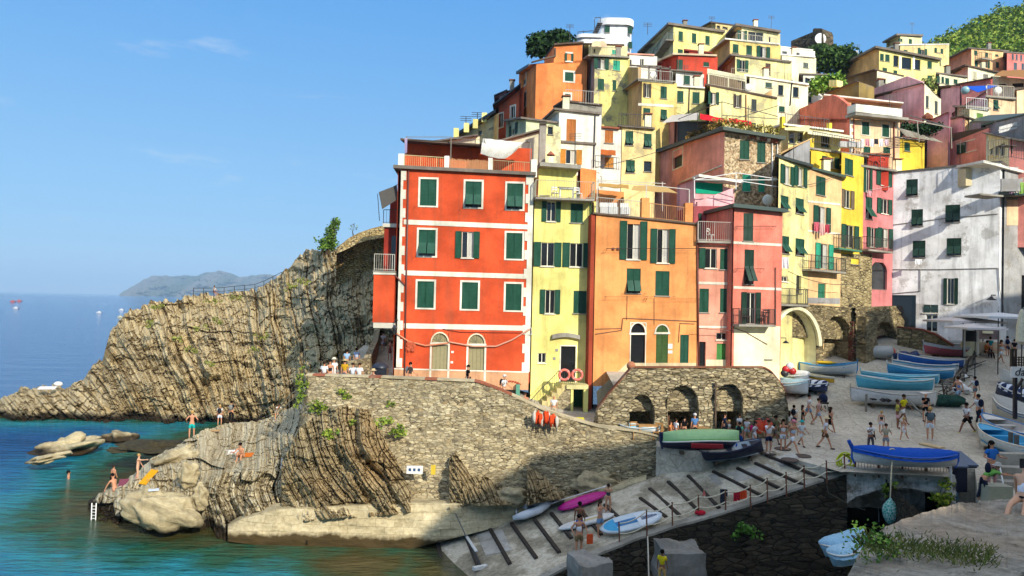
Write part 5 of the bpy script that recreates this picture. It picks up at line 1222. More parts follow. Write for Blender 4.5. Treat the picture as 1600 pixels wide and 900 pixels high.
T,fs=H2('rose_terrace_house','dusky house wall with white railed terrace under the blue sail',[(1488,82,178),(1541,76,143)],MVL,h=8,roof=ROOFB,over=.05,rth=.08)
T,fs=H2('cream_window_house','cream house with one propped green shutter near the right edge',[(1542,74,153),(1584,75,157)],PCH,h=9,roof=CONC,over=.3,rth=.2,wins=[[('f',1552,156,1560,172),('d',1553,186,1567,190)]])
terr(T,[(1542,151),(1584,154)],73.5,1.2,paint('#c8bca0'))
T,fs=H2('curved_balcony_house','small greenish house with a curved white balcony below the blue sail',[(1492,78,166),(1512,72,169),(1544,73,173)],plaster('#c4c09c',.4),h=8,sidemats={1:CRM},wins=[[],[('s',1526,177,1536,185,shutter_mat('#7aa04a'))]],roof=CONC,over=.3,rth=.2)
terr(T,[(1510,170),(1542,173)],70.5,1.1,WHITEP)
T,fs=H2('orange_gable_house','tiny orange house with green shutter tucked below the mauve house',[(1478,76,186),(1505,72,184),(1520,72.5,190)],PEA,h=6,sidemats={0:MAU},wins=[[('d',1483,188,1484,190)],[]],roof=ROOFB,over=.3,rth=.14)
T,fs=H2('mauve_low_house','low mauve wall with white edge behind the timber pergola',[(1446,73,190),(1482,70,174)],MVL,h=6)
T,fs=H2('grey_roof_house','grey stucco house with dark green gutter at the right edge',[(1505,74,192),(1545,70,182),(1605,62,180)],GRY,h=6,roof=paint('#3c5a50'),over=.1,rth=.15)
T,fs=H2('green_gutter_house','pale grey house with green gutter and white fence boards at the right edge',[(1537,68,196),(1640,60,172)],plaster('#c2beb0',.3),h=5,roof=paint('#2f6a58'),over=.15,rth=.18)
m=MB()
for k in range(13): m.beam(P(1562+k*2.2,208-k*.6,63),P(1562+k*2.2,198-k*.6,63),.08)
m.beam(P(1560,204,63),P(1592,196,63),.08); solo('board_fence',m,WHITEP,'row of white fence boards on a roof at the right edge','fence')
T,fs=H2('peach_right_house','peach house wall at the far right edge',[(1586,78,142),(1650,80,130)],PCH,h=9,roof=ROOFB,over=.1,rth=.1)
T,fs=H2('cream_gable_right','cream house with grey gable side and faint windows right of centre top',[(1488,112,113),(1509,106,104),(1560,108,116)],CRM,sidemats={0:MVL},h=8,roof=ROOFB,over=.4,rth=.2,wins=[[],[('s',1520,112,1526,124,shutter_mat('#c8c4a0')),('s',1536,116,1544,124,shutter_mat('#8a8a78'))]])
T,fs=H2('long_cream_house','long low cream house with a row of dark windows under the yellow block',[(1464,98,116),(1508,100,122)],CRM,h=7,roof=ROOFG,over=.3,rth=.2,wins=[[('s',1464,119,1469,130),('s',1471,120,1475,130),('s',1477,122,1483,132),('s',1490,124,1496,131)]])
T,fs=H2('peach_top_house','peach house with balconies against the wooded hill',[(1480,135,94),(1514,128,77),(1571,131,81)],PEA,h=14,sidemats={0:PNK},roof=ROOFG,over=.4,rth=.2,wins=[[],[('s',1522,79,1527,86),('s',1539,79,1544,89),('s',1555,80,1560,88),('s',1523,95,1528,104),('oD',1536,94,1546,106),('s',1556,97,1561,106)]])
balcony(fs[1],T,1534,1550,91,92,1.2,1.0,IRON,CONC,.3)
T,fs=H2('rose_top_house','rose red house with row of grey windows at the top right edge',[(1570,128,83),(1650,130,88)],plaster('#ea8a7a',.2,.8),h=12,roof=ROOFG,over=.3,rth=.25,wins=[[('s',1581,84,1584,93,shutter_mat('#556a70')),('s',1587,85,1590,94,shutter_mat('#556a70')),('s',1594,86,1597,95,shutter_mat('#556a70')),('s',1584,98,1589,109,shutter_mat('#556a70')),('s',1596,99,1600,110,shutter_mat('#556a70'))]])
T,fs=H2('brown_canopy_house','pale house under wide brown awnings at the right edge',[(1548,98,119),(1640,96,126)],CRM,h=6,wins=[[('d',1560,128,1572,134),('d',1582,128,1600,136)]])
shade(T,[(1552,118,96),(1640,124,94),(1640,108,100),(1566,110,100)],cloth('#a5784c'),'brown_awning',.3)
# ---------------------------------------------------------------- hillside under the houses
YS=[(560,380),(620,300),(640,262),(700,236),(712,226),(735,214),(772,200),(790,175),(812,135),(830,115),(868,105),(905,98),(975,105),(1000,115),(1045,85),(1127,85),(1140,75),(1215,88),(1268,96),(1300,110),(1312,108),(1369,90),(1400,85),(1480,92),(1514,88),(1650,92)]
def hill():
    xs=[622+i*12 for i in range(87)]; K=40; V=[];Fc=[]; nr=3
    for x in xs:
        Y0=interp(x,[(560,58),(900,59),(1150,61),(1300,68),(1400,74),(1650,70)]); cap=interp(x,YS)
        for j in range(K+1):
            Y=Y0+(150-Y0)*(j/K)**1.2; z=8+.70*max(0,Y-Y0+1); zc=P(x,cap+16,Y).z; z=min(z,zc)
            p=P(x,450,Y); z+=.5*NZ.noise(Vector((p.x*.15,p.y*.15,0))); V.append((p.x,p.y,z))
        p=P(x,450,Y0-.1); 
    n=K+1
    for i in range(len(xs)-1):
        for j in range(K): Fc.append((i*n+j,(i+1)*n+j,(i+1)*n+j+1,i*n+j+1))
    me=bpy.data.meshes.new('village_slope'); me.from_pydata(V,[],Fc); me.materials.append(plaster('#8a7c5c',.6,.6)); o=bpy.data.objects.new('village_slope',me); COL.objects.link(o); tagit(o,kind='structure')
hill()
# wooded hill top right
HG=NT('hill_ground',.95,.1); HG.col(HG.mix(HG.noise(HG.pos((.1,.1,.1)),1,5),lin('#4a6a24',.8),lin('#7c9440',.8)))
c=[]
for x,yt in ((1380,108),(1420,96),(1450,80),(1478,66),(1500,54),(1520,42),(1538,32),(1560,26),(1580,20),(1605,14),(1660,4),(1720,0)):
    c.append((x,[(150,170),(125,185),((125+yt)/2,215),(yt,250)]))
hg=relief('wooded_hill',c,90,40,lambda x,y,t:(fbm(x*.03,y*.05,3)*7,0),HG.m,th=60,zmin=0,kind='structure')
def leaves(mb,centres,n,r,size,rnd,flat=.75):
    """leaf clumps: many small tilted faces round each centre"""
    for c in centres:
        for _ in range(n):
            d=Vector((rnd.gauss(0,1),rnd.gauss(0,1),rnd.gauss(0,1))); d.normalize(); d*=r*(rnd.random()**.4); d.z*=flat
            p=Vector(c)+d; a=Vector((rnd.gauss(0,1),rnd.gauss(0,1),rnd.gauss(0,.7))).normalized(); b=a.cross(Vector((rnd.gauss(0,1),rnd.gauss(0,1),rnd.gauss(0,1)))).normalized(); s=size*rnd.uniform(.6,1.4)
            mb.quad(p-a*s-b*s*.5,p+a*s*.2-b*s*.6,p+a*s+b*s*.3,p-a*s*.3+b*s*.6)
rnd=random.Random(11); mb=MB(); bm_=hg.data
vs=[v.co.copy() for v in bm_.vertices][:91*41]
cs=[]
for _ in range(1500):
    v=rnd.choice(vs); cs.append(v+Vector((rnd.uniform(-2,2),rnd.uniform(-3,0),rnd.uniform(0,2.4))))
leaves(mb,cs,26,2.1,.5,rnd,.9)
WOOD=leafmat('wood_leaf','#4f7a20','#b4c048',.8); mk('woodland',mb,WOOD,kind='stuff',fix=False)
# ================================================================ GROUND, ARCHES, SLIPWAY, BRIDGE
PAV=NT('piazza_paving',.9,.25); p_=PAV.pos((1,1,1)); v_=PAV.nd('ShaderNodeTexVoronoi'); v_.feature='DISTANCE_TO_EDGE'; v_.inputs['Scale'].default_value=1.5; PAV.ln(PAV.pos((1,.55,1),rot=(0,0,R(25))),v_.inputs['Vector'])
a_=PAV.noise(p_,.35,6,.65); b_=PAV.noise(p_,5,6,.7)
c_=PAV.mix(PAV.ramp(a_,[(.35,white(0)),(.65,white(1))]),lin('#aba392',.85),lin('#cbc2ae',.85)); c_=PAV.mix(.5,c_,PAV.ramp(b_,[(.3,white(.1)),(.7,white(.9))]),'SOFT_LIGHT')
c_=PAV.mix(PAV.ramp(v_.outputs['Distance'],[(0,white(.55)),(.035,white(0))]),c_,lin('#8a8474',.8)); PAV.col(c_); PAV.bump(PAV.math('ADD',b_,PAV.ramp(v_.outputs['Distance'],[(0,white(0)),(.05,white(1))])),.5,.03)
PAVM=PAV.m
# promenade and the path sloping down to the square
def prom_z(x): return interp(x,[(470,7.05),(745,7.05),(812,6.25),(850,5.75),(890,5.4),(935,5.3),(1040,5.2),(1100,5.2)])
mb=MB(); cols=[]
for i in range(64):
    x=474+i*9.6
    Yf=interp(x,WT)+.3; Yb=interp(x,[(474,45),(520,47),(545,53),(565,62),(621,62),(622,53.5)])
    row=[]
    for j in range(9):
        Y=Yf+(Yb-Yf)*j/8; q=P(x,460,Y); z=prom_z(x)
        if x<622 and Y>52: z+=(Y-52)*.16
        row.append((q.x,Y,z))
    cols.append(row)
for a,b in zip(cols,cols[1:]):
    for j in range(8): mb.quad(a[j],b[j],b[j+1],a[j+1])
mk('promenade',mb,PAVM,kind='structure')
# square
def front_y(x): return interp(x,[(1030,698),(1100,706),(1193,703),(1320,738),(1326,737),(1487,745),(1489,732),(1529,732),(1531,792),(1760,800)])
mb=MB(); cols=[]
for i in range(92):
    x=1030+i*8; q=G(x,front_y(x)); row=[]
    for j in range(31):
        Y=q.y+(84-q.y)*(j/30)**1.15; p=P(x,450,Y); row.append((p.x,Y,piazza_h(p.x,Y)+.02*NZ.noise(Vector((p.x*.5,Y*.5,0)))))
    cols.append([(row[0][0],row[0][1],-1.)]+row)
for a,b in zip(cols,cols[1:]):
    for j in range(31):
        if j==0 and (1288<800+a[1][0]/a[1][1]*F<1500): continue
        mb.quad(a[j],b[j],b[j+1],a[j+1])
mk('square_ground',mb,PAVM,kind='structure')
# dark joints / manhole covers
MH=paint('#5c4c42',.8)
for i,(x,y,r,lab) in enumerate([(1201,708,.42,'left manhole cover on the square'),(1223,702,.42,'upper manhole cover under the woman in white shorts'),(1234,719,.42,'lower front manhole cover on the square'),(1254,713,.42,'right manhole cover on the square')]):
    q=G(x,y); m=MB(); m.lathe((0,0,0),[(0,.02),(r*.84,.02),(r*.88,.03),(r,.03),(r*1.02,0)],20); o=mk('manhole_cover',m,MH,None,False,'dark round '+lab,'manhole cover','manhole covers'); o.location=q+Vector((0,0,.012)); o.rotation_euler=(R(2.3),0,0)
# arcade under the orange house ------------------------------------------------
def archwall(name,fc,x0,x1,ytop,ybot,arches,mat,amp,step=1.3,tag=None,inmat=None,depth=3,seed=0,thick=.6):
    root=thing(name,tag[0],tag[1],fc.pt((x0+x1)/2,ybot((x0+x1)/2)))
    nx=int((x1-x0)/step); ny=int(120/step*.9); m=MB(); idx={}
    def inside(x,y,g=0):
        for (a,b,yt,ys) in arches:
            c=(a+b)/2; r=(b-a)/2
            if a-g<x<b+g:
                if y>=ys: return True
                if ((x-c)/(r+g))**2+((y-ys)/(ys-yt+g))**2<1: return True
        return False
    def vert(i,j):
        if (i,j) in idx: return idx[(i,j)]
        x=x0+(x1-x0)*i/nx; yt=ytop(x); yb=ybot(x); y=yb+(yt-yb)*j/ny
        u,z=fc.sz(x,y); d=amp*(fbm(u*1.1,z*2.6,seed,5)+.5*NZ.noise(Vector((u*3,z*7,seed))))
        m.v.append(tuple(fc.w(u,z,d))); idx[(i,j)]=len(m.v)-1; return len(m.v)-1
    for i in range(nx):
        x=x0+(x1-x0)*(i+.5)/nx; yt=ytop(x); yb=ybot(x)
        for j in range(ny):
            y=yb+(yt-yb)*(j+.5)/ny
            if inside(x,y): continue
            m.f.append((vert(i,j),vert(i+1,j),vert(i+1,j+1),vert(i,j+1)))
    # top
    for i in range(nx):
        xa=x0+(x1-x0)*i/nx; xb=x0+(x1-x0)*(i+1)/nx; a=fc.pt(xa,ytop(xa),.0); b=fc.pt(xb,ytop(xb),.0)
        m.quad(a,b,b-fc.n*thick,a-fc.n*thick); q=Vector((0,0,2.5)); m.quad(a-fc.n*thick,b-fc.n*thick,b-fc.n*thick-q,a-fc.n*thick-q)
    mk('stone_wall',m,mat,root,fix=False)
    for (a,b,yt,ys) in arches:
        m=MB(); g=1.2; a2=a-g;b2=b+g; c=(a2+b2)/2; r=(b2-a2)/2; yb=ybot(c)+3
        prof=[(a2,yb),(a2,(yb+ys)/2)]+[(c-r*math.cos(math.pi*k/12),ys-(ys-yt+g)*math.sin(math.pi*k/12)) for k in range(13)]+[(b2,(yb+ys)/2),(b2,yb)]
        pr=[fc.sz(x,y) for x,y in prof]
        for (u,z),(u2,z2) in zip(pr,pr[1:]):
            for k in range(4): m.quad(fc.w(u,z,.02-depth*k/4),fc.w(u2,z2,.02-depth*k/4),fc.w(u2,z2,.02-depth*(k+1)/4),fc.w(u,z,.02-depth*(k+1)/4))
        m.poly([fc.w(u,z,-depth) for u,z in pr]); mk('arch_vault',m,inmat or mat,root,fix=False)
    return root
TERW=stone('terrace_stone',['#857860','#aa9b78','#c6b48c','#968a6e','#d2c49e','#7a6e56'],(3.6,3.6,9.5),'#a3926c',.82,.022,.3,.9)
fa=Face(930,41.3,1232,41.5)
top_=lambda x: interp(x,[(928,668),(934,640),(950,618),(985,578),(990,575),(1195,575),(1205,581),(1226,607),(1232,640)])
AT=archwall('stone_arcade',fa,930,1232,top_,lambda x:interp(x,[(930,690),(1080,694),(1232,690)]),[(983,1022,617,643),(1043,1091,602,632),(1117,1160,600,626)],TERW,.14,tag=('rubble stone arcade with three arches carrying the terrace below the orange house','arcade'),depth=3.0,seed=3)
m=MB(); prev=None
for i in range(0,80):
    x=934+(1228-934)*i/79; q=fa.pt(x,top_(x),.06)
    if prev is not None: m.hexa([prev,q,q-fa.n*.55,prev-fa.n*.55,prev+Vector((0,0,.07)),q+Vector((0,0,.07)),q-fa.n*.55+Vector((0,0,.07)),prev-fa.n*.55+Vector((0,0,.07))])
    prev=q
mk('brick_coping',m,plaster('#a5694a',.4,.6),AT)
m=MB(); m.ball(fa.pt(987,572,-.2),.25,12,8); mk('coping_ball',m,plaster('#d08a62',.3),AT,smooth=True)
# terrace floor and side return of the arcade
m=MB(); a,b=fa.pt(960,600,-.3),fa.pt(1222,600,-.3); z=8.0
m.quad((a.x,a.y,z),(b.x,b.y,z),(b.x+2.5,52,z),(a.x+.8,52,z)); mk('terrace_floor',m,PAVM,AT,fix=False)
m=MB(); a=fa.pt(1231,640,0); 
for k in range(6):
    t0=k/6;t1=(k+1)/6
    def rr(t): return Vector((a.x+1.9*math.sin(t*1.4),a.y+9*t,0))
    p,q=rr(t0),rr(t1); m.quad((p.x,p.y,3),(q.x,q.y,3),(q.x,q.y,7.2+1.0*t1),(p.x,p.y,7.2+1.0*t0))
mk('side_wall',m,TERW,AT)
m=MB(); m.beam(fa.pt(1117,690,.12),fa.pt(1117,596,.12),.09); mk('iron_post',m,paint('#5a4a3a'),AT)
# things in the arches: doors, painted sign board
m=MB(); m.box(tuple(fa.pt(1036,655,-1.2)),(.08,1.5,2.6)); m.box(tuple(fa.pt(1047,655,-1.2)),(.5,.06,2.5)); mk('arch_door',m,paint('#6a4a30'),AT)
sg=thing('fish_shop_board','dark oval menu board hanging in the middle arch','sign',fa.pt(1067,632,-.8))
m=MB(); c_=fa.pt(1067,632,-.8); pts=[c_+Vector((.36*math.cos(t)*(1 if math.sin(t)>-.2 else .8),0,.52*math.sin(t))) for t in [2*math.pi*k/20 for k in range(20)]]
m.poly(pts); m.poly([p+Vector((0,.05,0)) for p in pts][::-1]); mk('board',m,paint('#3a3a38'),sg)
m=MB(); 
for k in range(5): m.box((c_.x,c_.y-.01,c_.z+.28-.13*k),(.42-.05*abs(k-1),.012,.045))
mk('lettering',m,WHITEP,sg)
# rubble arches under the yellow and peach houses -------------------------------
ARW=stone('vault_stone',['#7f7254','#a3926a','#b9a77c','#8c7c5a','#6b5f48'],(3.6,3.6,9),'#a3926e',.82,.022,.35,.9)
fb1=Face(1222,52.6,1343,58.2)
VT=archwall('stone_vaults',fb1,1219,1343,lambda x:interp(x,[(1219,474),(1262,475),(1343,482)]),lambda x:interp(x,[(1219,640),(1343,612)]),[(1205,1274,484,540),(1287,1328,494,522)],ARW,.14,tag=('rubble stone arches under the peach and pale yellow houses','arches'),depth=1.3,seed=9,inmat=ARW)
m=MB(); u0,_=fb1.sz(1205,540); c=(1205+1274)/2; r=34.5; t_=5
for k in range(14):
    a0=math.pi*(.15+.85*k/14); a1=math.pi*(.15+.85*(k+1)/14); q=[]
    for o in (.1,.3):
        for aa,g in ((a0,0),(a1,0),(a1,t_),(a0,t_)): q.append(fb1.pt(c-(r+g)*math.cos(aa),540-(56+g)*math.sin(aa),o))
    m.hexa(q)
m2=MB()
for k in range(16):
    a0=math.pi*k/16; a1=math.pi*(k+1)/16
    A=[fb1.pt(c-r*math.cos(aa),540-56*math.sin(aa),.05) for aa in (a0,a1)]; m2.quad(A[0],A[1],A[1]-fb1.n*5,A[0]-fb1.n*5)
A=fb1.pt(1274,540,.05); B=Vector((A.x,A.y,4)); m2.quad(A,B,B-fb1.n*5,A-fb1.n*5)
mk('arch_rim',m,CRM,VT); mk('plaster_vault',m2,CRM,VT,fix=False)
fb2=Face(1337,57.2,1412,65)
VT2=archwall('stone_vaults',fb2,1337,1413,lambda x:interp(x,[(1337,481),(1400,478),(1413,500)]),lambda x:600,[(1361,1400,503,530)],ARW,.14,tag=('rubble stone arch with dark opening next to the white building','arches'),depth=4,seed=13)
m=MB(); 
for i in range(10):
    y0=500+i*10; m.box(tuple(fb2.pt(1346+random.uniform(-1,1),y0,.35)),(1.75+.12*random.random(),.9,.55),R(38))
mk('buttress',m,ARW,VT2)
pbox(fb1,VT,'brick_pier',1328,502,1336,585,-.1,.25,stone('brick_mix',['#7a3a2c','#8f4a38','#a07a5a'],(3,3,6),'#8a7a5c',.6))
fb3=Face(1402,62,1492,59)
ST=thing('ramped_wall','stone parapet with brown coping descending in front of the white building','wall',fb3.pt(1450,545))
ppoly(fb3,ST,'wall_body',[(1402,512),(1440,516),(1462,524),(1488,541),(1490,560),(1402,570)],-.5,0,ARW)
for (a,b),(c,d) in (((1402,512),(1440,516)),((1440,516),(1462,524)),((1462,524),(1488,541))):
    m=MB(); p,q=fb3.pt(a,b,.08),fb3.pt(c,d,.08); u=Vector((0,0,.12)); k=-fb3.n*.65; m.hexa([p,q,q+k,p+k,p+u,q+u,q+k+u,p+k+u]); mk('coping',m,plaster('#8a4f38',.3),ST)
# slipway ---------------------------------------------------------------------
SLP=NT('slipway_concrete',.88,.3); p_=SLP.pos((1,1,1)); n1=SLP.noise(p_,.5,7,.68); n2=SLP.noise(p_,6,6,.75)
c_=SLP.ramp(n1,[(.32,lin('#7f7765',.8)),(.48,lin('#a0967f',.8)),(.6,lin('#cfc5ae',.85)),(.72,lin('#b0a68e',.8))]); c_=SLP.mix(.55,c_,SLP.ramp(n2,[(.3,white(.05)),(.7,white(.95))]),'SOFT_LIGHT'); SLP.col(c_); SLP.bump(SLP.math('ADD',n1,n2),.6,.05)
far_=lambda x: interp(x,[(684,842),(740,822),(800,804),(860,789),(960,769),(1030,742),(1060,730),(1110,720),(1150,711),(1193,701),(1322,738)])
near_=lambda x: interp(x,[(684,990),(760,955),(850,907),(900,882),(1000,843),(1050,827),(1150,798),(1240,768),(1322,741)])
mb=MB(); cols=[]
for i in range(108):
    x=684+i*5.97; a=G(x,far_(x),slip_h); row=[]
    b=G(x,near_(x),slip_h)
    for j in range(25):
        p=b.lerp(a,j/24); row.append((p.x,p.y,p.z+.03*fbm(p.x*.8,p.y*.8,0,3)))
    cols.append([(row[0][0],row[0][1],-1.2)]+row+[(row[-1][0],row[-1][1]+.02,row[-1][2]-1.5)])
for a,b in zip(cols,cols[1:]):
    for j in range(1,26): mb.quad(a[j],b[j],b[j+1],a[j+1])
a=cols[0]
for j in range(1,25): mb.quad(a[j],a[j+1],(a[j+1][0],a[j+1][1],-1.2),(a[j][0],a[j][1],-1.2))
slip=mk('slipway',mb,SLP.m,kind='structure')
DKW=stone('canal_stone',['#38342a','#4a4436','#5c5442','#3e392e'],(2.0,2.0,6.5),'#2a261d',.6,.03,.5)
mb=MB(); K=14
for a,b in zip(cols,cols[1:]):
    for k in range(K):
        def v(c,t):
            x,y,z=c[1]; zz=z-.25-(z+1.0)*t; return (x,y-.02-.25*t+.12*fbm(x*1.4,zz*2.2,5,4),zz)
        mb.quad(v(a,k/K),v(b,k/K),v(b,(k+1)/K),v(a,(k+1)/K))
    # kerb lip
    mb.quad((a[1][0],a[1][1],a[1][2]),(b[1][0],b[1][1],b[1][2]),v(b,0),v(a,0))
solo('canal_wall',mb,DKW,'dark wet stone wall carrying the slipway along the canal','wall')
mb=MB()
for a,b in zip(cols,cols[1:]):
    p,q=Vector(a[1]),Vector(b[1]); u=Vector((0,0,.11)); k=Vector((0,.38,.08)); mb.hexa([p,q,q+k,p+k,p+u,q+u,q+k+u,p+k+u])
solo('kerb',mb,CONC,'pale concrete kerb along the seaward edge of the slipway','kerb')
SK=[(685,851,693,897),(729,842,748,888),(765.5,828,797,883),(799,819,838,874),(835,813,874,865),(861,803,893,843),(905,797,940,838),(945,790,985,828),(1000,780,1041,810),(1015,765,1063,808),(1044,754,1089,798),(1075,745,1124,796),(1114,738,1192,777),(1152,733,1223,767),(1180,725,1259,761),(1196,712,1292,752)]
for i,(x0,y0,x1,y1) in enumerate(SK):
    m=MB(); a,b=G(x0,y0,slip_h),G(x1,y1,slip_h); n=8
    for k in range(n):
        p,q=a.lerp(b,k/n),a.lerp(b,(k+.97)/n); z=Vector((0,0,.05)); m.beam(p+z,q+z,.17,.12)
    mk('skid',m,paint('#3b3128',.85),slip)
# cleaner, lighter panels between the skids
for i,(x0,y0,x1,y1) in enumerate([(745,836,785,868),(1052,760,1072,790),(1090,748,1118,768),(1132,741,1165,755),(1165,733,1200,745),(1206,716,1240,730),(940,797,966,812)]):
    m=MB(); A=[G(x0,y0,slip_h),G(x1,y0-8,slip_h),G(x1+14,y1-8,slip_h),G(x0+14,y1,slip_h)]; z=Vector((0,0,.045)); m.hexa([p-z for p in (A[3],A[2],A[1],A[0])]+[p+z*.6 for p in (A[3],A[2],A[1],A[0])]); mk('slab',m,plaster('#c9c2b0',.4,.7),slip)
# mooring wires and white-black markers on the ramp
m=MB(); m.tube([P(712,803,37.6),P(728,838,36)],.03,5); solo('mooring_wire',m,paint('#5c5f64'),'thin mooring wire slanting down to the lower slipway','wire'); m=MB(); m.tube([G(728,840,slip_h)+Vector((0,0,.1)),G(750,886,slip_h)+Vector((0,0,.1))],.07,6); solo('winch_rail',m,paint('#3c3f44'),'dark mooring pole lying on the lower slipway','pole')
m=MB(); a,b=G(728,843,slip_h),G(744,868,slip_h); m.beam(a+Vector((0,0,.2)),b+Vector((0,0,.2)),.14,.06); solo('marker_plank',m,WHITEP,'narrow white plank lying along the dark mooring pole','plank'); m=MB(); m.box(tuple(G(750,890,slip_h)+Vector((0,0,.1))),(.7,.2,.15),.6); solo('marker_plank',m,WHITEP,'white plank on the lower end of the slipway','plank')
# slipway railing with two ropes
posts=[(968,850,818),(1011,840,799),(1051,825,787),(1092,808,776),(1134,800,768),(1173,791,760),(1199.5,783,749),(1229,773,740),(1257,763,730),(1292,752,722),(1320,740,712)]
rr_=thing('rope_railing','iron posts with two white ropes along the slipway edge','railing',G(1150,797,slip_h))
tops=[];mids=[]
for x,yb,yt in posts:
    q=G(x,yb,slip_h); t=P(x-1,yt,q.y); m=MB(); m.tube([q-Vector((0,0,.1)),t+Vector((0,0,.08))],.035,6); mk('post',m,RUST,rr_); tops.append(t); mids.append(q.lerp(t,.5))
for L in (tops,mids):
    pts=[]
    for a,b in zip(L,L[1:]):
        for k in range(6): t=k/6; p=a.lerp(b,t); p.z-=.13*4*t*(1-t); pts.append(p)
    pts.append(L[-1]); m=MB(); m.tube(pts,.028,6); mk('rope',m,cloth('#e6dcc0'),rr_,smooth=True)
# bridge ------------------------------------------------------------------------
BRW=stone('bridge_stone',['#9c988a','#bab5a4','#d0cbb8','#8a8676'],(1.6,1.6,1.0),'#8a8676',.66,.02,.6)
fbr=Face(1318,35.4,1494,35.0)
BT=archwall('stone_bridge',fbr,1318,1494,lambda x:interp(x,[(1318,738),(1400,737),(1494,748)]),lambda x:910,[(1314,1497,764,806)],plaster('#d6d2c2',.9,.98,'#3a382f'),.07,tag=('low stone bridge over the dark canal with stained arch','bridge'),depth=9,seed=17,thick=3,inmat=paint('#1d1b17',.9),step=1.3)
m=MB(); prev=None
for i in range(40):
    x=1320+i*4.35; q=fbr.pt(x,interp(x,[(1318,737),(1345,741),(1400,741),(1494,752)]),.16)
    if prev is not None: m.hexa([prev,q,q-fbr.n*.6,prev-fbr.n*.6,prev+Vector((0,0,.3)),q+Vector((0,0,.3)),q-fbr.n*.6+Vector((0,0,.3)),prev-fbr.n*.6+Vector((0,0,.3))])
    prev=q
mk('bridge_kerb',m,plaster('#c9c5b6',.6,.9),BT)
brl=thing('bridge_railing','rusty upright bar railing on the bridge in front of the blue boat','railing',fbr.pt(1405,738))
a=fbr.pt(1336,738,.0);b=fbr.pt(1484,744,.0); L=(b-a).length
m=MB(); up=Vector((0,0,1.0)); m.beam(a+up,b+up,.05); m.beam(a+up*.12,b+up*.12,.04); mk('handrail',m,RUST,brl)
m=MB(); n=int(L/.14)
for i in range(n+1): c=a.lerp(b,i/n); m.beam(c,c+up,.022)
mk('bars',m,paint('#b5aa98'),brl)
for i in range(5): m=MB(); c=a.lerp(b,i/4); m.beam(c-Vector((0,0,.2)),c+up*1.06,.07); mk('post',m,RUST,brl)
m=MB(); p=P(1487,790,34.6); q=P(1485,716,34.6); m.tube([p-Vector((0,0,.6)),q],.06,8); solo('white_pole',m,WHITEP,'white metal pole at the right end of the bridge','pole')
cbn=thing('dark_cabinet','tall dark navy storage cabinets with grey sloping lids by the bridge','cabinet',P(1506,790,35.6))
for k,(xa,xb,Y) in enumerate(((1490,1511,35.2),(1506,1526,35.9))):
    p=P(xa,790,Y); q=P(xb,790,Y); t=P(xa,718+k*-2,Y); m=MB(); m.hexa([(p.x,Y,4),(q.x,Y,4),(q.x,Y+1.3,4),(p.x,Y+1.3,4),(p.x,Y,t.z-.35),(q.x,Y,t.z-.35),(q.x,Y+1.3,t.z),(p.x,Y+1.3,t.z)]); mk('body',m,paint('#20263a',.5),cbn)
    m=MB(); m.hexa([(p.x-.05,Y-.08,t.z-.38),(q.x+.03,Y-.08,t.z-.38),(q.x+.03,Y+1.35,t.z+.02),(p.x-.05,Y+1.35,t.z+.02),(p.x-.05,Y-.08,t.z-.3),(q.x+.03,Y-.08,t.z-.3),(q.x+.03,Y+1.35,t.z+.1),(p.x-.05,Y+1.35,t.z+.1)]); mk('lid',m,paint('#56657a',.5),cbn)
# canal: concrete block, far bank
cb=MB(); p=P(1036,905,29.5); q=P(1100,905,29.5); t=P(1040,866,29.5)
roughbox(cb,((p.x+q.x)/2,30.4,t.z/2-.2),(q.x-p.x,1.9,t.z+.5),.16,12,.06,3); solo('mooring_block',cb,plaster('#8f8c80',.6,.6),'big rough concrete block in the canal below the slipway','block')
cb=MB(); p=P(898,905,29.5); q=P(950,905,29.5); t=P(900,878,29.5)
roughbox(cb,((p.x+q.x)/2,30.3,t.z/2-.3),(q.x-p.x,1.6,t.z+.4),.2,10,.3,9); solo('mooring_block',cb,plaster('#b0ab9c',.6,.6),'pale broken block at the bottom edge below the slipway','block')
mb=MB(); a=G(1487,792); 
q1=(a.x,a.y,-1);
for k in range(12):
    t0,t1=k/12,(k+1)/12; A=Vector((a.x+.2,35.2,0)).lerp(Vector((a.x-3.2,22,0)),t0); B=Vector((a.x+.2,35.2,0)).lerp(Vector((a.x-3.2,22,0)),t1); mb.quad((A.x,A.y,-1),(B.x,B.y,-1),(B.x,B.y,4.4),(A.x,A.y,4.6))
mk('canal_bank',mb,DKW,kind='structure',fix=False)
# foreground rock ---------------------------------------------------------------
FG=rockmat('near_rock',['#a29a8a','#b5ac9b','#cbc2b0','#aaa292','#cdb08c'],.66,.3,False,.2)
def fgdisp(x,y,t):
    s=(y-820)*.05-(x-1500)*.012+1.2*NZ.noise(Vector((x*.006,y*.012,0)))
    return .35*fbm(x*.008,y*.02,41,6)+.04*ridged(s*.8,3,2),s*.5
c=[(1318,[(1000,8.2),(960,9),(935,10),(912,10.8)]),(1336,[(1000,7.9),(940,9.4),(905,10.6),(878,11.5)]),(1352,[(1000,7.8),(930,9.5),(880,11.2),(846,12.4)]),(1385,[(1000,7.8),(915,9.8),(860,11.6),(822,13.1)]),(1440,[(1000,7.8),(905,10),(845,12),(801,13.8)]),(1490,[(1000,7.8),(895,10.2),(835,12.3),(788,14.4)]),(1540,[(1000,7.8),(890,10.2),(830,12.4),(782,14.7)]),(1600,[(1000,7.8),(888,10.2),(828,12.4),(779,14.8)]),(1720,[(1000,7.8),(888,10.2),(830,12.4),(784,14.8)])]
relief('near_rock',c,260,120,fgdisp,FG,th=.5,jag=2,zmin=-1,kind='structure',label='near grey rock shelf at lower right')
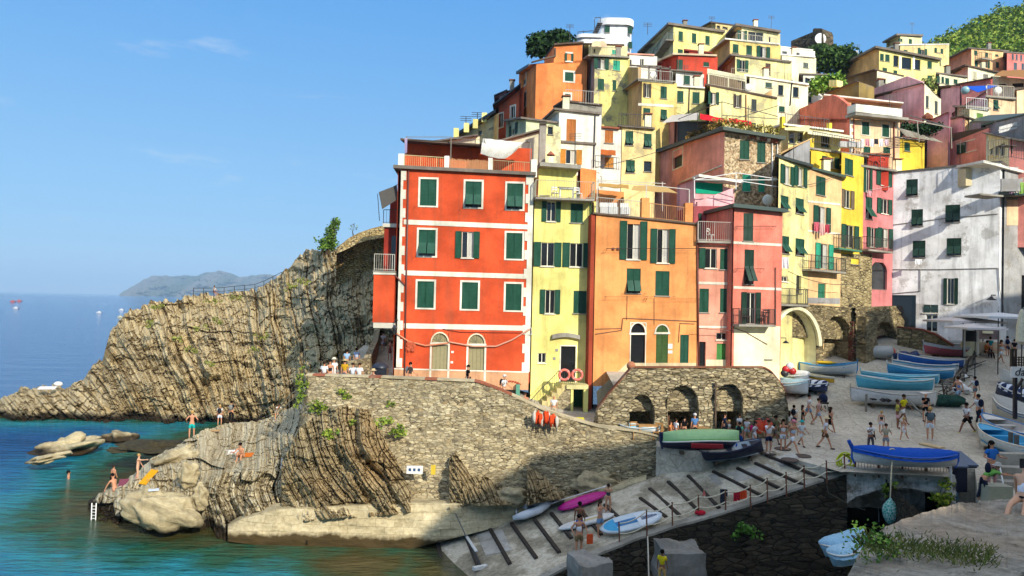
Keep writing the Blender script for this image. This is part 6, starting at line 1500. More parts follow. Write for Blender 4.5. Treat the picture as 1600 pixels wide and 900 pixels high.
# off-frame stand-in for unseen houses behind the viewer, skyline shaped to shade the square
prof=[(4,20.5),(14.6,20.5),(15,26),(16,26.8),(21.6,29.3),(27,28.7),(30,28.7),(35,30),(41,32),(50,35.5),(54,39),(59,40),(60,38.5),(75,38),(110,38)]
mb=MB()
for (u0,t0),(u1,t1) in zip(prof,prof[1:]):
    def w(u,s,z): return (u*.866-s*.5,u*.5+s*.866,z)
    mb.hexa([w(u0,-15,-1),w(u1,-15,-1),w(u1,-24,-1),w(u0,-24,-1),w(u0,-15,t0),w(u1,-15,t1),w(u1,-24,t1),w(u0,-24,t0)])
mk('offframe_shade_mass',mb,plaster('#e0c090',.3,.7),kind='structure')
# ================================================================ BOATS
def boat(label,bow,stern,B,Hh,hull,strake=None,inside='#d8d4c8',rim='#f0ece0',surf=piazza_h,post=True,thw=3,cover=None,coverstripe=None,transom=False,flip=False,keel=True,lift=.12,cat='boat',name='rowing_boat',group='boats pulled up on the square',roll=0,at=None,rough=.4,deck=None):
    if at: pb,ps=at
    else: pb,ps=G(bow[0],bow[1],surf),G(stern[0],stern[1],surf)
    d=pb-ps; L=d.length; rz=math.atan2(d.y,d.x); pitch=-math.asin(max(-1,min(1,d.z/L)))
    T=thing(name,label,cat,(pb+ps)/2+Vector((0,0,lift)),group)
    n=22; K=7; 
    def half(t): 
        if transom and t<0: return B/2*(1-.22*t*t)
        return B/2*max(0,(1-abs(t)**2.3))**.75
    def kz(t): 
        k=.05+.22*Hh*abs(t)**3.5
        return k if not (transom and t<0) else .05+.05*abs(t)
    def sz(t): return Hh*(1+.22*t*t+(.1*t if t>0 else 0))
    def sec(t,k,inn=0):
        a=math.pi/2*k/(K-1); w=max(.012,half(t)-inn); y=w*math.sin(a)**.85; z=kz(t)+inn+(sz(t)-kz(t)-inn)*(1-math.cos(a))**.85
        return y,z
    X=lambda t: t*L/2*(1+.03*(t>0.9))
    def shell(k0,k1,inn=0):
        m=MB(); 
        for s in (1,-1):
            for i in range(n):
                t0=-1+2*i/n;t1=-1+2*(i+1)/n
                if inn: t0*=.96;t1*=.96
                for k in range(k0,k1):
                    a=sec(t0,k,inn);b=sec(t1,k,inn);c=sec(t1,k+1,inn);e=sec(t0,k+1,inn)
                    m.quad((X(t0),a[0]*s,a[1]),(X(t1),b[0]*s,b[1]),(X(t1),c[0]*s,c[1]),(X(t0),e[0]*s,e[1]))
        if transom:
            pts=[(X(-1),)+sec(-1,k,inn) for k in range(k0,k1+1)]; m.poly(pts+[(p[0],-p[1],p[2]) for p in pts[::-1]])
        return m
    mk('hull',shell(0,K-2),paint(hull,rough),T,smooth=True,local=True)
    mk('strake',shell(K-2,K-1),paint(strake or hull,rough),T,smooth=True,local=True)
    # rubbing strip
    m=MB()
    for s in (1,-1): m.tube([(X(-1+2*i/n),(half(-1+2*i/n)+.015)*s,sz(-1+2*i/n)) for i in range(n+1)],.04,5)
    mk('gunwale',m,paint(rim,rough),T,smooth=True,local=True)
    if not flip:
        mk('inside',shell(0,K-1,.05),paint(inside,.6),T,smooth=True,local=True)
        m=MB(); m.poly([(X(t),max(.02,half(t)*.8-.05),.30*Hh) for t in [-.85+1.7*i/12 for i in range(13)]]+[(X(t),-max(.02,half(t)*.8-.05),.30*Hh) for t in [.85-1.7*i/12 for i in range(13)]]); mk('floor_boards',m,paint(inside,.7),T,local=True,fix=False)
        for i in range(thw):
            t=-.5+1.0*i/max(1,thw-1) if thw>1 else 0; w=half(t)-.04; m=MB(); m.box((X(t),0,sz(t)*.78),(.24,2*w,.05)); mk('thwart',m,paint(deck or rim,.55),T,local=True)
        for sgn in ((1,-1) if not transom else (1,)):
            m=MB(); ts=[sgn*(.66+.34*i/5) for i in range(6)]; pts=[(X(t),max(0.01,half(t)-.02),sz(t)-.03) for t in ts]; m.poly(pts+[(p[0],-p[1],p[2]) for p in pts[::-1]]); mk('deck',m,paint(deck or strake or rim,.5),T,local=True,fix=False)
    if post:
        m=MB(); m.tube([(X(1)-.1,0,.1),(X(1)+.03,0,Hh*.7),(X(1)+.05,0,sz(1)+.22)],.05,6); 
        mk('stem_post',m,paint(rim,rough),T,local=True); m=MB()
        if not transom: m.tube([(X(-1)+.1,0,.1),(X(-1)-.03,0,Hh*.7),(X(-1)-.03,0,sz(-1)+.06)],.05,6); mk('stern_post',m,paint(rim,rough),T,local=True)
    if cover:
        m=MB(); nn=26; kk=8
        for i in range(nn+1):
            t=-1+2*i/nn; w=half(t)+.06
            for k in range(kk+1):
                v=-1+2*k/kk; z=sz(t)+.06+(.22*(1-v*v))*(1-abs(t)**4)+.03*NZ.noise(Vector((t*9,v*4,L)))
                if abs(v)==1: z-=.22
                m.v.append((X(t)*1.01,w*v,z))
        for i in range(nn):
            for k in range(kk): m.f.append((i*(kk+1)+k,(i+1)*(kk+1)+k,(i+1)*(kk+1)+k+1,i*(kk+1)+k+1))
        if coverstripe:
            key=('stripe',cover,coverstripe)
            if key not in MATS:
                t=NT('striped_tarp',.8,.2); s_=t.nd('ShaderNodeSeparateXYZ'); t.ln(t.pos((1,1,1),obj=True),s_.inputs[0]); w_=t.math('FRACT',t.math('ADD',t.math('MULTIPLY',s_.outputs[0],2.1),t.math('MULTIPLY',t.noise(t.pos((1,1,1)),1.5),1.2)))
                t.col(t.mix(t.ramp(w_,[(.48,white(0)),(.52,white(1))]),lin(cover,.7),lin(coverstripe,.8))); MATS[key]=t.m
            cm=MATS[key]
        else: cm=cloth(cover)
        mk('cover',m,cm,T,smooth=True,local=True,fix=False)
    if keel and not flip:
        for x in (-.28,.28): m=MB(); m.box((x*L,0,-.02),(.14,B*.6,.16)); mk('chock',m,paint('#5a4a38',.8),T,local=True)
    T.rotation_mode='XYZ'
    M=Matrix.Rotation(rz,4,'Z')@Matrix.Rotation(pitch,4,'Y')@Matrix.Rotation(math.pi if flip else roll,4,'X')
    T.rotation_euler=M.to_euler()
    if flip: T.location.z+=Hh*1.15
    return T
LB='#5cc0d8'
boat('white wooden boat with blue inside and yellow tarp under the stone vault',(1338,590),(1250,588),1.7,.75,'#dfe3e0','#e9efee','#3c8fc0','#3f9ad0',deck='#3f9ad0')
m=MB(); q=G(1290,588)+Vector((0,0,1.0)); m.ball((0,0,0),.55,14,8,(1.3,.8,.22),.5,3); o=mk('yellow_tarp',m,cloth('#f2c838'),None,True,'crumpled yellow tarp lying in the white and blue boat','tarp'); o.location=q
boat('long yellow and white canoe lying next to the coral house corner',(1302,604),(1236,590),.9,.4,'#e8b93a','#e9ead8','#d8d4c0','#e8e6d8',post=False,thw=1,name='canoe',cat='canoe')
boat('white covered dinghy right beside the coral house corner, upper one',(1262,606),(1214,597),1.6,.7,'#e6eef0','#eef2f2',cover='#e8ecea',post=False)
boat('small white boat with blue keel beside the coral house corner, lower one',(1262,622),(1214,616),1.8,.8,'#e9efee','#f2f4f0',cover='#bfe0e4',post=False)
boat('navy and white striped covered dinghy behind the pushchair',(1292,618),(1256,612),1.3,.55,'#2f3f66','#dfe6ee',cover='#26345e',coverstripe='#e8ecf2',post=False)
# row of boats in the middle of the square, nearest first
boat('long white boat with black diamonds on its side, nearest of the row on the square',(1331,634),(1462,640),1.9,.85,'#e9e9e4','#f0efea','#c8c4b8','#cfc8b8')
boat('bright sky blue boat just behind the white one with black diamonds',(1339,612),(1458,617),1.7,.8,LB,'#8ad8e6','#8fdbe8','#f0ece0',deck='#7fd0e2')
boat('pale turquoise boat with a round coil inside, third in the row',(1347,601),(1466,606),1.6,.65,'#4cb4d2','#86d4e6','#7fcfe0','#bfeaf0',deck='#66c4dc')
boat('mid blue boat with white rim in the middle of the row',(1387,591),(1490,599),1.7,.75,'#3a98cc','#6fbfe2','#5aaed8','#f2f0e8',deck='#4aa2d4')
boat('white and light blue boat behind the mid blue one',(1396,581),(1496,587),1.5,.6,'#d8e6ea','#5ab0dc','#7fc4e0','#f4f2ea',deck='#e6ecea')
boat('deep blue boat with curled white bow towards the back of the row',(1404,574),(1505,583),1.6,.75,'#1f5aa8','#2668bc','#2f74c4','#f2eee2',deck='#2a6ab8')
boat('bare wooden boat with white rim behind the deep blue boat',(1422,567),(1512,574),1.4,.45,'#d8c8a8','#e6dcc4','#a89070','#e9e0cc',deck='#b89c78')
boat('faded red boat with white inside near the cafe',(1444,558),(1524,562),1.6,.8,'#c8646a','#d8dde0','#b0b8bc','#cfd4d6',deck='#c8ccce')
boat('grey upturned dinghy at the back of the row by the ramped wall',(1450,547),(1510,550),1.4,.5,'#a8aeb0','#b8bcbc',cover='#9aa0a0',post=False)
def stake(px,label):
    q=G(*px); m=MB(); m.tube([q-Vector((0,0,.1)),q+Vector((.02,0,1.1))],.07,7); return solo('mooring_post',m,paint('#8a8474',.9),label,'post','wooden posts on the square')
stake((1353,643),'wooden post beside the white boat with black diamonds')
m=MB(); a,b=G(1418,646),G(1442,652); m.beam(a+Vector((0,0,.9)),b+Vector((0,0,.15)),.2,.06); solo('plank',m,paint('#9a9484',.9),'grey plank leaning at the stern of the white boat','plank')
m=MB(); a=P(1360,615,43)
for i in range(2): m.poly([(0,0,0)]*3) if False else None
# black diamonds on the white boat
dm=thing('boat_eye_marks','black diamond marks painted on the side of the nearest white boat','marking',G(1376,634))
for x,y,s in ((1364,624,.10),(1368,624.3,.10),(1382,625.5,.20),(1389,626,.20)):
    c_=G(1376,642); q=P(x,y,c_.y-.55); m=MB(); m.hexa([(q.x-s,q.y,q.z),(q.x,q.y,q.z-s*.6),(q.x+s,q.y,q.z),(q.x,q.y,q.z+s*.6),(q.x-s,q.y+.3,q.z),(q.x,q.y+.3,q.z-s*.6),(q.x+s,q.y+.3,q.z),(q.x,q.y+.3,q.z+s*.6)]); mk('diamond',m,DARKP,dm)
# right hand lane
boat('small white boat behind the black sign posts at the right edge',(1562,602),(1625,612),1.6,.8,'#e9ebe6','#f2f2ee','#cfd0c8','#dfe0da',post=False,group='boats on the right lane')
boat('dinghy under a navy and white striped tarpaulin at the right edge',(1555,622),(1625,640),1.7,.7,'#2b3a5a','#2b3a5a',cover='#1f2f58',coverstripe='#d4dce6',post=False,group='boats on the right lane')
boat('cream boat with blue gunwale and grey cover at the right edge',(1550,655),(1655,690),2.2,1.05,'#e8e2cc','#2f86c4','#cfc8b0','#f4eedc',group='boats on the right lane',deck='#2f86c4',cover='#b8b8b0')
boat('long off white boat with thin blue deck line, middle of the right lane',(1536,678),(1665,722),1.9,.85,'#e4ddd0','#ece6da','#d4ccc0','#3f8fd0',group='boats on the right lane',deck='#e8e4da')
boat('white boat with light blue inside nearest on the right lane',(1531,694),(1655,742),1.9,.8,'#dfeae6','#e9f0ea','#3fb0dc','#e9e2cc',group='boats on the right lane',deck='#4ab4e0')
# on the bridge
bt=boat('white boat under a bright blue tarpaulin on the bridge behind the railing',(1334,731),(1496,738),1.8,.62,'#f0efe8','#e8e6de',cover='#1f55b8',surf=lambda X,Y:piazza_h(X,Y)+.1,rim='#2a5fc0',keel=False)
m=MB(); m.tube([P(1329,722,36.6),P(1334,704,36.6),P(1326,688,36.6)],[.14,.12,.09],8); solo('blue_prow',m,cloth('#1f55b8'),'upright blue wrapped prow of the boat on the bridge','boat prow')
# near the slipway head
boat('upside down lime green and white canoe on the dark boats',(1153,690),(1036,693),1.3,.5,'#a9d890','#8fd07a',flip=True,post=False,surf=lambda X,Y:5.95,name='canoe',cat='canoe',group='boats at the slipway head',keel=False)
boat('dark navy boat carrying the green canoe at the slipway head',(1158,704),(1032,706),1.8,.75,'#1a2340','#1f2a4a','#2a3550','#26355a',surf=lambda X,Y:4.95,group='boats at the slipway head',thw=2,lift=.05)
m=MB(); q=P(1105,697,37.4); m.box((0,0,0),(1.6,.12,.22)); o=mk('red_strip',m,paint('#b02a36'),None,False,'red side board of the navy boat below the green canoe','board'); o.location=q
boat('navy dinghy with white inside and two dark benches on the slipway',(1193,712),(1094,727),2.0,.6,'#161d38','#1a2340','#dfe9ec','#2a3350',surf=lambda X,Y:slip_h(X,Y)+.1,group='boats at the slipway head',deck='#2a2a3a',lift=.05,post=False)
boat('low white boat with blue stripe standing on the wall top by the tables',(1030,683),(966,676),1.3,.35,'#e9efef','#6fc0e0','#86cce4','#e9ece6',surf=lambda X,Y:5.35,post=False,thw=1,group='boats at the slipway head',keel=False)
# floating pale blue boats under the near rock
boat('pale blue covered boat floating in the canal below the near rock, upper one',None,None,1.4,.6,'#a8d4e8','#b8dcec',cover='#a6d2ea',post=False,at=(P(1294,884,31.5),P(1362,862,31.0)),group='pale blue boats in the canal',keel=False,lift=.2)
boat('pale blue covered boat floating in the canal below the near rock, lower one',None,None,1.4,.6,'#b4dcec','#c4e2f0',cover='#b2daee',post=False,at=(P(1306,899,30.2),P(1372,882,29.5)),group='pale blue boats in the canal',keel=False,lift=.2)
# paddle boards, kayak, inflatable on the slipway
def board_(label,a,b,w,top,band,name='paddle_board',up=.1,tilt=0,patt=None):
    pa,pb=G(*a,slip_h),G(*b,slip_h); L=(pb-pa).length; T=thing(name,label,'paddle board' if name=='paddle_board' else name,(pa+pb)/2+Vector((0,0,up)),'paddle boards on the slipway'); d=pb-pa
    def oval(k,z,n=36,c0=-1,c1=1):
        top_=[];
        for i in range(n+1):
            t=c0+(c1-c0)*i/n; top_.append((t*L/2*k,w/2*k*max(.001,1-abs(t)**3)**.6,z))
        return top_
    m=MB(); rings=[]
    for k,z in ((.93,0),(1,.05),(1,.1),(.95,.14)):
        a_=oval(k,z); rings.append(a_+[(x,-y,z_) for x,y,z_ in a_[::-1]])
    for r0,r1 in zip(rings,rings[1:]):
        for i in range(len(r0)): j=(i+1)%len(r0); m.quad(r0[i],r0[j],r1[j],r1[i])
    m.poly(rings[-1]); m.poly(rings[0][::-1]); mk('board_body',m,paint(top,.35),T,local=True)
    for (c0,c1,col,ws) in band:
        m=MB(); a_=[(x*.97,y*ws,.146) for x,y,_ in oval(.93,0,12,c0,c1)]; m.poly(a_+[(x,-y,z_) for x,y,z_ in a_[::-1]]); mk('deck_pad',m,paint(col,.6),T,local=True,fix=False)
    m=MB(); m.hexa([(-L*.42,-.02,-.2),(-L*.36,-.02,-.2),(-L*.33,-.02,0),(-L*.42,-.02,0),(-L*.42,.02,-.2),(-L*.36,.02,-.2),(-L*.33,.02,0),(-L*.42,.02,0)]); mk('fin',m,DARKP,T,local=True)
    T.rotation_euler=(Matrix.Rotation(math.atan2(d.y,d.x),4,'Z')@Matrix.Rotation(-math.asin(d.z/L),4,'Y')@Matrix.Rotation(tilt,4,'X')).to_euler(); return T
board_('white paddle board lying on the slipway behind the man in the white vest',(873,832),(960,809),.85,'#f0f0ea',[(-.5,.5,'#d8c890',.35)])
board_('blue and white paddle board propped against the slipway rail',(938,842),(1034,817),1.0,'#d4e2e8',[(-.98,-.55,'#3fb0e0',.95),(-.55,.2,'#2f7fb8',.35),(.2,.95,'#eaf2f4',.9),(.35,.92,'#24509a',.25)],up=.35,tilt=R(24))
T=board_('magenta kayak with grey nose and paddle on the slipway',(872,802),(948,776),.95,'#d0208e',[(-.3,.3,'#b01878',.6)],name='kayak',up=.12)
m=MB(); m.ball((0,0,.1),.42,12,8,(3.2,1,.55)); mk('cockpit_tube',m,paint('#d0208e',.4),T,smooth=True,local=True)
m=MB(); m.tube([(-1.3,.2,.42),(1.3,-.25,.5)],.025,6); m.box((1.4,-.27,.5),(.4,.18,.03)); m.box((-1.4,.22,.42),(.4,.18,.03)); mk('paddle',m,WHITEP,T,local=True)
# inflatable
T=thing('inflatable_dinghy','white inflatable rubber dinghy at the far edge of the slipway','dinghy',G(830,806,slip_h)+Vector((0,0,.3)))
a,b=G(803,812,slip_h),G(860,796,slip_h); L=(b-a).length
m=MB(); pts=[(-L/2,.55,0),(-L*.2,.58,0),(L*.2,.55,.05),(L*.42,.3,.15),(L*.5,0,.2),(L*.42,-.3,.15),(L*.2,-.55,.05),(-L*.2,-.58,0),(-L/2,-.55,0)]
m.tube(pts,[.12,.22,.22,.21,.2,.21,.22,.22,.12],12); mk('tube',m,paint('#eceef0',.35),T,smooth=True,local=True)
m=MB(); m.poly([(-L*.42,.45,-.12),(L*.25,.45,-.1),(L*.4,0,-.02),(L*.25,-.45,-.1),(-L*.42,-.45,-.12)]); m.box((-L*.38,0,.05),(.06,.9,.4)); m.box((0,0,.1),(.25,.95,.04)); mk('floor',m,paint('#c9cdd0',.5),T,local=True,fix=False)
T.rotation_euler=(Matrix.Rotation(math.atan2((b-a).y,(b-a).x),4,'Z')@Matrix.Rotation(-math.asin((b-a).z/L),4,'Y')).to_euler()
# ================================================================ PEOPLE
SKIN=paint('#c98f6c',.6,.85,.3,.05); SKIN2=paint('#8a5a40',.6,.8,.3,.05); SKIN3=paint('#dba886',.6,.85,.3,.05)
def skin_mesh(name,verts,edges,radii,root=0,sub=1,extra=None):
    me=bpy.data.meshes.new(name+'_skel'); me.from_pydata([tuple(v) for v in verts],edges,[]); o=bpy.data.objects.new(name+'_skel',me); COL.objects.link(o)
    md=o.modifiers.new('skin','SKIN'); md.use_smooth_shade=True
    if not me.skin_vertices: 
        bpy.context.view_layer.update()
    sv=me.skin_vertices[0].data
    for i,r in enumerate(radii):
        if not isinstance(r,tuple): r=(r,r)
        sv[i].radius=r; sv[i].use_root=(i==root)
    if sub: s=o.modifiers.new('sub','SUBSURF'); s.levels=sub; s.render_levels=sub
    dg=bpy.context.evaluated_depsgraph_get(); ev=o.evaluated_get(dg); out=bpy.data.meshes.new_from_object(ev); out.name=name
    bpy.data.objects.remove(o); bpy.data.meshes.remove(me)
    if extra is not None:
        bm=bmesh.new(); bm.from_mesh(out); em=bpy.data.meshes.new('t'); em.from_pydata(extra.v,[],extra.f); bm.from_mesh(em); bm.to_mesh(out); bm.free(); bpy.data.meshes.remove(em)
    out.shade_smooth(); return out
def aug(o):
    pass
def fk(p):
    """joint positions from a pose; facing -Y"""
    d=dict(lean=0,hip=(0,0),knee=(0,0),sh=(0,0),el=(8,8),ab=(10,10),spread=.0,turn=0); d.update(p); J={}
    def dirv(a): return Vector((0,-math.sin(R(a)),-math.cos(R(a))))
    J['pel']=Vector((0,0,0)); up=Vector((0,-math.sin(R(d['lean'])),math.cos(R(d['lean']))))
    J['spi']=J['pel']+up*.2; J['che']=J['pel']+up*.40; J['nec']=J['pel']+up*.54
    hd=Vector((0,-math.sin(R(d['lean']*.5)),math.cos(R(d['lean']*.5))))
    J['jaw']=J['nec']+hd*.09+Vector((0,-.012,0)); J['hea']=J['nec']+hd*.17; J['top']=J['nec']+hd*.235
    for s,n,i in ((-1,'L',0),(1,'R',1)):
        h=J['pel']+Vector((s*.095,0,-.03)); J['hip'+n]=h; k=h+(dirv(d['hip'][i])+Vector((s*d['spread'],0,0)))*.42; a=k+dirv(d['hip'][i]-d['knee'][i])*.41
        J['kne'+n]=k; J['ank'+n]=a; ft=d['hip'][i]-d['knee'][i]; J['toe'+n]=a+Vector((0,-.16,-.055)) if abs(ft)<60 else a+Vector((0,-.16,-.03)); J['hee'+n]=a+Vector((0,.04,-.055))
        sh=J['che']+up*.07+Vector((s*.175,0,0)); J['sho'+n]=sh; ab=math.sin(R(d['ab'][i])); u=(dirv(d['sh'][i]+d['lean']*.0)+Vector((s*ab,0,0))).normalized()
        e=sh+u*.28; inn=-.35*s if d['el'][i]>60 else 0; f=(dirv(d['sh'][i]+d['el'][i])+Vector((s*ab*.4+inn,0,0))).normalized(); w=e+f*.24
        J['elb'+n]=e; J['wri'+n]=w; J['han'+n]=w+f*.09; J['fd'+n]=f
    zmin=min(min(J['toe'+n].z,J['hee'+n].z) for n in 'LR') if not d.get('seat') else -d['seat']
    for k in J:
        if not k.startswith('fd'): J[k]=J[k]+Vector((0,0,-zmin+.02))
    return J
POSES={
 'stand':dict(hip=(4,-3),knee=(2,3),sh=(5,-4),el=(12,14),spread=.06),
 'stand2':dict(hip=(2,8),knee=(2,14),sh=(30,0),el=(95,15),spread=.08),
 'walk':dict(hip=(24,-18),knee=(6,22),sh=(-22,24),el=(15,28),lean=4),
 'stride':dict(hip=(36,-28),knee=(10,16),sh=(-35,35),el=(15,40),lean=7),
 'photo':dict(hip=(4,-2),knee=(3,4),sh=(62,62),el=(75,75),ab=(12,12),spread=.07),
 'arms':dict(hip=(2,5),knee=(2,8),sh=(-5,12),el=(85,80),ab=(35,35),spread=.08),
 'sit':dict(hip=(88,80),knee=(80,66),sh=(30,25),el=(50,45),lean=8,seat=.44,spread=.12),
 'lounge':dict(hip=(78,62),knee=(32,12),sh=(-35,-30),el=(8,10),lean=-18,seat=.11,spread=.08),
 'hug':dict(hip=(128,120),knee=(118,112),sh=(55,55),el=(45,45),lean=28,seat=.12,spread=.05),
 'bend':dict(hip=(10,-4),knee=(12,14),sh=(70,60),el=(20,30),lean=55,spread=.08),
 'crouch':dict(hip=(105,70),knee=(120,118),sh=(50,45),el=(35,50),lean=35,spread=.12),
 'point':dict(hip=(6,-6),knee=(3,8),sh=(85,10),el=(8,20),lean=5,spread=.05),
 'hips':dict(hip=(3,-3),knee=(2,3),sh=(-18,-18),el=(75,75),ab=(45,45),spread=.08),
}
PM={}
def pose_meshes(pn):
    if pn in PM: return PM[pn]
    J=fk(POSES[pn]); M={'J':J}
    names=['pel','spi','che','nec','jaw','hea','top']; rad=[(.13,.10),(.115,.085),(.145,.095),.052,.07,.098,.06]
    V=[J[n] for n in names]; E=[(i,i+1) for i in range(6)]; Rr=list(rad); ex=MB()
    for n in 'LR':
        b=len(V); V+=[J['hip'+n],J['hip'+n].lerp(J['kne'+n],.5),J['kne'+n],J['kne'+n].lerp(J['ank'+n],.35),J['ank'+n],J['toe'+n]]; Rr+=[.088,.075,.055,.055,.036,(.04,.022)]
        E+=[(0,b),(b,b+1),(b+1,b+2),(b+2,b+3),(b+3,b+4),(b+4,b+5)]
        b=len(V); V+=[J['sho'+n],J['sho'+n].lerp(J['elb'+n],.5),J['elb'+n],J['wri'+n],J['han'+n]]; Rr+=[.055,.044,.036,.026,(.034,.018)]
        E+=[(2,b),(b,b+1),(b+1,b+2),(b+2,b+3),(b+3,b+4)]
        f=J['fd'+n]; s=-1 if n=='L' else 1; side=f.cross(Vector((1,0,0)));
        side=(side if side.length>.2 else Vector((0,1,0))).normalized()
        for k,L_ in enumerate((.07,.082,.078,.06)):
            q=J['han'+n]+side*(.027-.018*k); curl=Vector((-s*.012,0,0)); ex.tube([q-f*.015,q+f*L_*.5+curl*.4,q+f*L_+curl*1.6],[.0095,.009,.006],5)
        q=J['wri'+n]+f*.04+side*.025; ex.tube([q,q+f*.03+side*.028,q+f*.062+side*.032],[.012,.011,.008],5)
    hc=J['hea']; ex.ball(hc+Vector((0,-.105,-.012)),.02,6,4,(.7,1,1.2))
    for s in (-1,1): ex.ball(hc+Vector((s*.096,.0,-.01)),.026,6,4,(.4,.8,1.2))
    M['body']=skin_mesh('person_body',V,E,Rr,0,1,ex)
    # top
    V=[J['pel']+Vector((0,0,.05)),J['spi'],J['che'],J['che'].lerp(J['nec'],.62)]; Rr=[(.145,.12),(.14,.11),(.162,.115),.085]; E=[(0,1),(1,2),(2,3)]
    for n in 'LR':
        b=len(V); V+=[J['sho'+n],J['sho'+n].lerp(J['elb'+n],.6)]; Rr+=[.072,.07]; E+=[(2,b),(b,b+1)]
    M['top']=skin_mesh('person_shirt',V,E,Rr,0,1)
    V=[J['pel']+Vector((0,0,.05)),J['spi'],J['che']+(J['nec']-J['che'])*.2]; M['vest']=skin_mesh('person_vest',V,[(0,1),(1,2)],[(.142,.115),(.13,.1),(.155,.112)],0,1)
    V=[J['pel']+Vector((0,0,.06)),J['pel']]; Rr=[(.145,.12),(.15,.125)]; E=[(0,1)]
    for n in 'LR':
        b=len(V); V+=[J['hip'+n].lerp(J['kne'+n],.12),J['hip'+n].lerp(J['kne'+n],.68)]; Rr+=[.108,.096]; E+=[(1,b),(b,b+1)]
    M['shorts']=skin_mesh('person_shorts',V,E,Rr,1,1)
    V=[J['pel']+Vector((0,0,.06)),J['pel']]; Rr=[(.142,.118),(.145,.122)]; E=[(0,1)]
    for n in 'LR':
        b=len(V); V+=[J['hip'+n].lerp(J['kne'+n],.1),J['kne'+n],J['ank'+n]]; Rr+=[.1,.072,.056]; E+=[(1,b),(b,b+1),(b+1,b+2)]
    M['trousers']=skin_mesh('person_trousers',V,E,Rr,1,1)
    V=[J['pel']+Vector((0,0,.07)),J['pel']-Vector((0,0,.03))]; M['trunks']=skin_mesh('person_trunks',V,[(0,1)],[(.138,.112),(.142,.116)],0,1)
    kn=(J['kneL']+J['kneR'])/2; V=[J['spi'],J['pel'],J['pel'].lerp(kn,.75)]; M['skirt']=skin_mesh('person_skirt',V,[(0,1),(1,2)],[(.12,.1),(.16,.13),(.22,.19)],1,1)
    # hair, long hair, cap, sun hat, backpack, shoes
    m=MB(); m.ball(hc+Vector((0,.018,.028)),.112,12,8,(.95,1.0,.98)); M['hair']=meshof('person_hair',m)
    m=MB(); m.ball(hc+Vector((0,.018,.028)),.114,12,8,(.95,1.0,.98)); m.ball(hc+Vector((0,.075,-.12)),.1,10,8,(1.05,.55,1.7)); M['longhair']=meshof('person_hair',m)
    m=MB(); m.ball(hc+Vector((0,.015,.05)),.118,12,8,(.95,1,.82)); m.box(tuple(hc+Vector((0,-.13,.045))),(.14,.11,.015)); M['cap']=meshof('person_cap',m)
    m=MB(); m.lathe(hc+Vector((0,0,.06)),[(.21,-.02),(.12,.0),(.11,.07),(.06,.1),(0,.1)],16); M['hat']=meshof('person_hat',m)
    up=(J['nec']-J['pel']).normalized(); bk=Vector((0,up.z,-up.y)); c=J['che']-up*.06+bk*.2; m=MB(); m.ball(c,.19,12,8,(.85,.5,1.2)); 
    for s in (-1,1): m.tube([J['sho'+('L' if s<0 else 'R')]*.0+J['che']+Vector((s*.1,0,0))+up*.13+bk*.1,J['che']+Vector((s*.11,0,0))+up*.15-bk*.06,J['che']+Vector((s*.12,0,0))-up*.1-bk*.115,J['spi']+Vector((s*.13,0,0))+bk*.05],.02,5)
    M['backpack']=meshof('backpack',m)
    m=MB()
    for n in 'LR': a=J['hee'+n];t=J['toe'+n]; m.ball((a+t)/2+Vector((0,-.01,.005)),.1,8,6,(.5,1.35,.45))
    M['shoes']=meshof('person_shoes',m)
    m=MB(); m.tube([J['che']+Vector((-.13,-.11,.05)),J['spi']+Vector((.0,-.13,0)),J['pel']+Vector((.17,.0,.06))],.014,5); m.box(tuple(J['pel']+Vector((.19,.02,.02))),(.07,.22,.16)); M['bag']=meshof('shoulder_bag',m)
    m=MB(); p=(J['hanL']+J['hanR'])/2; m.box(tuple(p+J['fdL']*.05),(.15,.012,.08)); M['phone']=meshof('phone',m)
    M['h']=J['top'].z+.06; PM[pn]=M; return M
def meshof(name,m):
    me=bpy.data.meshes.new(name); me.from_pydata(m.v,[],m.f); me.shade_smooth(); return me
PARTN={'body':'body','top':'shirt','vest':'vest_top','shorts':'shorts','trousers':'trousers','trunks':'swim_shorts','skirt':'skirt','hair':'hair','longhair':'hair','cap':'cap','hat':'sun_hat','backpack':'backpack','shoes':'shoes','bag':'shoulder_bag','phone':'phone'}
def person(x,y,hpx,pose,face,label,parts,skin=None,surf=piazza_h,Y=None,group='people',z=None,hmax=1.12,at=None):
    M=pose_meshes(pose)
    if at is not None: loc=at
    elif Y is not None:
        loc=P(x,y,Y)
        if z is not None: loc.z=z
    else: loc=G(x,y,surf)
    s=hpx*loc.y/F/M['h']; s=max(.55,min(hmax,s))
    T=thing('person',label,'person',loc,group); T.rotation_euler=(0,0,R(face)); T.scale=(s,s,s)
    allp=[('body',None)]+list(parts)
    for k,c in allp:
        o=bpy.data.objects.new(PARTN[k],M[k]); COL.objects.link(o); o.parent=T
        if not M[k].materials: M[k].materials.append(SKIN)
        o.material_slots[0].link='OBJECT'; o.material_slots[0].material=(skin or SKIN) if k=='body' else cloth(c)
    return T
BR='#3a2a1e'; BK='#17130f'; BL='#c9a464'; GY='#8a8580'
def pl(*a,**k): person(*a,**k)
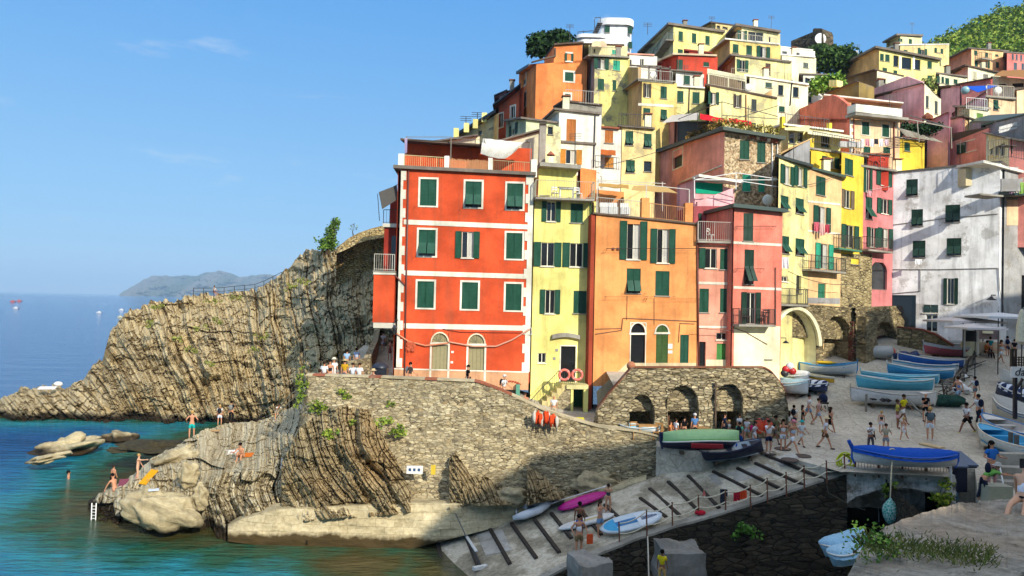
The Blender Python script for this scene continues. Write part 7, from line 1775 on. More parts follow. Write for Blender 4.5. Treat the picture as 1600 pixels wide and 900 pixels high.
# --- on the square (foot pixel, height in pixels) facing: 0 = towards viewer, 180 = away, 90 = towards right, -90 = left
sq='visitors on the square'
pl(1178,700,42,'stride',60,'woman in white skirt striding with a bright pink backpack',[('top','#e8e4e0'),('skirt','#f2eee8'),('longhair',BR),('backpack','#d0206a'),('shoes','#eeeeee')],group=sq)
pl(1155,700,41,'walk',150,'child in mint green shirt and blue trousers with black backpack',[('top','#6fd0a0'),('trousers','#2f6ac8'),('hair',BR),('backpack','#22242a')],group=sq)
pl(1191,684,46,'walk',200,'man in pale blue shirt and tan trousers seen from behind',[('top','#cfdcec'),('trousers','#a8906a'),('hair',BR),('shoes','#5a4a3a')],group=sq)
pl(1201,708,52,'photo',10,'man in white t-shirt and navy shorts holding up his phone on a manhole cover',[('top','#eef0f0'),('shorts','#1f2a4a'),('hair',BR),('shoes','#f0f0f0'),('phone','#202020')],group=sq)
pl(1211,693,44,'walk',40,'man in olive shirt and grey shorts behind the man with the phone',[('top','#6b6a4a'),('shorts','#5a5a54'),('hair',BK),('shoes','#333333')],skin=SKIN2,group=sq)
pl(1212,678,42,'stand2',20,'woman in black top and black trousers near the orange bins',[('top','#1c1c20'),('trousers','#222226'),('longhair',BK)],group=sq)
pl(1223.5,703,48,'photo',-5,'woman in white strap top and white shorts taking a picture',[('vest','#f4f4f0'),('shorts','#e6ecf4'),('longhair',BK),('phone','#303030')],group=sq)
pl(1238,706,50,'stride',30,'woman with pink cap and pale blue top leaning forward in white shorts',[('vest','#b8cfe4'),('shorts','#f0f2f4'),('cap','#e8909a'),('shoes','#e8c8a8')],group=sq)
pl(1252,697,40,'walk',20,'child in white with a turquoise sun hat',[('top','#e4ecec'),('shorts','#d8e2e4'),('hat','#1fb0a8'),('shoes','#333333')],group=sq)
pl(1232,682,40,'stand',160,'woman in cream shirt beside the bins, seen from behind',[('top','#efe9dc'),('shorts','#c8b898'),('longhair',BR)],group=sq)
pl(1240,671,38,'walk',150,'man in white t-shirt with dark backpack at the arcade corner',[('top','#f0f0ee'),('shorts','#3a4250'),('hair',BK),('backpack','#2a2c34')],group=sq)
pl(1254,671,38,'stand2',90,'woman in black dress at the arcade corner',[('vest','#1a1a1e'),('skirt','#1c1c20'),('longhair',BR)],group=sq)
pl(1263,659,43,'walk',90,'tall man in white t-shirt and pale blue shorts walking right',[('top','#f4f4f2'),('shorts','#7fa4c8'),('hair',BK),('shoes','#eeeeee')],group=sq)
pl(1278,665,43,'walk',70,'man in pale pink shirt and light blue shorts',[('top','#d8b0a8'),('shorts','#a8bcd4'),('hair',BR),('shoes','#c0a890')],group=sq)
pl(1297,678,42,'walk',110,'girl in black dress walking right alone',[('vest','#1a1a1c'),('skirt','#17171a'),('longhair',BR),('shoes','#f0f0f0')],group=sq)
pl(1289,701,50,'walk',80,'woman in straw hat, white t-shirt and brown shorts with yellow bag',[('top','#eef0f2'),('shorts','#5a4630'),('hat','#e8d0a4'),('bag','#b8963a'),('shoes','#2a2a30')],group=sq)
pl(1131,684,38,'walk',60,'person in navy hoodie near the third arch',[('top','#1f2a44'),('trousers','#2a2c34'),('hair',BR)],group=sq)
pl(1138,692,36,'walk',90,'child with light shirt and dark backpack near the green canoe',[('top','#d8dccc'),('shorts','#4a4a44'),('hair',BL),('backpack','#3a3a44')],group=sq)
pl(1155,685,38,'stand',20,'woman in white top standing behind the child in mint green',[('top','#f2f2ee'),('shorts','#d8d8d0'),('longhair',BR)],group=sq)
pl(1167,687,34,'walk',-40,'small child in white shirt beside the pink backpack woman',[('top','#ecece8'),('shorts','#b8c4cc'),('hair',BR)],group=sq)
# cafe side
pl(1085,690,44,'stand',190,'man in blue denim shirt and pale cap standing at the middle arch',[('top','#5a86b8'),('trousers','#22242a'),('cap','#d8d8d4')],group='people at the arcade')
pl(1069,690,40,'stand2',170,'person in black jacket beside the man in denim shirt',[('top','#1a1818'),('trousers','#1c1c1e'),('hair',BK)],group='people at the arcade')
pl(1056,690,36,'stand',120,'person in white t-shirt at the tables of the middle arch',[('top','#f2f2f2'),('trousers','#7a9cc0'),('hair',BR)],group='people at the arcade')
pl(1046,688,32,'sit',60,'guest in orange top sitting at the arcade tables',[('top','#d88a50'),('shorts','#6a5a4a'),('longhair',BR)],group='people at the arcade')
# middle of the square
pl(1360,706,46,'stand2',0,'man with grey hair in white shirt with strap behind the blue boat',[('top','#e8e6e2'),('trousers','#4a4a50'),('hair',BK),('bag','#33363c')],skin=SKIN2,group=sq)
pl(1384,706,44,'arms',-20,'woman in beige top with hands at her face behind the blue boat',[('top','#b8ae94'),('shorts','#8a94a0'),('hair',BR)],group=sq)
pl(1377,676,34,'stand',160,'fair child with dark vest by the boats',[('vest','#3a3c40'),('shorts','#d8dce4'),('hair',BL)],group=sq)
pl(1411,662,46,'walk',30,'man in bright yellow t-shirt and white shorts',[('top','#e6d81e'),('shorts','#eceae0'),('hair',BR)],skin=SKIN2,group=sq)
pl(1402,670,46,'stand2',60,'woman in yellow top and pink shorts next to the man in yellow',[('top','#c9c05a'),('shorts','#e4b8b8'),('hair',BR)],skin=SKIN2,group=sq)
pl(1446,658,44,'stand2',-10,'bald man in black t-shirt behind the white boat with diamonds',[('top','#141416'),('shorts','#1a1a1c'),('shoes','#222222')],group=sq)
m_=0
pl(1453,688,52,'stand',160,'fair woman with big grey backpack and white shorts, seen from behind',[('top','#3a4a50'),('shorts','#e6ecf2'),('hair',BL),('backpack','#5c6c74'),('shoes','#d8d8d8')],group=sq)
pl(1412.5,689,37,'walk',-60,'small girl in white skirt running',[('vest','#e8c8b8'),('skirt','#f4f4f0'),('hair',BL),('shoes','#ffffff')],group=sq)
pl(1497,632,44,'walk',175,'woman in blue strap top and pale shorts walking up the lane',[('vest','#6a84b0'),('shorts','#a8c0d4'),('hair',BR),('bag','#1f2a44'),('shoes','#222222')],group=sq)
pl(1523.5,625,37,'walk',180,'man in white t-shirt with navy backpack walking up the lane',[('top','#f2f2f0'),('shorts','#6a7480'),('hair',BK),('backpack','#1a2240')],group=sq)
pl(1529,664,48,'walk',185,'man in white shirt and dark jeans with navy bag on his back',[('top','#eeeeea'),('trousers','#262c3c'),('hair',BK),('backpack','#1c2238')],group=sq)
pl(1511,677,48,'stride',-70,'man in white t-shirt and black shorts striding left in yellow shoes',[('top','#f0f0f0'),('shorts','#141414'),('hair',BK),('bag','#1a1a22'),('shoes','#e8dc5a')],skin=SKIN2,group=sq)
pl(1534,674,30,'stand',20,'small child in orange life vest by the right hand boats',[('top','#e04a26'),('shorts','#c83a22'),('hair',BR)],group=sq)
pl(1549,762,74,'arms',10,'long haired woman in bright blue blouse near the right edge',[('top','#2f74c8'),('trousers','#b08a84'),('longhair',BK)],group=sq,hmax=1.16)
pl(1536,783,60,'bend',80,'man in lime green shirt and grey hat bending over a box',[('top','#7fc05a'),('trousers','#23283a'),('hat','#b8b4ac'),('backpack','#23283a')],group=sq,hmax=1.1)
pl(1564,567,36,'walk',10,'woman in pale top and white shorts walking down from the cafe',[('vest','#c8d8dc'),('shorts','#e8eef0'),('longhair',BR)],group='people by the cafe')
pl(1547,560,34,'stand',170,'person in teal top at the cafe tables',[('top','#1f8088'),('trousers','#2a2a34'),('hair',BK)],group='people by the cafe')
pl(1541,560,30,'sit',90,'guest in orange brown sitting at the cafe',[('top','#b8703a'),('trousers','#5a3a2a'),('hair',BK)],group='people by the cafe')
pl(1574,557,32,'walk',150,'man with navy backpack and white shirt leaving the cafe',[('top','#eeeeea'),('shorts','#4a4a54'),('hair',BK),('backpack','#1f2a4a')],group='people by the cafe')
pl(1585,560,30,'stand',160,'person in black with green bag at the right edge of the cafe',[('top','#1c1c20'),('trousers','#222226'),('hair',BK),('bag','#7a8a3a')],group='people by the cafe')
pl(1521,551,26,'sit',-10,'cook in white shirt seated under the cafe parasol',[('top','#f0f0ee'),('trousers','#2a2a2e'),('hair',BR)],group='people by the cafe')
# near right edge: seated with phone held up
P0=P(1594,786,13.6)
pl(1598,787,66,'lounge',-50,'woman in white sleeveless top sitting on the near rock holding up her phone',[('vest','#f0f2f8'),('trunks','#22242c'),('hair','#d8b070')],skin=SKIN3,Y=13.8,group='people on the rocks')
m=MB(); q=P(1596,722,13.5); m.box((0,0,0),(.085,.012,.17)); o=mk('held_phone',m,DARKP,None,False,'dark phone held up at the right edge','phone'); o.location=P(1597,724,13.45)
# promenade
pr='people on the promenade'
def pp(x,h,pose,face,label,parts,Y=44,**k): pl(x,600,h,pose,face,label,parts,Y=Y,z=prom_z(x)+(.0 if Y<52 else (Y-52)*.16),group=pr,**k)
pp(498,44,'sit',150,'person in red top at the left end of the parapet',[('top','#c8382a'),('shorts','#e8d8c8'),('hair',BR)],Y=43.6,hmax=1.0)
pp(506,46,'stand',170,'person in white shirt second from the left end of the parapet',[('top','#f2f2f0'),('shorts','#a8a090'),('hair',BR)])
pp(515,45,'stand2',20,'dark haired woman in black top leaning on the parapet',[('vest','#2a2628'),('shorts','#4a4448'),('longhair',BK)],Y=45)
pp(527,44,'sit',10,'man in pale blue shirt sitting on the parapet',[('top','#c8dcf0'),('shorts','#dfe4ea'),('hair',GY)],Y=43.4,hmax=1.0)
pp(521,45,'stand',30,'woman in white blouse and sun hat in the parapet group',[('top','#f4f0ea'),('skirt','#e8e4dc'),('hat','#e8dcc0')],Y=46)
pp(538,43,'stand',170,'man in mustard yellow shirt among the parapet group',[('top','#d8a82a'),('trousers','#3a4a6a'),('hair',BR),('hat','#c8b080')],Y=46)
pp(551,44,'stand2',10,'man in white and pale blue shirt behind the parapet',[('top','#dfe8f2'),('trousers','#4a6a9a'),('hair',BR)],Y=44)
pp(561,45,'stand',-10,'woman in plain white dress at the parapet',[('top','#f6f4f0'),('skirt','#f4f2ee'),('hair',BR)],Y=43.8)
pp(585,34,'sit',-60,'person with straw hat and red bag sitting by the dark bin',[('top','#c8b8a0'),('shorts','#c83a2a'),('hat','#d8c090')],Y=44.5,hmax=1.0)
pp(541,37,'stand',190,'person in light blue shirt further back by the cliff',[('top','#a8c8e8'),('trousers','#2f3f5a'),('hair',BK)],Y=53)
pp(556,37,'stand',170,'person in blue striped shirt and dark trousers by the cliff steps',[('top','#c8d4ec'),('trousers','#23283a'),('hair',BR)],Y=53.5)
pp(597,30,'walk',10,'person in pale shorts coming down the dark passage',[('top','#c8c4c0'),('shorts','#b8c4d4'),('hair',BR)],Y=60)
pp(608,32,'stand',0,'person in a rust dress in the dark passage',[('vest','#a85a48'),('skirt','#8a4a40'),('longhair',BR)],Y=57)
pp(640,44,'walk',80,'walker with grey backpack in front of the red house',[('top','#4a4038'),('shorts','#8a7a60'),('hair',BK),('backpack','#6a7078')],Y=45)
pp(731,43,'stand',-70,'woman all in black with black hat in front of the second arched door',[('top','#111114'),('trousers','#111114'),('cap','#111114'),('bag','#111114')],Y=44.5)
pl(787,616,44,'walk',60,'man in white shirt with dark backpack walking down the path',[('top','#f4f2ee'),('shorts','#d8ccb8'),('cap','#e8e4dc'),('backpack','#24262c')],Y=44,z=prom_z(787),group=pr)
pl(820,630,34,'sit',0,'child sitting by the green door leaf',[('top','#c88a6a'),('shorts','#8a6a5a'),('hair',BR)],Y=44,z=prom_z(820)-.1,group=pr,hmax=.9)
pl(865,645,40,'stand',170,'bald man in white shirt below the yellow house stairs',[('top','#f4f2ec'),('shorts','#c8b89a')],Y=43.6,z=prom_z(865),group=pr)
# bathers
ba='bathers on the rocks'
bpy.context.view_layer.update()
SHELF=[bpy.data.objects['rock_shelf']]+[o for o in bpy.data.objects if o.name.startswith('boulder')]
def on_rock(x,y,up=.6):
    """where the line of sight first meets the rocks, searching a little lower and inland; kept only where the rock is fairly level"""
    for dx in (0,4,8,12,18,25):
        for dy in range(0,34,1):
            d=ray(x+dx,y+dy).normalized(); best=None
            for o in SHELF:
                ok,loc,n,_=o.ray_cast(CAM-o.location,d)
                if ok and (best is None or (loc+o.location-CAM).length<(best[0]-CAM).length): best=(loc+o.location,n)
            if best and best[0].z>.2: return best
    return None
def pb_(x,y,h,pose,face,label,parts,Y,**k):
    b=on_rock(x,y) if 'z' not in k else None
    if b is None: pl(x,y,h,pose,face,label,parts,Y=Y,group=ba,**k); return
    M=pose_meshes(pose); q=b[0]; person_at(q,h,pose,face,label,parts,**k)
def person_at(q,h,pose,face,label,parts,skin=None):
    T=person(0,0,h,pose,face,label,parts,skin=skin,at=q+Vector((0,.12,-.03)),group=ba)
pb_(298,682,44,'hips',200,'boy in turquoise swim shorts standing on the rock point',[('shorts','#1fb8b0'),('hair',BL)],44.5)
pb_(342,661,33,'stand',190,'person in white shorts with dark backpack on the ledge by the cove',[('top','#d8d4cc'),('shorts','#dfe4ec'),('hair',BL),('backpack','#2a2c34')],54)
pb_(360,659,35,'stand2',180,'person in black with grey backpack on the ledge by the cove',[('top','#222226'),('trousers','#1a1a1e'),('hair',BK),('backpack','#8a8a84')],54)
pb_(431,656,26,'bend',40,'person in white bending at the foot of the steps',[('top','#f2f2ee'),('shorts','#c8b8a0'),('hair',BR)],52)
pb_(378,716,26,'hug',-10,'woman in orange bikini sitting on an orange towel',[('trunks','#e0702a'),('hair',BK)],45.2)
pb_(175,746,34,'stand',160,'man in black swim shorts standing on the rock nose',[('shorts','#1a1c24'),('hair',BR)],43.6)
pb_(213,750,41,'point',100,'fair woman in beige bikini reaching out on the rock nose',[('trunks','#d8c08a'),('hair','#b89058')],43.6,skin=SKIN3)
pb_(178,768,30,'lounge',70,'dark haired bather sitting at the tip of the rock nose',[('trunks','#5a2a3a'),('longhair',BK)],42.0)
pb_(107,746,44,'stand',120,'swimmer with head above the water left of the rocks',[('trunks','#203050'),('hair',BK)],50,z=-1.35)
pb_(334,461,15,'sit',60,'tiny figure in white sitting by the railing on the cliff top',[('top','#e8e8e8'),('shorts','#b04a4a'),('hair',BK)],81,z=12.6)
# slipway
sl_='people on the slipway'
pl(904,869,65,'hips',20,'man in white vest and khaki shorts standing barefoot on the slipway',[('vest','#f4f4f4'),('shorts','#8a744e'),('hair',BK)],surf=slip_h,skin=SKIN,group=sl_,hmax=1.12)
pl(905,842,58,'stand',170,'bare chested man in blue shorts behind the man in the white vest',[('shorts','#2f6ac0'),('hair',BK)],surf=slip_h,skin=SKIN2,group=sl_)
pl(937,838,56,'photo',30,'woman in floral bikini top and denim shorts by the paddle boards',[('vest','#c8a090'),('shorts','#7fa4c8'),('longhair',BR)],surf=slip_h,group=sl_)
pl(950,802,46,'photo',170,'woman in dark swimsuit lifting the magenta kayak',[('vest','#3a4a50'),('trunks','#3a4a50'),('hair',BR)],surf=slip_h,group=sl_)
pl(1034,915,56,'stand',150,'person in yellow top and tan trousers at the bottom edge of the picture',[('top','#e8d020'),('trousers','#c8a060'),('hair',BK)],Y=28.5,group=sl_,skin=SKIN2)
m=MB(); m.box((0,0,0),(.28,.06,.42),.3); o=mk('orange_dry_bag',m,cloth('#e85a2a'),None,False,'orange dry bag held by the man in the white vest','bag'); o.location=G(921,869,slip_h)+Vector((0,0,.75))
# ================================================================ SMALL THINGS AND PLANTS
# parasols by the cafe
def parasol(px,py,Y,w,h,col,label,pole_h=2.5,open_=True):
    g=P(px,py,Y); z=piazza_h(g.x,Y) ; T=thing('parasol',label,'parasol',(g.x,Y,z),'cafe parasols')
    top=g.z; m=MB(); m.tube([(0,0,0),(0,0,top-z+.1)],.035,8); mk('pole',m,DARKP,T,local=True)
    m=MB(); hh=top-z
    if open_:
        c=(0,0,hh); cr=[(-w/2,-w/2,hh-h),(w/2,-w/2,hh-h),(w/2,w/2,hh-h),(-w/2,w/2,hh-h)]
        for a,b in zip(cr,cr[1:]+cr[:1]):
            m.poly([a,b,c]); m.quad(a,b,(b[0],b[1],b[2]-.14),(a[0],a[1],a[2]-.14))
    else: m.lathe((0,0,hh-2.3),[(.05,0),(.34,.2),(.3,1.2),(.15,2.1),(.02,2.3)],12)
    mk('canopy',m,cloth(col),T,local=True,fix=False)
    if open_:
        for sx in (-1,1):
            for sy in (-1,1): m=MB(); m.beam((0,0,hh-.05),(sx*w/2*.98,sy*w/2*.98,hh-h-.03),.03); mk('rib',m,paint('#a8a49a'),T,local=True)
parasol(1505,494,57,4.0,.35,'#e8e0dc','pale pink square parasol, left one at the cafe')
parasol(1560,488,55,4.2,.3,'#eceeee','white flat parasol at the cafe, highest and rightmost open one')
parasol(1524,505,54,2.9,.3,'#efe8e4','small low parasol over the cafe counter')
parasol(1597,482,47,2,.3,'#e6e0c4','folded cream parasol at the right edge',open_=False)
# cafe stall
T=thing('cafe_counter','white framed cafe counter with dark opening below the parasols','counter',G(1518,556)); 
def B(root,name,a,b,c,mat):   # box between two ground pixels at a distance
    m=MB(); x0,y0,x1,y1=a; p=P(x0,y1,b); q=P(x1,y1,b); t=P(x0,y0,b); m.hexa([(p.x,b,p.z),(q.x,b,p.z),(q.x,b+c,p.z),(p.x,b+c,p.z),(p.x,b,t.z),(q.x,b,t.z),(q.x,b+c,t.z),(p.x,b+c,t.z)]); return mk(name,m,mat,root)
B(T,'counter_front',(1508,534,1530,556),58,.6,CRM); B(T,'opening',(1508,516,1527,534),58.6,.3,INT); B(T,'post',(1506,515,1508.5,557),57.8,.12,WHITEP); B(T,'post',(1527,515,1529.5,557),57.8,.12,WHITEP); B(T,'fascia',(1506,513,1530,516.5),57.8,.2,WHITEP)
T=thing('cafe_awning_stall','long cafe front with awning and brown counters in front of the white building','stall',G(1548,550)); B(T,'counter_front',(1530,534,1562,552),59.3,.5,plaster('#c9b898',.3)); B(T,'menu_panel',(1530,515,1560,530),59.9,.1,paint('#8a7a78')); B(T,'fascia_sign',(1536,517,1552,521),59.7,.1,CRM)
B(T,'white_rack',(1562,510,1572,545),59.6,.3,WHITEP)
m=MB(); 
for k in range(6): m.torus((0,0,.12+k*.17),.2,.085,(0,0,1),14,6)
o=mk('fender_stack',m,paint('#9ab83a',.6),None,True,'green and white stack of round fenders beside the cafe counter','fenders'); o.location=G(1526,552)
# fence of ropes, driftwood and nets along the boats
T=thing('rope_fence','tangled fence of ropes, sticks and white floats at the ends of the boats','fence',G(1500,590)); rnd=random.Random(5)
line=[(1535,548),(1528,558),(1520,570),(1510,583),(1500,598),(1488,612),(1476,622)]
for i,(x,y) in enumerate(line):
    q=G(x,y); m=MB(); m.tube([q,q+Vector((rnd.uniform(-.2,.2),0,1.1))],.05,6); mk('stake',m,paint('#5a4c3a',.9),T)
m=MB()
for k in range(5):
    pts=[G(x,y)+Vector((rnd.uniform(-.35,.35),rnd.uniform(-.3,.3),rnd.uniform(.15,1.0))) for x,y in line]; q=[]
    for a,b in zip(pts,pts[1:]):
        for j in range(5): t=j/5; p=a.lerp(b,t); p.z-=.8*t*(1-t); q.append(p)
    m.tube(q,.035+.02*rnd.random(),5)
mk('rope_tangle',m,paint('#7c7264',.95),T)
m=MB()
for k in range(60):
    x,y=line[rnd.randrange(2,len(line))]; q=G(x+rnd.uniform(-12,8),y+rnd.uniform(-3,12))+Vector((0,0,rnd.uniform(.1,.5))); d=Vector((rnd.uniform(-1,1),rnd.uniform(-.6,.6),rnd.uniform(-.1,.5))); m.tube([q,q+d],.03,5)
mk('driftwood',m,paint('#4f4638',.95),T)
for k,(x,y) in enumerate(((1504,612),(1512,617),(1506,596),(1498,606),(1490,618))): m=MB(); m.ball(G(x,y)+Vector((0,0,.3)),.26,10,7); mk('float',m,WHITEP,T,smooth=True)
m=MB()
for k in range(5): m.ball(G(1478,634)+Vector((rnd.uniform(-.6,.6),rnd.uniform(-.4,.4),.35)),.5,12,8,(1.2,.9,.7),.6,k)
solo('net_heap',m,cloth('#2f4f44'),'dark green heap of fishing net at the stern of the white boat','net',smooth=True)
m=MB(); a=G(1418,568)
for k in range(2): m.ball(a+Vector((k*.9-.4,0,.5)),.55,12,8,(1.2,.9,.8),.5,k)
solo('blue_barrels',m,paint('#1f3a6a'),'dark blue covered heap behind the boats','heap',smooth=True)
T=thing('buoy_barrel','big grey cylindrical buoy with orange end lying under the stone arch','buoy',G(1376,562)+Vector((0,0,.6)))
m=MB(); m.tube([(-.9,.3,0),(-.8,.2,0),(.75,-.1,0),(.85,-.12,0)],[.35,.5,.5,.35],14); mk('drum',m,paint('#b8b8b0',.5),T,local=True,smooth=True); m=MB(); m.tube([(.85,-.12,0),(.98,-.14,0)],[.36,.3],14); mk('orange_end',m,paint('#d8583a'),T,local=True)
# red and white heap beside the coral house
T=thing('red_kayak_heap','red and white fenders and kayaks piled behind the coral house corner','fenders',G(1232,582)); 
for k,(x,y,c_) in enumerate(((1228,577,'#d02a2a'),(1234,572,'#e8e8e8'),(1238,580,'#b82420'),(1226,583,'#3a3a3a'))): m=MB(); m.ball(P(x,y,51),.26,10,7,(1.1,.8,1.0)); mk('fender',m,paint(c_,.4),T,smooth=True)
# orange bins, tables
for i,(x,y,lab) in enumerate(((1186,668,'orange rubbish bag holder, left one at the arcade corner'),(1199,666,'orange rubbish bag holder, right one at the arcade corner'))):
    q=G(x,690); q=P(x,y+14,40); T=thing('bin_bag',lab,'bin','' or (q.x,q.y,5.2),'orange bins'); m=MB(); m.ball((0,0,.95),.3,12,8,(.95,.7,1.4)); mk('bag',m,paint('#f0522a',.4),T,local=True,smooth=True); m=MB(); m.torus((0,0,1.33),.24,.03,(0,0,1)); m.tube([(0,.22,0),(0,.22,1.35)],.03,6); mk('holder',m,IRON,T,local=True)
def chair(px,py,rz,label,surf=piazza_h,col='#b8864a',Y=None,z=None):
    q=G(px,py,surf) if Y is None else P(px,py,Y)
    if z is not None: q.z=z
    T=thing('wooden_chair',label,'chair',q,'arcade chairs'); T.rotation_euler=(0,0,rz); mt=paint(col,.6)
    m=MB(); m.box((0,0,.45),(.44,.44,.05)); mk('seat',m,mt,T,local=True); m=MB(); m.box((0,.2,.72),(.44,.04,.08)); m.box((0,.2,.88),(.44,.04,.08)); mk('backrest',m,mt,T,local=True)
    for sx in (-1,1):
        for sy in (-1,1): m=MB(); m.box((sx*.2,sy*.2,.225 if sy<0 else .46),(.04,.04,.45 if sy<0 else .92)); mk('leg',m,mt,T,local=True)
def table(px,py,label,w=.9,surf=piazza_h,col='#c9975a',Y=None,z=None):
    q=G(px,py,surf) if Y is None else P(px,py,Y)
    if z is not None: q.z=z
    T=thing('wooden_table',label,'table',q,'arcade tables'); mt=paint(col,.6); m=MB(); m.box((0,0,.74),(w,.7,.05)); mk('tabletop',m,mt,T,local=True)
    for sx in (-1,1):
        for sy in (-1,1): m=MB(); m.box((sx*(w/2-.06),sy*.28,.36),(.06,.06,.72)); mk('leg',m,mt,T,local=True)
table(1012,686,'wooden table outside the first arch',1.1); chair(992,686,.3,'wooden chair left of the table outside the first arch'); chair(1028,688,-.5,'wooden chair right of the table outside the first arch')
table(1098,690,'small wooden table beside the man in denim shirt',.7); chair(1040,690,1.2,'wooden chair at the foot of the middle arch pier')
# white terrace furniture
for (x,y,Y,lab) in ((868,302,51,'white plastic chair, left one on the yellow house balcony'),(903,304,51,'white plastic chair, right one on the yellow house balcony')):
    chair(x,y,.4,lab,col='#f2f2ee',Y=Y,z=yf[0].sz(880,312)[1]+.0)
table(885,303,'white plastic table on the yellow house balcony',1.0,col='#f2f2ee',Y=51,z=yf[0].sz(880,312)[1])
zt_=P(1000,341,50.5).z+.1
for i,(x,lab) in enumerate(((944,'left'),(958,'middle'),(976,'right'))):
    q=P(x,335,51.2); m=MB(); m.box((q.x,q.y,zt_+.45),(.62,.6,.5)); m.box((q.x,q.y+.28,zt_+.8),(.6,.1,.5)); solo('covered_chair',m,cloth('#eceae4'),lab+' white covered armchair on the orange house roof terrace','armchair','covered armchairs')
chair(1110,372,.8,'white metal chair on the pink house terrace balcony',col='#eceae0',Y=51,z=bz if False else P(1110,377,50.9).z)
chair(1196,505,-.6,'dark wooden chair on the coral house balcony',col='#4a3428',Y=50.2,z=p2f[0].sz(1196,505)[1]); chair(1165,505,.9,'dark folding chair at the open door of the coral house balcony',col='#5a4438',Y=50.2,z=p2f[0].sz(1165,505)[1])
# big dark bin on the promenade, low walls of the passage
T=thing('litter_bin','big dark blue wheeled bin in the shade beside the red house','bin',P(594,600,47)); T.location.z=prom_z(594); m=MB(); m.hexa([(-.4,-.35,0),(.4,-.35,0),(.4,.35,0),(-.4,.35,0),(-.46,-.42,1.15),(.46,-.42,1.15),(.46,.42,1.15),(-.46,.42,1.15)]); mk('bin_body',m,paint('#1f2530'),T,local=True)
m=MB(); m.lathe((0,0,1.15),[(.52,0),(.5,.12),(.3,.28),(0,.32)],16); mk('lid',m,paint('#252d3c'),T,local=True,smooth=True)
def lowwall(pts,h,label,mat=TERW,w=.45):
    m=MB()
    for a,b in zip(pts,pts[1:]):
        a,b=Vector(a),Vector(b); d=(b-a).normalized(); s=Vector((d.y,-d.x,0))*w/2; u=Vector((0,0,h)); m.hexa([a-s,b-s,b+s,a+s,a-s+u,b-s+u,b+s+u,a+s+u])
    return solo('low_wall',m,mat,label,'wall')
q1=P(545,600,50);q2=P(572,600,52);q3=P(584,600,58);q4=P(590,600,66)
lowwall([(q1.x,50,7),(q2.x,52,7.1),(q3.x,58,8),(q4.x,66,9.4)],1.3,'low rubble wall along the cliff side of the dark passage')
# street lamp on the corner of red house
T=thing('street_lamp','small lantern on a bracket at the left corner of the red house','lamp',P(616,517,49.6)); m=MB(); m.tube([P(622,500,49.9),P(617,500,49.6),P(617,507,49.6)],.03,6); mk('bracket',m,IRON,T)
m=MB(); c_=P(616.5,516,49.6); m.lathe(c_,[(.06,-.3),(.17,.1),(.2,.14),(.05,.34),(0,.36)],8); mk('lantern',m,glassdark(),T)
T=thing('wall_lamp','black wall lamp on a bracket on the white building','lamp',P(1549,466,60.5)); m=MB(); m.tube([P(1557,461,61.3),P(1549,461,60.6),P(1549,464,60.6)],.04,6); mk('bracket',m,DARKP,T); m=MB(); m.lathe(P(1549,466,60.6),[(.42,-.15),(.15,.02),(.08,.15),(0,.16)],12); mk('shade',m,DARKP,T)
T=thing('wall_lamp','small dark lamp on the coral house corner by the vault','lamp',P(1228,533,51)); m=MB(); m.tube([P(1220,528,51),P(1228,528,51),P(1228,531,51)],.03,6); mk('bracket',m,DARKP,T); m=MB(); m.lathe(P(1228,534,51),[(.25,-.1),(.1,.03),(0,.12)],10); mk('shade',m,DARKP,T)
# sign on posts at right edge: lettering d a u
T=thing('wooden_sign','white painted sign with black handwriting on dark posts at the right edge','sign',G(1592,640))
q=P(1580,590,40); r_=P(1625,594,40); t=P(1580,573,40)
m=MB(); m.hexa([(q.x,40,q.z),(r_.x,40,q.z),(r_.x,40.08,q.z),(q.x,40.08,q.z),(q.x,40,t.z),(r_.x,40,t.z),(r_.x,40.08,t.z),(q.x,40.08,t.z)]); mk('board',m,WHITEP,T)
fc=bpy.data.curves.new('lettering','FONT'); fc.body='dau'; fc.size=.62; fc.extrude=.01; fc.shear=.25; fo=bpy.data.objects.new('tmp',fc); COL.objects.link(fo); dg=bpy.context.evaluated_depsgraph_get(); lm=bpy.data.meshes.new_from_object(fo.evaluated_get(dg)); bpy.data.objects.remove(fo)
lo=bpy.data.objects.new('lettering',lm); COL.objects.link(lo); lm.materials.append(DARKP); lo.parent=T; lo.location=Vector((q.x+.15,39.98,q.z+.12))-T.location; lo.rotation_euler=(R(90),0,0)
for x in (1586,1612): 
    m=MB(); a=P(x,640,40.2); b=P(x,589,40.2); m.beam(a-Vector((0,0,.5)),b,.16); mk('post',m,paint('#1f2230'),T)
m=MB(); m.beam(P(1586,612,40.2),P(1598,592,40.2),.1); mk('brace',m,paint('#1f2230'),T)
T=thing('lattice_planter','dark lattice screen above the white sign at the right edge','screen',P(1592,570,44)); m=MB()
for k in range(7): m.beam(P(1584+k*4,572,44),P(1584+k*4,557,44),.05)
for k in range(4): m.beam(P(1583,558+k*4,44),P(1615,559+k*4,44),.05)
m.beam(P(1581,575,44),P(1581,545,44),.15); m.beam(P(1587,575,44),P(1587,545,44),.1); mk('lattice',m,paint('#2a2422'),T)
# posts by the right hand boats
for i,(x,y) in enumerate(((1579,707),(1588,712))):
    q=G(x,y+8); m=MB(); m.beam(q,q+Vector((0,0,1.3)),.16); solo('mooring_post',m,paint('#6a6458',.9),['nearer left','nearer right'][i]+' grey post in front of the long off white boat','post','wooden posts on the square')
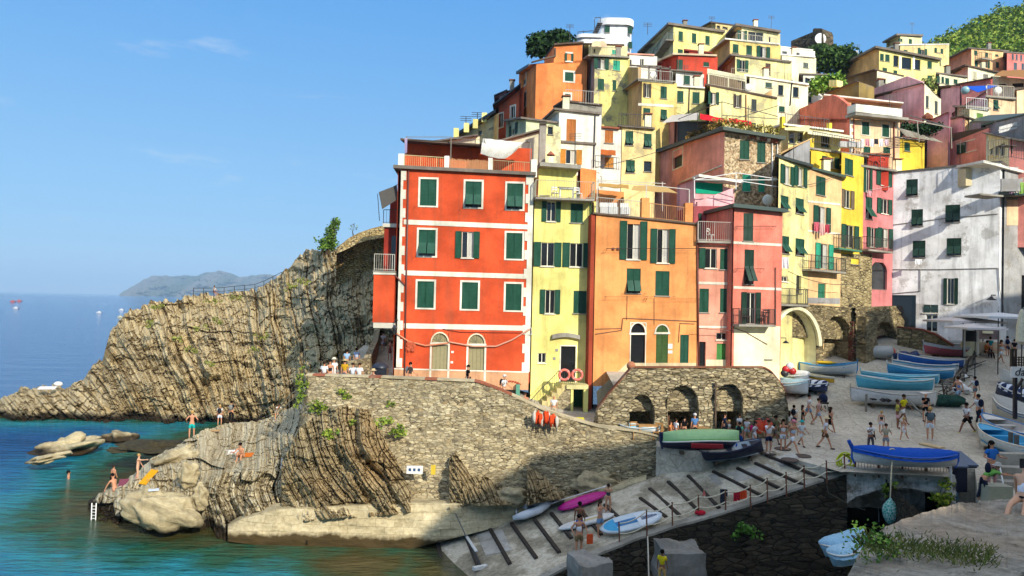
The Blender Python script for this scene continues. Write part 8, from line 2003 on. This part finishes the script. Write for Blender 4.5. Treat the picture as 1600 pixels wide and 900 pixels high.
# box and pole by the bending man
q=G(1555,784); m=MB(); m.box((q.x,q.y,q.z+.35),(1.0,.7,.7)); b_=solo('plastic_crate',m,paint('#a8a890'),'pale crate in front of the man in lime green','crate'); m=MB(); m.tube([G(1572,778)+Vector((0,0,.0)),G(1562,770)+Vector((0,0,1.1))],.03,6); solo('white_stick',m,WHITEP,'white stick leaning beside the pale crate','stick')
m=MB()
for k in range(3): q=G(1590,760-k*6); m.box((q.x+.3,q.y+k*.35,q.z+.12+.2*k),(2.2,.5,.24+.4*k))
solo('stone_steps',m,CONC,'grey concrete steps at the right edge behind the seated woman','steps')
# pushchair
T=thing('pushchair','dark pushchair with a striped hood near the arcade corner','pushchair',G(1286,641)); m=MB(); m.ball((0,0,.75),.35,10,8,(.8,.9,1)); mk('hood',m,cloth('#26304a'),T,local=True,smooth=True); m=MB(); m.box((0,-.1,.5),(.4,.6,.12)); m.beam((-.2,.3,1.05),(.2,.3,1.05),.04); m.beam((-.2,.3,1.05),(-.2,-.3,.2),.03); m.beam((.2,.3,1.05),(.2,-.3,.2),.03); mk('frame',m,DARKP,T,local=True)
for sx in (-.25,.25):
    for sy in (-.3,.3): m=MB(); m.torus((sx,sy,.14),.12,.03,(1,0,0),12,5); mk('wheel',m,DARKP,T,local=True)
# bright plank on the ground
m=MB(); a,b=G(1440,694),G(1472,701); m.beam(a+Vector((0,0,.05)),b+Vector((0,0,.05)),.55,.06); solo('wooden_board',m,paint('#d8bc8a'),'pale wooden board lying on the square','board')
# yellow hose on the first railing post
m=MB(); c_=P(1321,718,35.6); rnd=random.Random(8)
for k in range(8): m.torus(c_+Vector((rnd.uniform(-.08,.08),rnd.uniform(-.15,.1),rnd.uniform(-.15,.05))),.28+.08*rnd.random(),.03,(rnd.uniform(-.3,.3),-1,rnd.uniform(-.2,.2)),18,5)
m.tube([P(1318,728,35.5),P(1314,745,35.4),P(1300,752,35.3),P(1285,750,35.3),P(1296,746,35.4)],.04,6); solo('yellow_hose',m,paint('#d8e020',.5),'coiled lime yellow hose hung on the slipway railing end','hose',smooth=True)
# towels on the ropes, small flag
for i,(x0,x1,y0,y1,c_,lab) in enumerate(((1146,1157,768,784,'#b8283a','dark red towel hung on the slipway rope'),(1156,1167,766,780,'#e8542a','orange red towel hung on the slipway rope'))):
    m=MB(); n=5
    for k in range(n+1):
        x=x0+(x1-x0)*k/n; p=P(x,y0,35.3); q=P(x,y1,35.25+.06*(k%2)); m.v+=[tuple(p),tuple(q)]
    for k in range(n): m.f.append((2*k,2*k+2,2*k+3,2*k+1))
    solo('towel',m,cloth(c_),lab,'towel','towels on the slipway rope')
m=MB(); p=P(1131,770,35.3); m.box(tuple(p),(.3,.2,.3)); m.box(tuple(P(1130,784,35.3)),(.25,.2,.5)); solo('hanging_bag',m,cloth('#2a3440'),'black and red bag hanging from the slipway rope','bag')
m=MB(); a=P(1103,800,36.0);b=P(1100,765,36.0); m.tube([a,b],.02,5); mk_=solo('pennant_pole',m,WHITEP,'thin pole with a small pale red pennant on the slipway','pennant'); m=MB(); m.poly([P(1100,765,35.98),P(1103,774,35.98),P(1097,775,35.98)]); mk('flag',m,cloth('#e07a70'),mk_,fix=False)
m=MB(); q=G(1094,806,slip_h); m.ball(q+Vector((0,0,.15)),.18,8,6,(1.5,1,.7)); solo('red_shoes',m,cloth('#d02a3a'),'small red and white bundle at the foot of the slipway rail','bundle')
# net buoy hanging in front of the bridge
T=thing('net_buoy','teal net wrapped buoy hanging on a rope in front of the bridge','buoy',P(1391,799,33.5)); m=MB(); m.lathe((0,0,0),[(.02,-.6),(.14,-.52),(.27,-.3),(.34,0),(.3,.25),(.16,.45),(.05,.58),(.02,.62)],16)
bm2=NT('net_teal',.8,.2); v_=bm2.nd('ShaderNodeTexVoronoi'); v_.feature='DISTANCE_TO_EDGE'; v_.inputs['Scale'].default_value=9; bm2.ln(bm2.pos((1,1,1)),v_.inputs['Vector']); bm2.col(bm2.mix(bm2.ramp(v_.outputs['Distance'],[(0,white(1)),(.12,white(0))]),lin('#3fa090',.8),lin('#d8e6dc',.8))); mk('buoy_body',m,bm2.m,T,local=True,smooth=True)
m=MB(); pts=[P(1391,780,33.5),P(1392,750,33.6),P(1394,718,34.2),P(1395,700,34.9)]; m.tube(pts,.03,5); m.torus(P(1394,706,34.5),.14,.04,(0,-1,0),12,5); mk('rope',m,cloth('#d8cca8'),T)
m=MB(); m.tube([P(1292,758,35),P(1294,770,34.8),P(1330,790,34),P(1352,797,34)],.02,5); solo('slack_rope',m,cloth('#5a5648'),'slack dark rope across the canal wall','rope')
m=MB(); m.tube([P(1012,838,33.5),P(1013,870,32),P(1014,905,30)],.03,5); solo('hanging_rope',m,cloth('#d8d0bc'),'pale rope hanging down the canal wall','rope')
# life jackets on the wall
T=thing('life_jackets','bundle of orange life jackets with straps hanging on the sea wall','life jackets',P(852,652,40.7)); rnd=random.Random(4)
for k in range(13):
    x=835+k*2.9; y=650+abs(k-6)*-.2+k*.7; m=MB(); q=P(x,y,40.05+.12*(k%3)); m.ball((q.x,q.y,q.z+rnd.uniform(-.12,.12)),.17,8,6,(.62,.6,1.9),.8,k*3); mk('jacket',m,cloth('#e8542a' if k%4 else '#d8d0c0'),T,smooth=True)
m=MB()
for k in range(12): q=P(833+k*3.2,662+rnd.uniform(-2,4),39.95); m.tube([q,q+Vector((rnd.uniform(-.1,.1),0,-.45))],.014,4)
mk('strap',m,DARKP,T)
# yellow thing on the stair & small kayak
m=MB(); m.hexa([P(*a) for a in ((893,660,42.2),(916,664,42.2),(916,664,42.6),(893,660,42.6),(896,652,42.2),(912,652,42.2),(912,652,42.6),(896,652,42.6))]); solo('yellow_boat_box',m,paint('#e6dc4a'),'yellow and green box at the foot of the yellow house','box')
m=MB()
for k in range(7): q=P(905+k*9,657+k*3.4,42.6); m.box((q.x,q.y,q.z-.2),(.5,.8,.4),.2*k)
solo('rough_steps',m,ARW,'rough stone steps between the yellow house and the arcade','steps')
# towels and things on rocks
def flat(px,Y,w,h,c,label,rz=0,tilt=0,cat='towel'):
    m=MB(); m.box((0,0,0),(w,h,.04)); o=mk('towel',m,cloth(c),None,False,label,cat,'towels on the rocks'); b_=on_rock(px[0],px[1]) if Y<60 else None; o.location=(b_[0]+Vector((0,0,.06))) if b_ else P(px[0],px[1],Y); o.rotation_euler=(tilt,0,rz)
flat((232,747),42.0,.55,1.05,'#e8a820','bright yellow towel hanging over the rock nose',R(-24),R(38)); flat((196,756),42.0,.7,1.1,'#8a4a5a','dark pink towel beside the sitting bather',.4,R(10)); flat((368,708),45,1.2,.8,'#f0ece4','white towel beside the woman in orange',.2,R(8)); flat((383,712),44.6,.9,.7,'#e0782a','orange towel under the woman in orange bikini',.1,R(6)); flat((240,767),38.6,.5,.4,'#dfe8f2','small white and blue cloth on top of the big boulder',.5,0,'cloth'); flat((444,728),41.8,.35,.7,'#e8eaf0','white shoes and bag in the rock corner at the wall foot',.2,R(60),'bag'); flat((334,674),52,.8,.4,'#c8a070','tan bag lying on the ledge beside the boy',.2,0,'bag'); flat((74,606),76,1.6,.9,'#e8e8e4','white sheet spread on the low rocks at the sea end',.3,R(12))
m=MB(); m.ball((0,0,0),.45,12,8,(1,.8,.6)); o=mk('white_umbrella',m,WHITEP,None,True,'white rounded beach tent on the low rocks at the sea end','tent'); o.location=P(91,600,78)
m=MB(); a=P(146,810,41);b=P(147,786,41.3); 
for dx in (-.12,.12): m.tube([a+Vector((dx,0,-.4)),b+Vector((dx,0,0))],.03,6)
for k in range(5): q=a.lerp(b,k/5); m.beam(q+Vector((-.12,0,0)),q+Vector((.12,0,0)),.03)
solo('bathing_ladder',m,WHITEP,'white swimming ladder at the tip of the rock nose','ladder')
# steps and railing down to rocks
T=thing('rock_steps_railing','white two-bar railing along the steps left of the sea wall','railing',P(450,640,46)); m=MB()
A=[(433,655,50),(440,645,48.5),(452,632,46.5),(468,618,44.5),(476,612,43.8)]
for (a,b) in zip(A,A[1:]):
    for d in (0,9): m.tube([P(a[0],a[1]-d-4,a[2]),P(b[0],b[1]-d-4,b[2])],.035,5)
for a in A[:-1]: m.tube([P(a[0],a[1]+4,a[2]),P(a[0],a[1]-15,a[2])],.035,5)
mk('bars',m,paint('#b8a888'),T)
# cliff path railing
T=thing('cliff_railing','thin dark railing along the path on top of the cliff','railing',P(370,455,80)); prev=None
for i,(x,y) in enumerate(((302,458),(318,458),(334,458),(350,457),(366,455),(382,454),(398,452),(412,447),(426,440),(440,433))):
    p=P(x,y+3,80); q=p+Vector((0,0,.75)); m=MB(); m.tube([p-Vector((0,0,.5)),q],.035,5); mk('post',m,IRON,T)
    if prev: 
        m=MB(); m.tube([prev,q],.03,5); m.tube([prev-Vector((0,0,.4)),q-Vector((0,0,.4))],.02,5); mk('rail',m,IRON,T)
    prev=q
# tan stone retaining wall on the cliff top
c=[]
for x,yt,yb in ((526,387,396),(545,372,388),(560,364,380),(580,357,374),(596,353,372),(625,352,372)): c.append((x,[(yb,66.5),((yb+yt)/2,67),(yt,67.5)]))
relief('retaining_wall',c,60,16,lambda x,y,t:(fbm(x*.05,y*.1,3)*.15,0),stone('tan_wall_stone',['#c9a868','#dcc084','#e6cf98'],(3.6,3.6,9),'#b8985c',.72),th=1,zmin=14,label='tan stone retaining wall on top of the cliff by the red house',cat='wall')
# plants ---------------------------------------------------------------------
def tree_(label,trunk,centres,n,r,size,ca,cb,cat='tree',name='tree',flat_=.75,seed=1,tr=.18,group=None):
    rnd=random.Random(seed); T=thing(name,label,cat,trunk[0],group); m=MB(); k=len(trunk); m.tube(trunk,[tr*(1-.7*i/max(1,k-1)) for i in range(k)],7)
    for c in centres[:14]: m.tube([trunk[-1],(Vector(trunk[-1])+Vector(c))/2+Vector((rnd.uniform(-.2,.2),0,rnd.uniform(-.2,.2))),c],[tr*.35,tr*.2,tr*.08],5)
    mk('trunk',m,paint('#4a3a2a',.95),T,fix=False); m=MB(); leaves(m,centres,n,r,size,rnd,flat_); mk('crown',m,leafmat('leaf_'+ca[1:]+cb[1:],ca,cb,.8),T,fix=False)
rnd=random.Random(21)
cs=[]
for cx_,cy_,rx,ry,n in ((845,66,17,13,26),(872,62,17,10,24),(858,74,28,8,14),(836,78,8,8,6)):
    for _ in range(n):
        a=rnd.uniform(0,6.28); q=rnd.random()**.5; cs.append(P(cx_+rx*q*math.cos(a),cy_+ry*q*math.sin(a),92+rnd.uniform(-2,2)))
tree_('dark umbrella pine behind the tall orange house',[P(858,110,92),P(856,90,92),P(853,75,92)],cs,70,1.0,.22,'#0f2a14','#3c5a24',seed=2,tr=.35)
cs=[]
for cx_,cy_,rx,ry,n in ((1290,92,26,14,40),(1312,100,18,14,24),(1325,88,10,10,10),(1280,84,16,8,12)):
    for _ in range(n):
        a=rnd.uniform(0,6.28); q=rnd.random()**.5; cs.append(P(cx_+rx*q*math.cos(a),cy_+ry*q*math.sin(a),118+rnd.uniform(-3,3)))
tree_('dense dark shrubbery below the clock tower',[P(1295,125,118),P(1294,105,118)],cs,60,1.5,.3,'#1c3a16','#5a7a30',cat='shrub',name='shrubbery',seed=3,tr=.3)
cs=[]
for cx_,cy_,rx,ry,n in ((1290,130,24,8,26),(1275,137,12,6,12),(1308,124,10,6,8)):
    for _ in range(n):
        a=rnd.uniform(0,6.28); q=rnd.random()**.5; cs.append(P(cx_+rx*q*math.cos(a),cy_+ry*q*math.sin(a),86+rnd.uniform(-1,1)))
tree_('bright green climbing shrub on a terrace below the dark shrubbery',[P(1290,145,86),P(1290,135,86)],cs,45,.8,.2,'#4a7a24','#a8c850',cat='shrub',name='shrub',seed=4,tr=.1)
cs=[]
for k in range(26): cs.append(P(511+rnd.uniform(-14,6)+(k%5)*2,382+rnd.uniform(-8,6),71)) 
for k in range(22): t=k/22; cs.append(P(512+t*14+rnd.uniform(-5,5)*(1-t*.5),378-t*36+rnd.uniform(-4,4),71))
tree_('small windswept tree on the cliff top above the bathers',[P(510,398,71),P(513,380,71),P(520,362,71),P(526,345,71)],cs,26,.5,.13,'#3a5a20','#7a9a3c',seed=5,tr=.16)
tree_('bare thin sapling on the cliff top right of the small tree',[P(553,374,70),P(551,362,70),P(553,350,70)],[P(552,352,70),P(556,358,70),P(549,356,70)],8,.35,.09,'#5a6a34','#8a9a4c',seed=6,tr=.07,cat='shrub',name='sapling')
def tuft(px,Y,w,h,n,label,ca='#4a6e20',cb='#a4b044',seed=0,name='wall_plant',size=.08):
    rnd=random.Random(seed+50); c0=P(px[0],px[1],Y); cs=[c0+Vector((rnd.gauss(0,w*.4),rnd.uniform(-.25,.0),rnd.gauss(0,h*.4))) for _ in range(n)]
    T=thing(name,label,'plant',c0,'plants on the wall and rocks'); m=MB()
    for c in cs[:8]: m.tube([c0+Vector((0,.3,-.1)),c],.015,4)
    mk('stem',m,paint('#5a4a2a',.95),T,fix=False); m=MB(); leaves(m,cs,16,.22,size,rnd,.9); mk('foliage',m,leafmat('leaf_'+ca[1:]+cb[1:],ca,cb,.85),T,fix=False)
for i,(px,Y,w,h,n,lab) in enumerate([((496,636),41.4,.8,.5,16,'yellow green plant hanging high at the left end of the sea wall'),((541,618),42.0,.5,.35,10,'small green plant near the top of the sea wall left of the middle'),((652,622),42.1,.6,.35,12,'green plant near the top of the sea wall under the red house door'),((748,622),42.0,.3,.25,6,'small dark green plant at the right top of the sea wall'),
 ((574,662),39.9,.8,.45,16,'round bush growing on top of the slanting rock beds'),((516,678),39.2,.6,.3,12,'yellowish plant at the left shoulder of the slanting rock'),((623,674),40.4,.5,.5,11,'green plant with white flowers on the wall right of the slanting rock'),((605,656),40.9,.3,.3,5,'tiny plant on the wall above the slanting rock'),((611,630),41.7,.3,.2,5,'tiny dry plant high on the wall'),
 ((470,604),42.3,.4,1.2,16,'ivy hanging from the left end of the promenade')]): tuft(px,Y,w,h,n,lab,seed=i)
rnd=random.Random(77)
# cliff vegetation: small tufts, positions by ray to the cliff surface control depths
for i,(x,y,w,lab) in enumerate([(232,505,.8,'left'),(313,512,1.8,'centre left'),(338,502,1.2,'upper middle'),(300,545,1.2,'lower middle'),(412,525,1.5,'right of middle'),(335,470,1.5,'top'),(372,466,1.2,'top right'),(245,480,1.5,'top left'),(456,447,1.4,'upper right'),(475,440,1.2,'highest right'),(280,528,.9,'small'),(330,567,.9,'lowest'),(395,546,1.0,'lower right')]):
    tuft((x,y),interp(y,[(450,79),(470,77),(530,73.5),(600,71.5)])-(max(0,x-400)*.09),w*.8,.35,7,'light green tuft on the cliff face, the '+lab+' one','#7a8238','#aeb05c',seed=100+i,size=.09)
# grass on near rock
rnd=random.Random(9); m=MB()
for k in range(1500):
    t=rnd.random(); x=1345+210*t+rnd.gauss(0,6); y=846+26*t+rnd.gauss(0,9); Y=interp(y,[(830,12.0),(860,11.0),(890,10.2)]); q=P(x,y,Y-.12); h=rnd.uniform(.03,.11); d=Vector((rnd.uniform(-.08,.08),rnd.uniform(-.08,.02),h)); s=Vector((.012,0,0)); m.poly([q-s,q+s,q+d])
mk('grass',m,leafmat('grass_blade','#4a6a2a','#a8a860',.7),kind='stuff',fix=False)
tuft((1362,850),11.2,.5,.25,22,'dense green bush at the tip of the near rock','#3f6a24','#7fa040',seed=200,size=.03)
tuft((1472,778),34.6,.6,.8,18,'yellow flowered weeds at the right foot of the bridge','#4f7a24','#c8c83c',seed=201); tuft((1390,760),34.8,.5,.4,8,'weeds on the crown of the bridge arch','#4f7a24','#8a9a3c',seed=202); tuft((1165,825),34.5,.8,.4,14,'green weeds growing out of the canal wall','#3f6a24','#6a9a3c',seed=203)
# roof terrace plants of the big pink house
T=thing('roof_garden','row of potted plants along the roof edge of the big pink house','plants',P(1170,212,60)); rnd=random.Random(31)
for k in range(15):
    x=1134+k*5.6; y=203+k*1.15; q=P(x,y,60.4); m=MB(); m.lathe((q.x,q.y,q.z-.25),[(.0,0),(.16,0),(.22,.4),(.2,.4)],8); pt=mk('plant_pot',m,TERRA if k%3 else CRW,T); m=MB(); leaves(m,[q+Vector((rnd.uniform(-.2,.2),0,.4+rnd.random()*.5)) for _ in range(4)],16,.28,.09,rnd,1); mk('foliage',m,leafmat('leaf_pots','#6a6a2a','#c8b050',.8),pt,fix=False)
T=thing('roof_garden','dry plants along the dark glazed side terrace of the big pink house','plants',P(1090,212,66))
for k in range(9):
    x=1078+k*5.8; y=224-k*2.6; Yk=71-k*1.25; q=P(x,y,Yk); m=MB(); leaves(m,[q+Vector((rnd.uniform(-.3,.3),0,.3+rnd.random()*.6)) for _ in range(5)],16,.32,.1,rnd,1); mk('foliage',m,leafmat('leaf_dry','#5a5a2a','#c89a4a',.8),T,fix=False)
T=thing('pergola_greenery','dark green creeper under the timber pergola','plants',P(1430,205,68)); cs=[P(1408+rnd.random()*58,196+rnd.random()*12+ (0),68.5+rnd.random()) for _ in range(46)]; m=MB(); leaves(m,cs,34,.6,.14,rnd,.7); mk('foliage',m,leafmat('leaf_perg','#12301a','#3a5a2c',.8),T,fix=False)
T=thing('terrace_palm','spiky green plants on the terrace of the mauve sided house','plants',P(1452,140,76)); cs=[P(1446+rnd.random()*16,126+rnd.random()*18,75.5) for _ in range(16)]; m=MB(); leaves(m,cs,24,.5,.14,rnd,1.2); mk('foliage',m,leafmat('leaf_palm','#4a6a2a','#b0b860',.8),T,fix=False)
# distant buoys and boats at sea
for i,(x,y,c_,lab) in enumerate(((20,472,'#d86a5a','tiny red boat far out on the sea, left one'),(30,471,'#d86a5a','tiny red boat far out on the sea, right one'),(25,482,'#f0f0f0','tiny white boat below the two red ones on the sea'),(155,489,'#f0f0f0','tiny white boat on the sea left of the cliff'),(190,485,'#f0f0f0','tiny white boat on the sea beside the cliff edge'),(188,496,'#e8e0b0','tiny pale buoy on the sea near the cliff edge'))):
    q=G(x,y,0.0); s=q.y*.0022; m=MB(); m.hexa([(-s*1.2,-s*.4,-.2),(s*1.2,-s*.4,-.2),(s*1.2,s*.4,-.2),(-s*1.2,s*.4,-.2),(-s*1.7,-s*.6,s*.5),(s*1.9,-s*.6,s*.6),(s*1.9,s*.6,s*.6),(-s*1.7,s*.6,s*.5)]); m.box((0,0,s*.8),(s*1.1,s*.7,s*.6)); o=mk('distant_boat',m,paint(c_),None,False,lab,'boat','boats out at sea'); o.location=q
# antennas on the roofs
for i,(x,y,Y,lab) in enumerate(((728,182,92,'thin aerial above the stepped roofs'),(746,176,92,'bent aerial above the stepped roofs, right of the thin one'),(1340,70,170,'aerial behind the shade tinted gable house'),(1012,36,115,'aerial beside the large yellow skyline house'))):
    p=P(x,y+18,Y); q=P(x,y,Y); m=MB(); m.tube([p,q],.05,5)
    for k in range(3): m.beam(q-Vector((.7,0,.25*k)),q+Vector((.7,0,-.25*k)),.05)
    solo('roof_aerial',m,IRON,lab,'aerial','roof aerials')
# ================================================================ ROOF CLUTTER: chimneys, flues, aerials that belong to their houses
rnd=random.Random(99)
def on_roof(tname,x,y,Y,kind):
    root=bpy.data.objects.get(tname)
    if root is None: return
    p=P(x,y,Y)
    if kind=='c': chimney(root,p,.55,1.0,CRM if rnd.random()<.5 else CONC)
    elif kind=='t':   # tv aerial
        m=MB(); q=p+Vector((0,0,2.2)); m.tube([p-Vector((0,0,.6)),q],.03,5)
        for k in range(4): m.beam(q-Vector((.45,0,.12*k)),q+Vector((.45,0,-.12*k)),.025)
        mk('aerial',m,IRON,root)
    elif kind=='d':
        m=MB(); m.lathe(p+Vector((0,-.1,.6)),[(.42,-.14),(.3,-.04),(0,0)],12,'y'); m.tube([p-Vector((0,0,.3)),p+Vector((0,0,.6))],.03,5); mk('satellite_dish',m,CRW,root)
    elif kind=='s':
        m=MB(); m.ball(p+Vector((0,0,.5)),.45,10,6,(1,.8,1)); mk('water_tank',m,CRW,root,smooth=True)
for a in (('white_house',884,172,61,'c'),('lemon_house',1012,198,66,'c'),('cream_green_house',1088,136,78,'c'),('cream_green_house',1069,134,78,'t'),('wide_yellow_house',1170,146,74,'d'),('pale_cream_house',1196,122,84,'c'),('pale_cream_house',1226,124,84,'t'),
 ('big_yellow_top_house',1070,45,103,'c'),('big_yellow_top_house',1112,50,104,'t'),('rooftop_storey_house',1180,44,104,'c'),('rooftop_storey_house',1205,49,104,'t'),('cream_right_house',1240,87,104,'c'),('salmon_house',1390,184,70,'t'),('shade_gable_house',1400,80,108,'c'),('shade_gable_house',1445,90,108,'t'),
 ('yellow_attic_house',1425,55,130,'t'),('peach_top_house',1545,77,133,'c'),('mauve_side_house',1375,140,84,'c'),('salmon_corner_house',1425,246,78,'c'),('salmon_corner_house',1505,205,72,'t'),('white_building',1402,268,68,'c'),('white_building',1500,258,66,'t'),
 ('orange_tall_house',890,68,84,'t'),('yellow_worn_house',966,89,82,'c'),('shade_sided_house',1020,126,78,'d'),('pale_yellow_house',1240,253,56,'t'),('peach_house',1290,270,60,'c'),('yellow_house',898,255,54,'t'),('coral_house',1200,325,54,'d'),('cream_window_house',1560,150,77,'d'),
 ('long_cream_house',1480,116,100,'c'),('cream_gable_right',1535,108,112,'c'),('red_hill_house',1095,84,88,'c'),('brick_red_house',800,140,88,'c')): on_roof(*a)
# slack wires between the houses, each its own thing
for i,(a,b,lab) in enumerate((((930,262,52),(1128,197,60),'wire from the orange house roof to the big pink house'),((1217,292,53),(1315,270,58),'wire between the coral house terrace and the peach house'),((1232,424,52.5),(1330,444,58),'slack wire across the pale yellow and peach houses'),((1350,244,63),(1420,214,66),'wire over the tiny red roof room'))):
    p,q=P(*a),P(*b); pts=[]
    for k in range(13): t=k/12; c_=p.lerp(q,t); c_.z-=.35*4*t*(1-t); pts.append(c_)
    m=MB(); m.tube(pts,.022,4); solo('overhead_wire',m,IRON,'thin '+lab,'wire','wires between the houses')
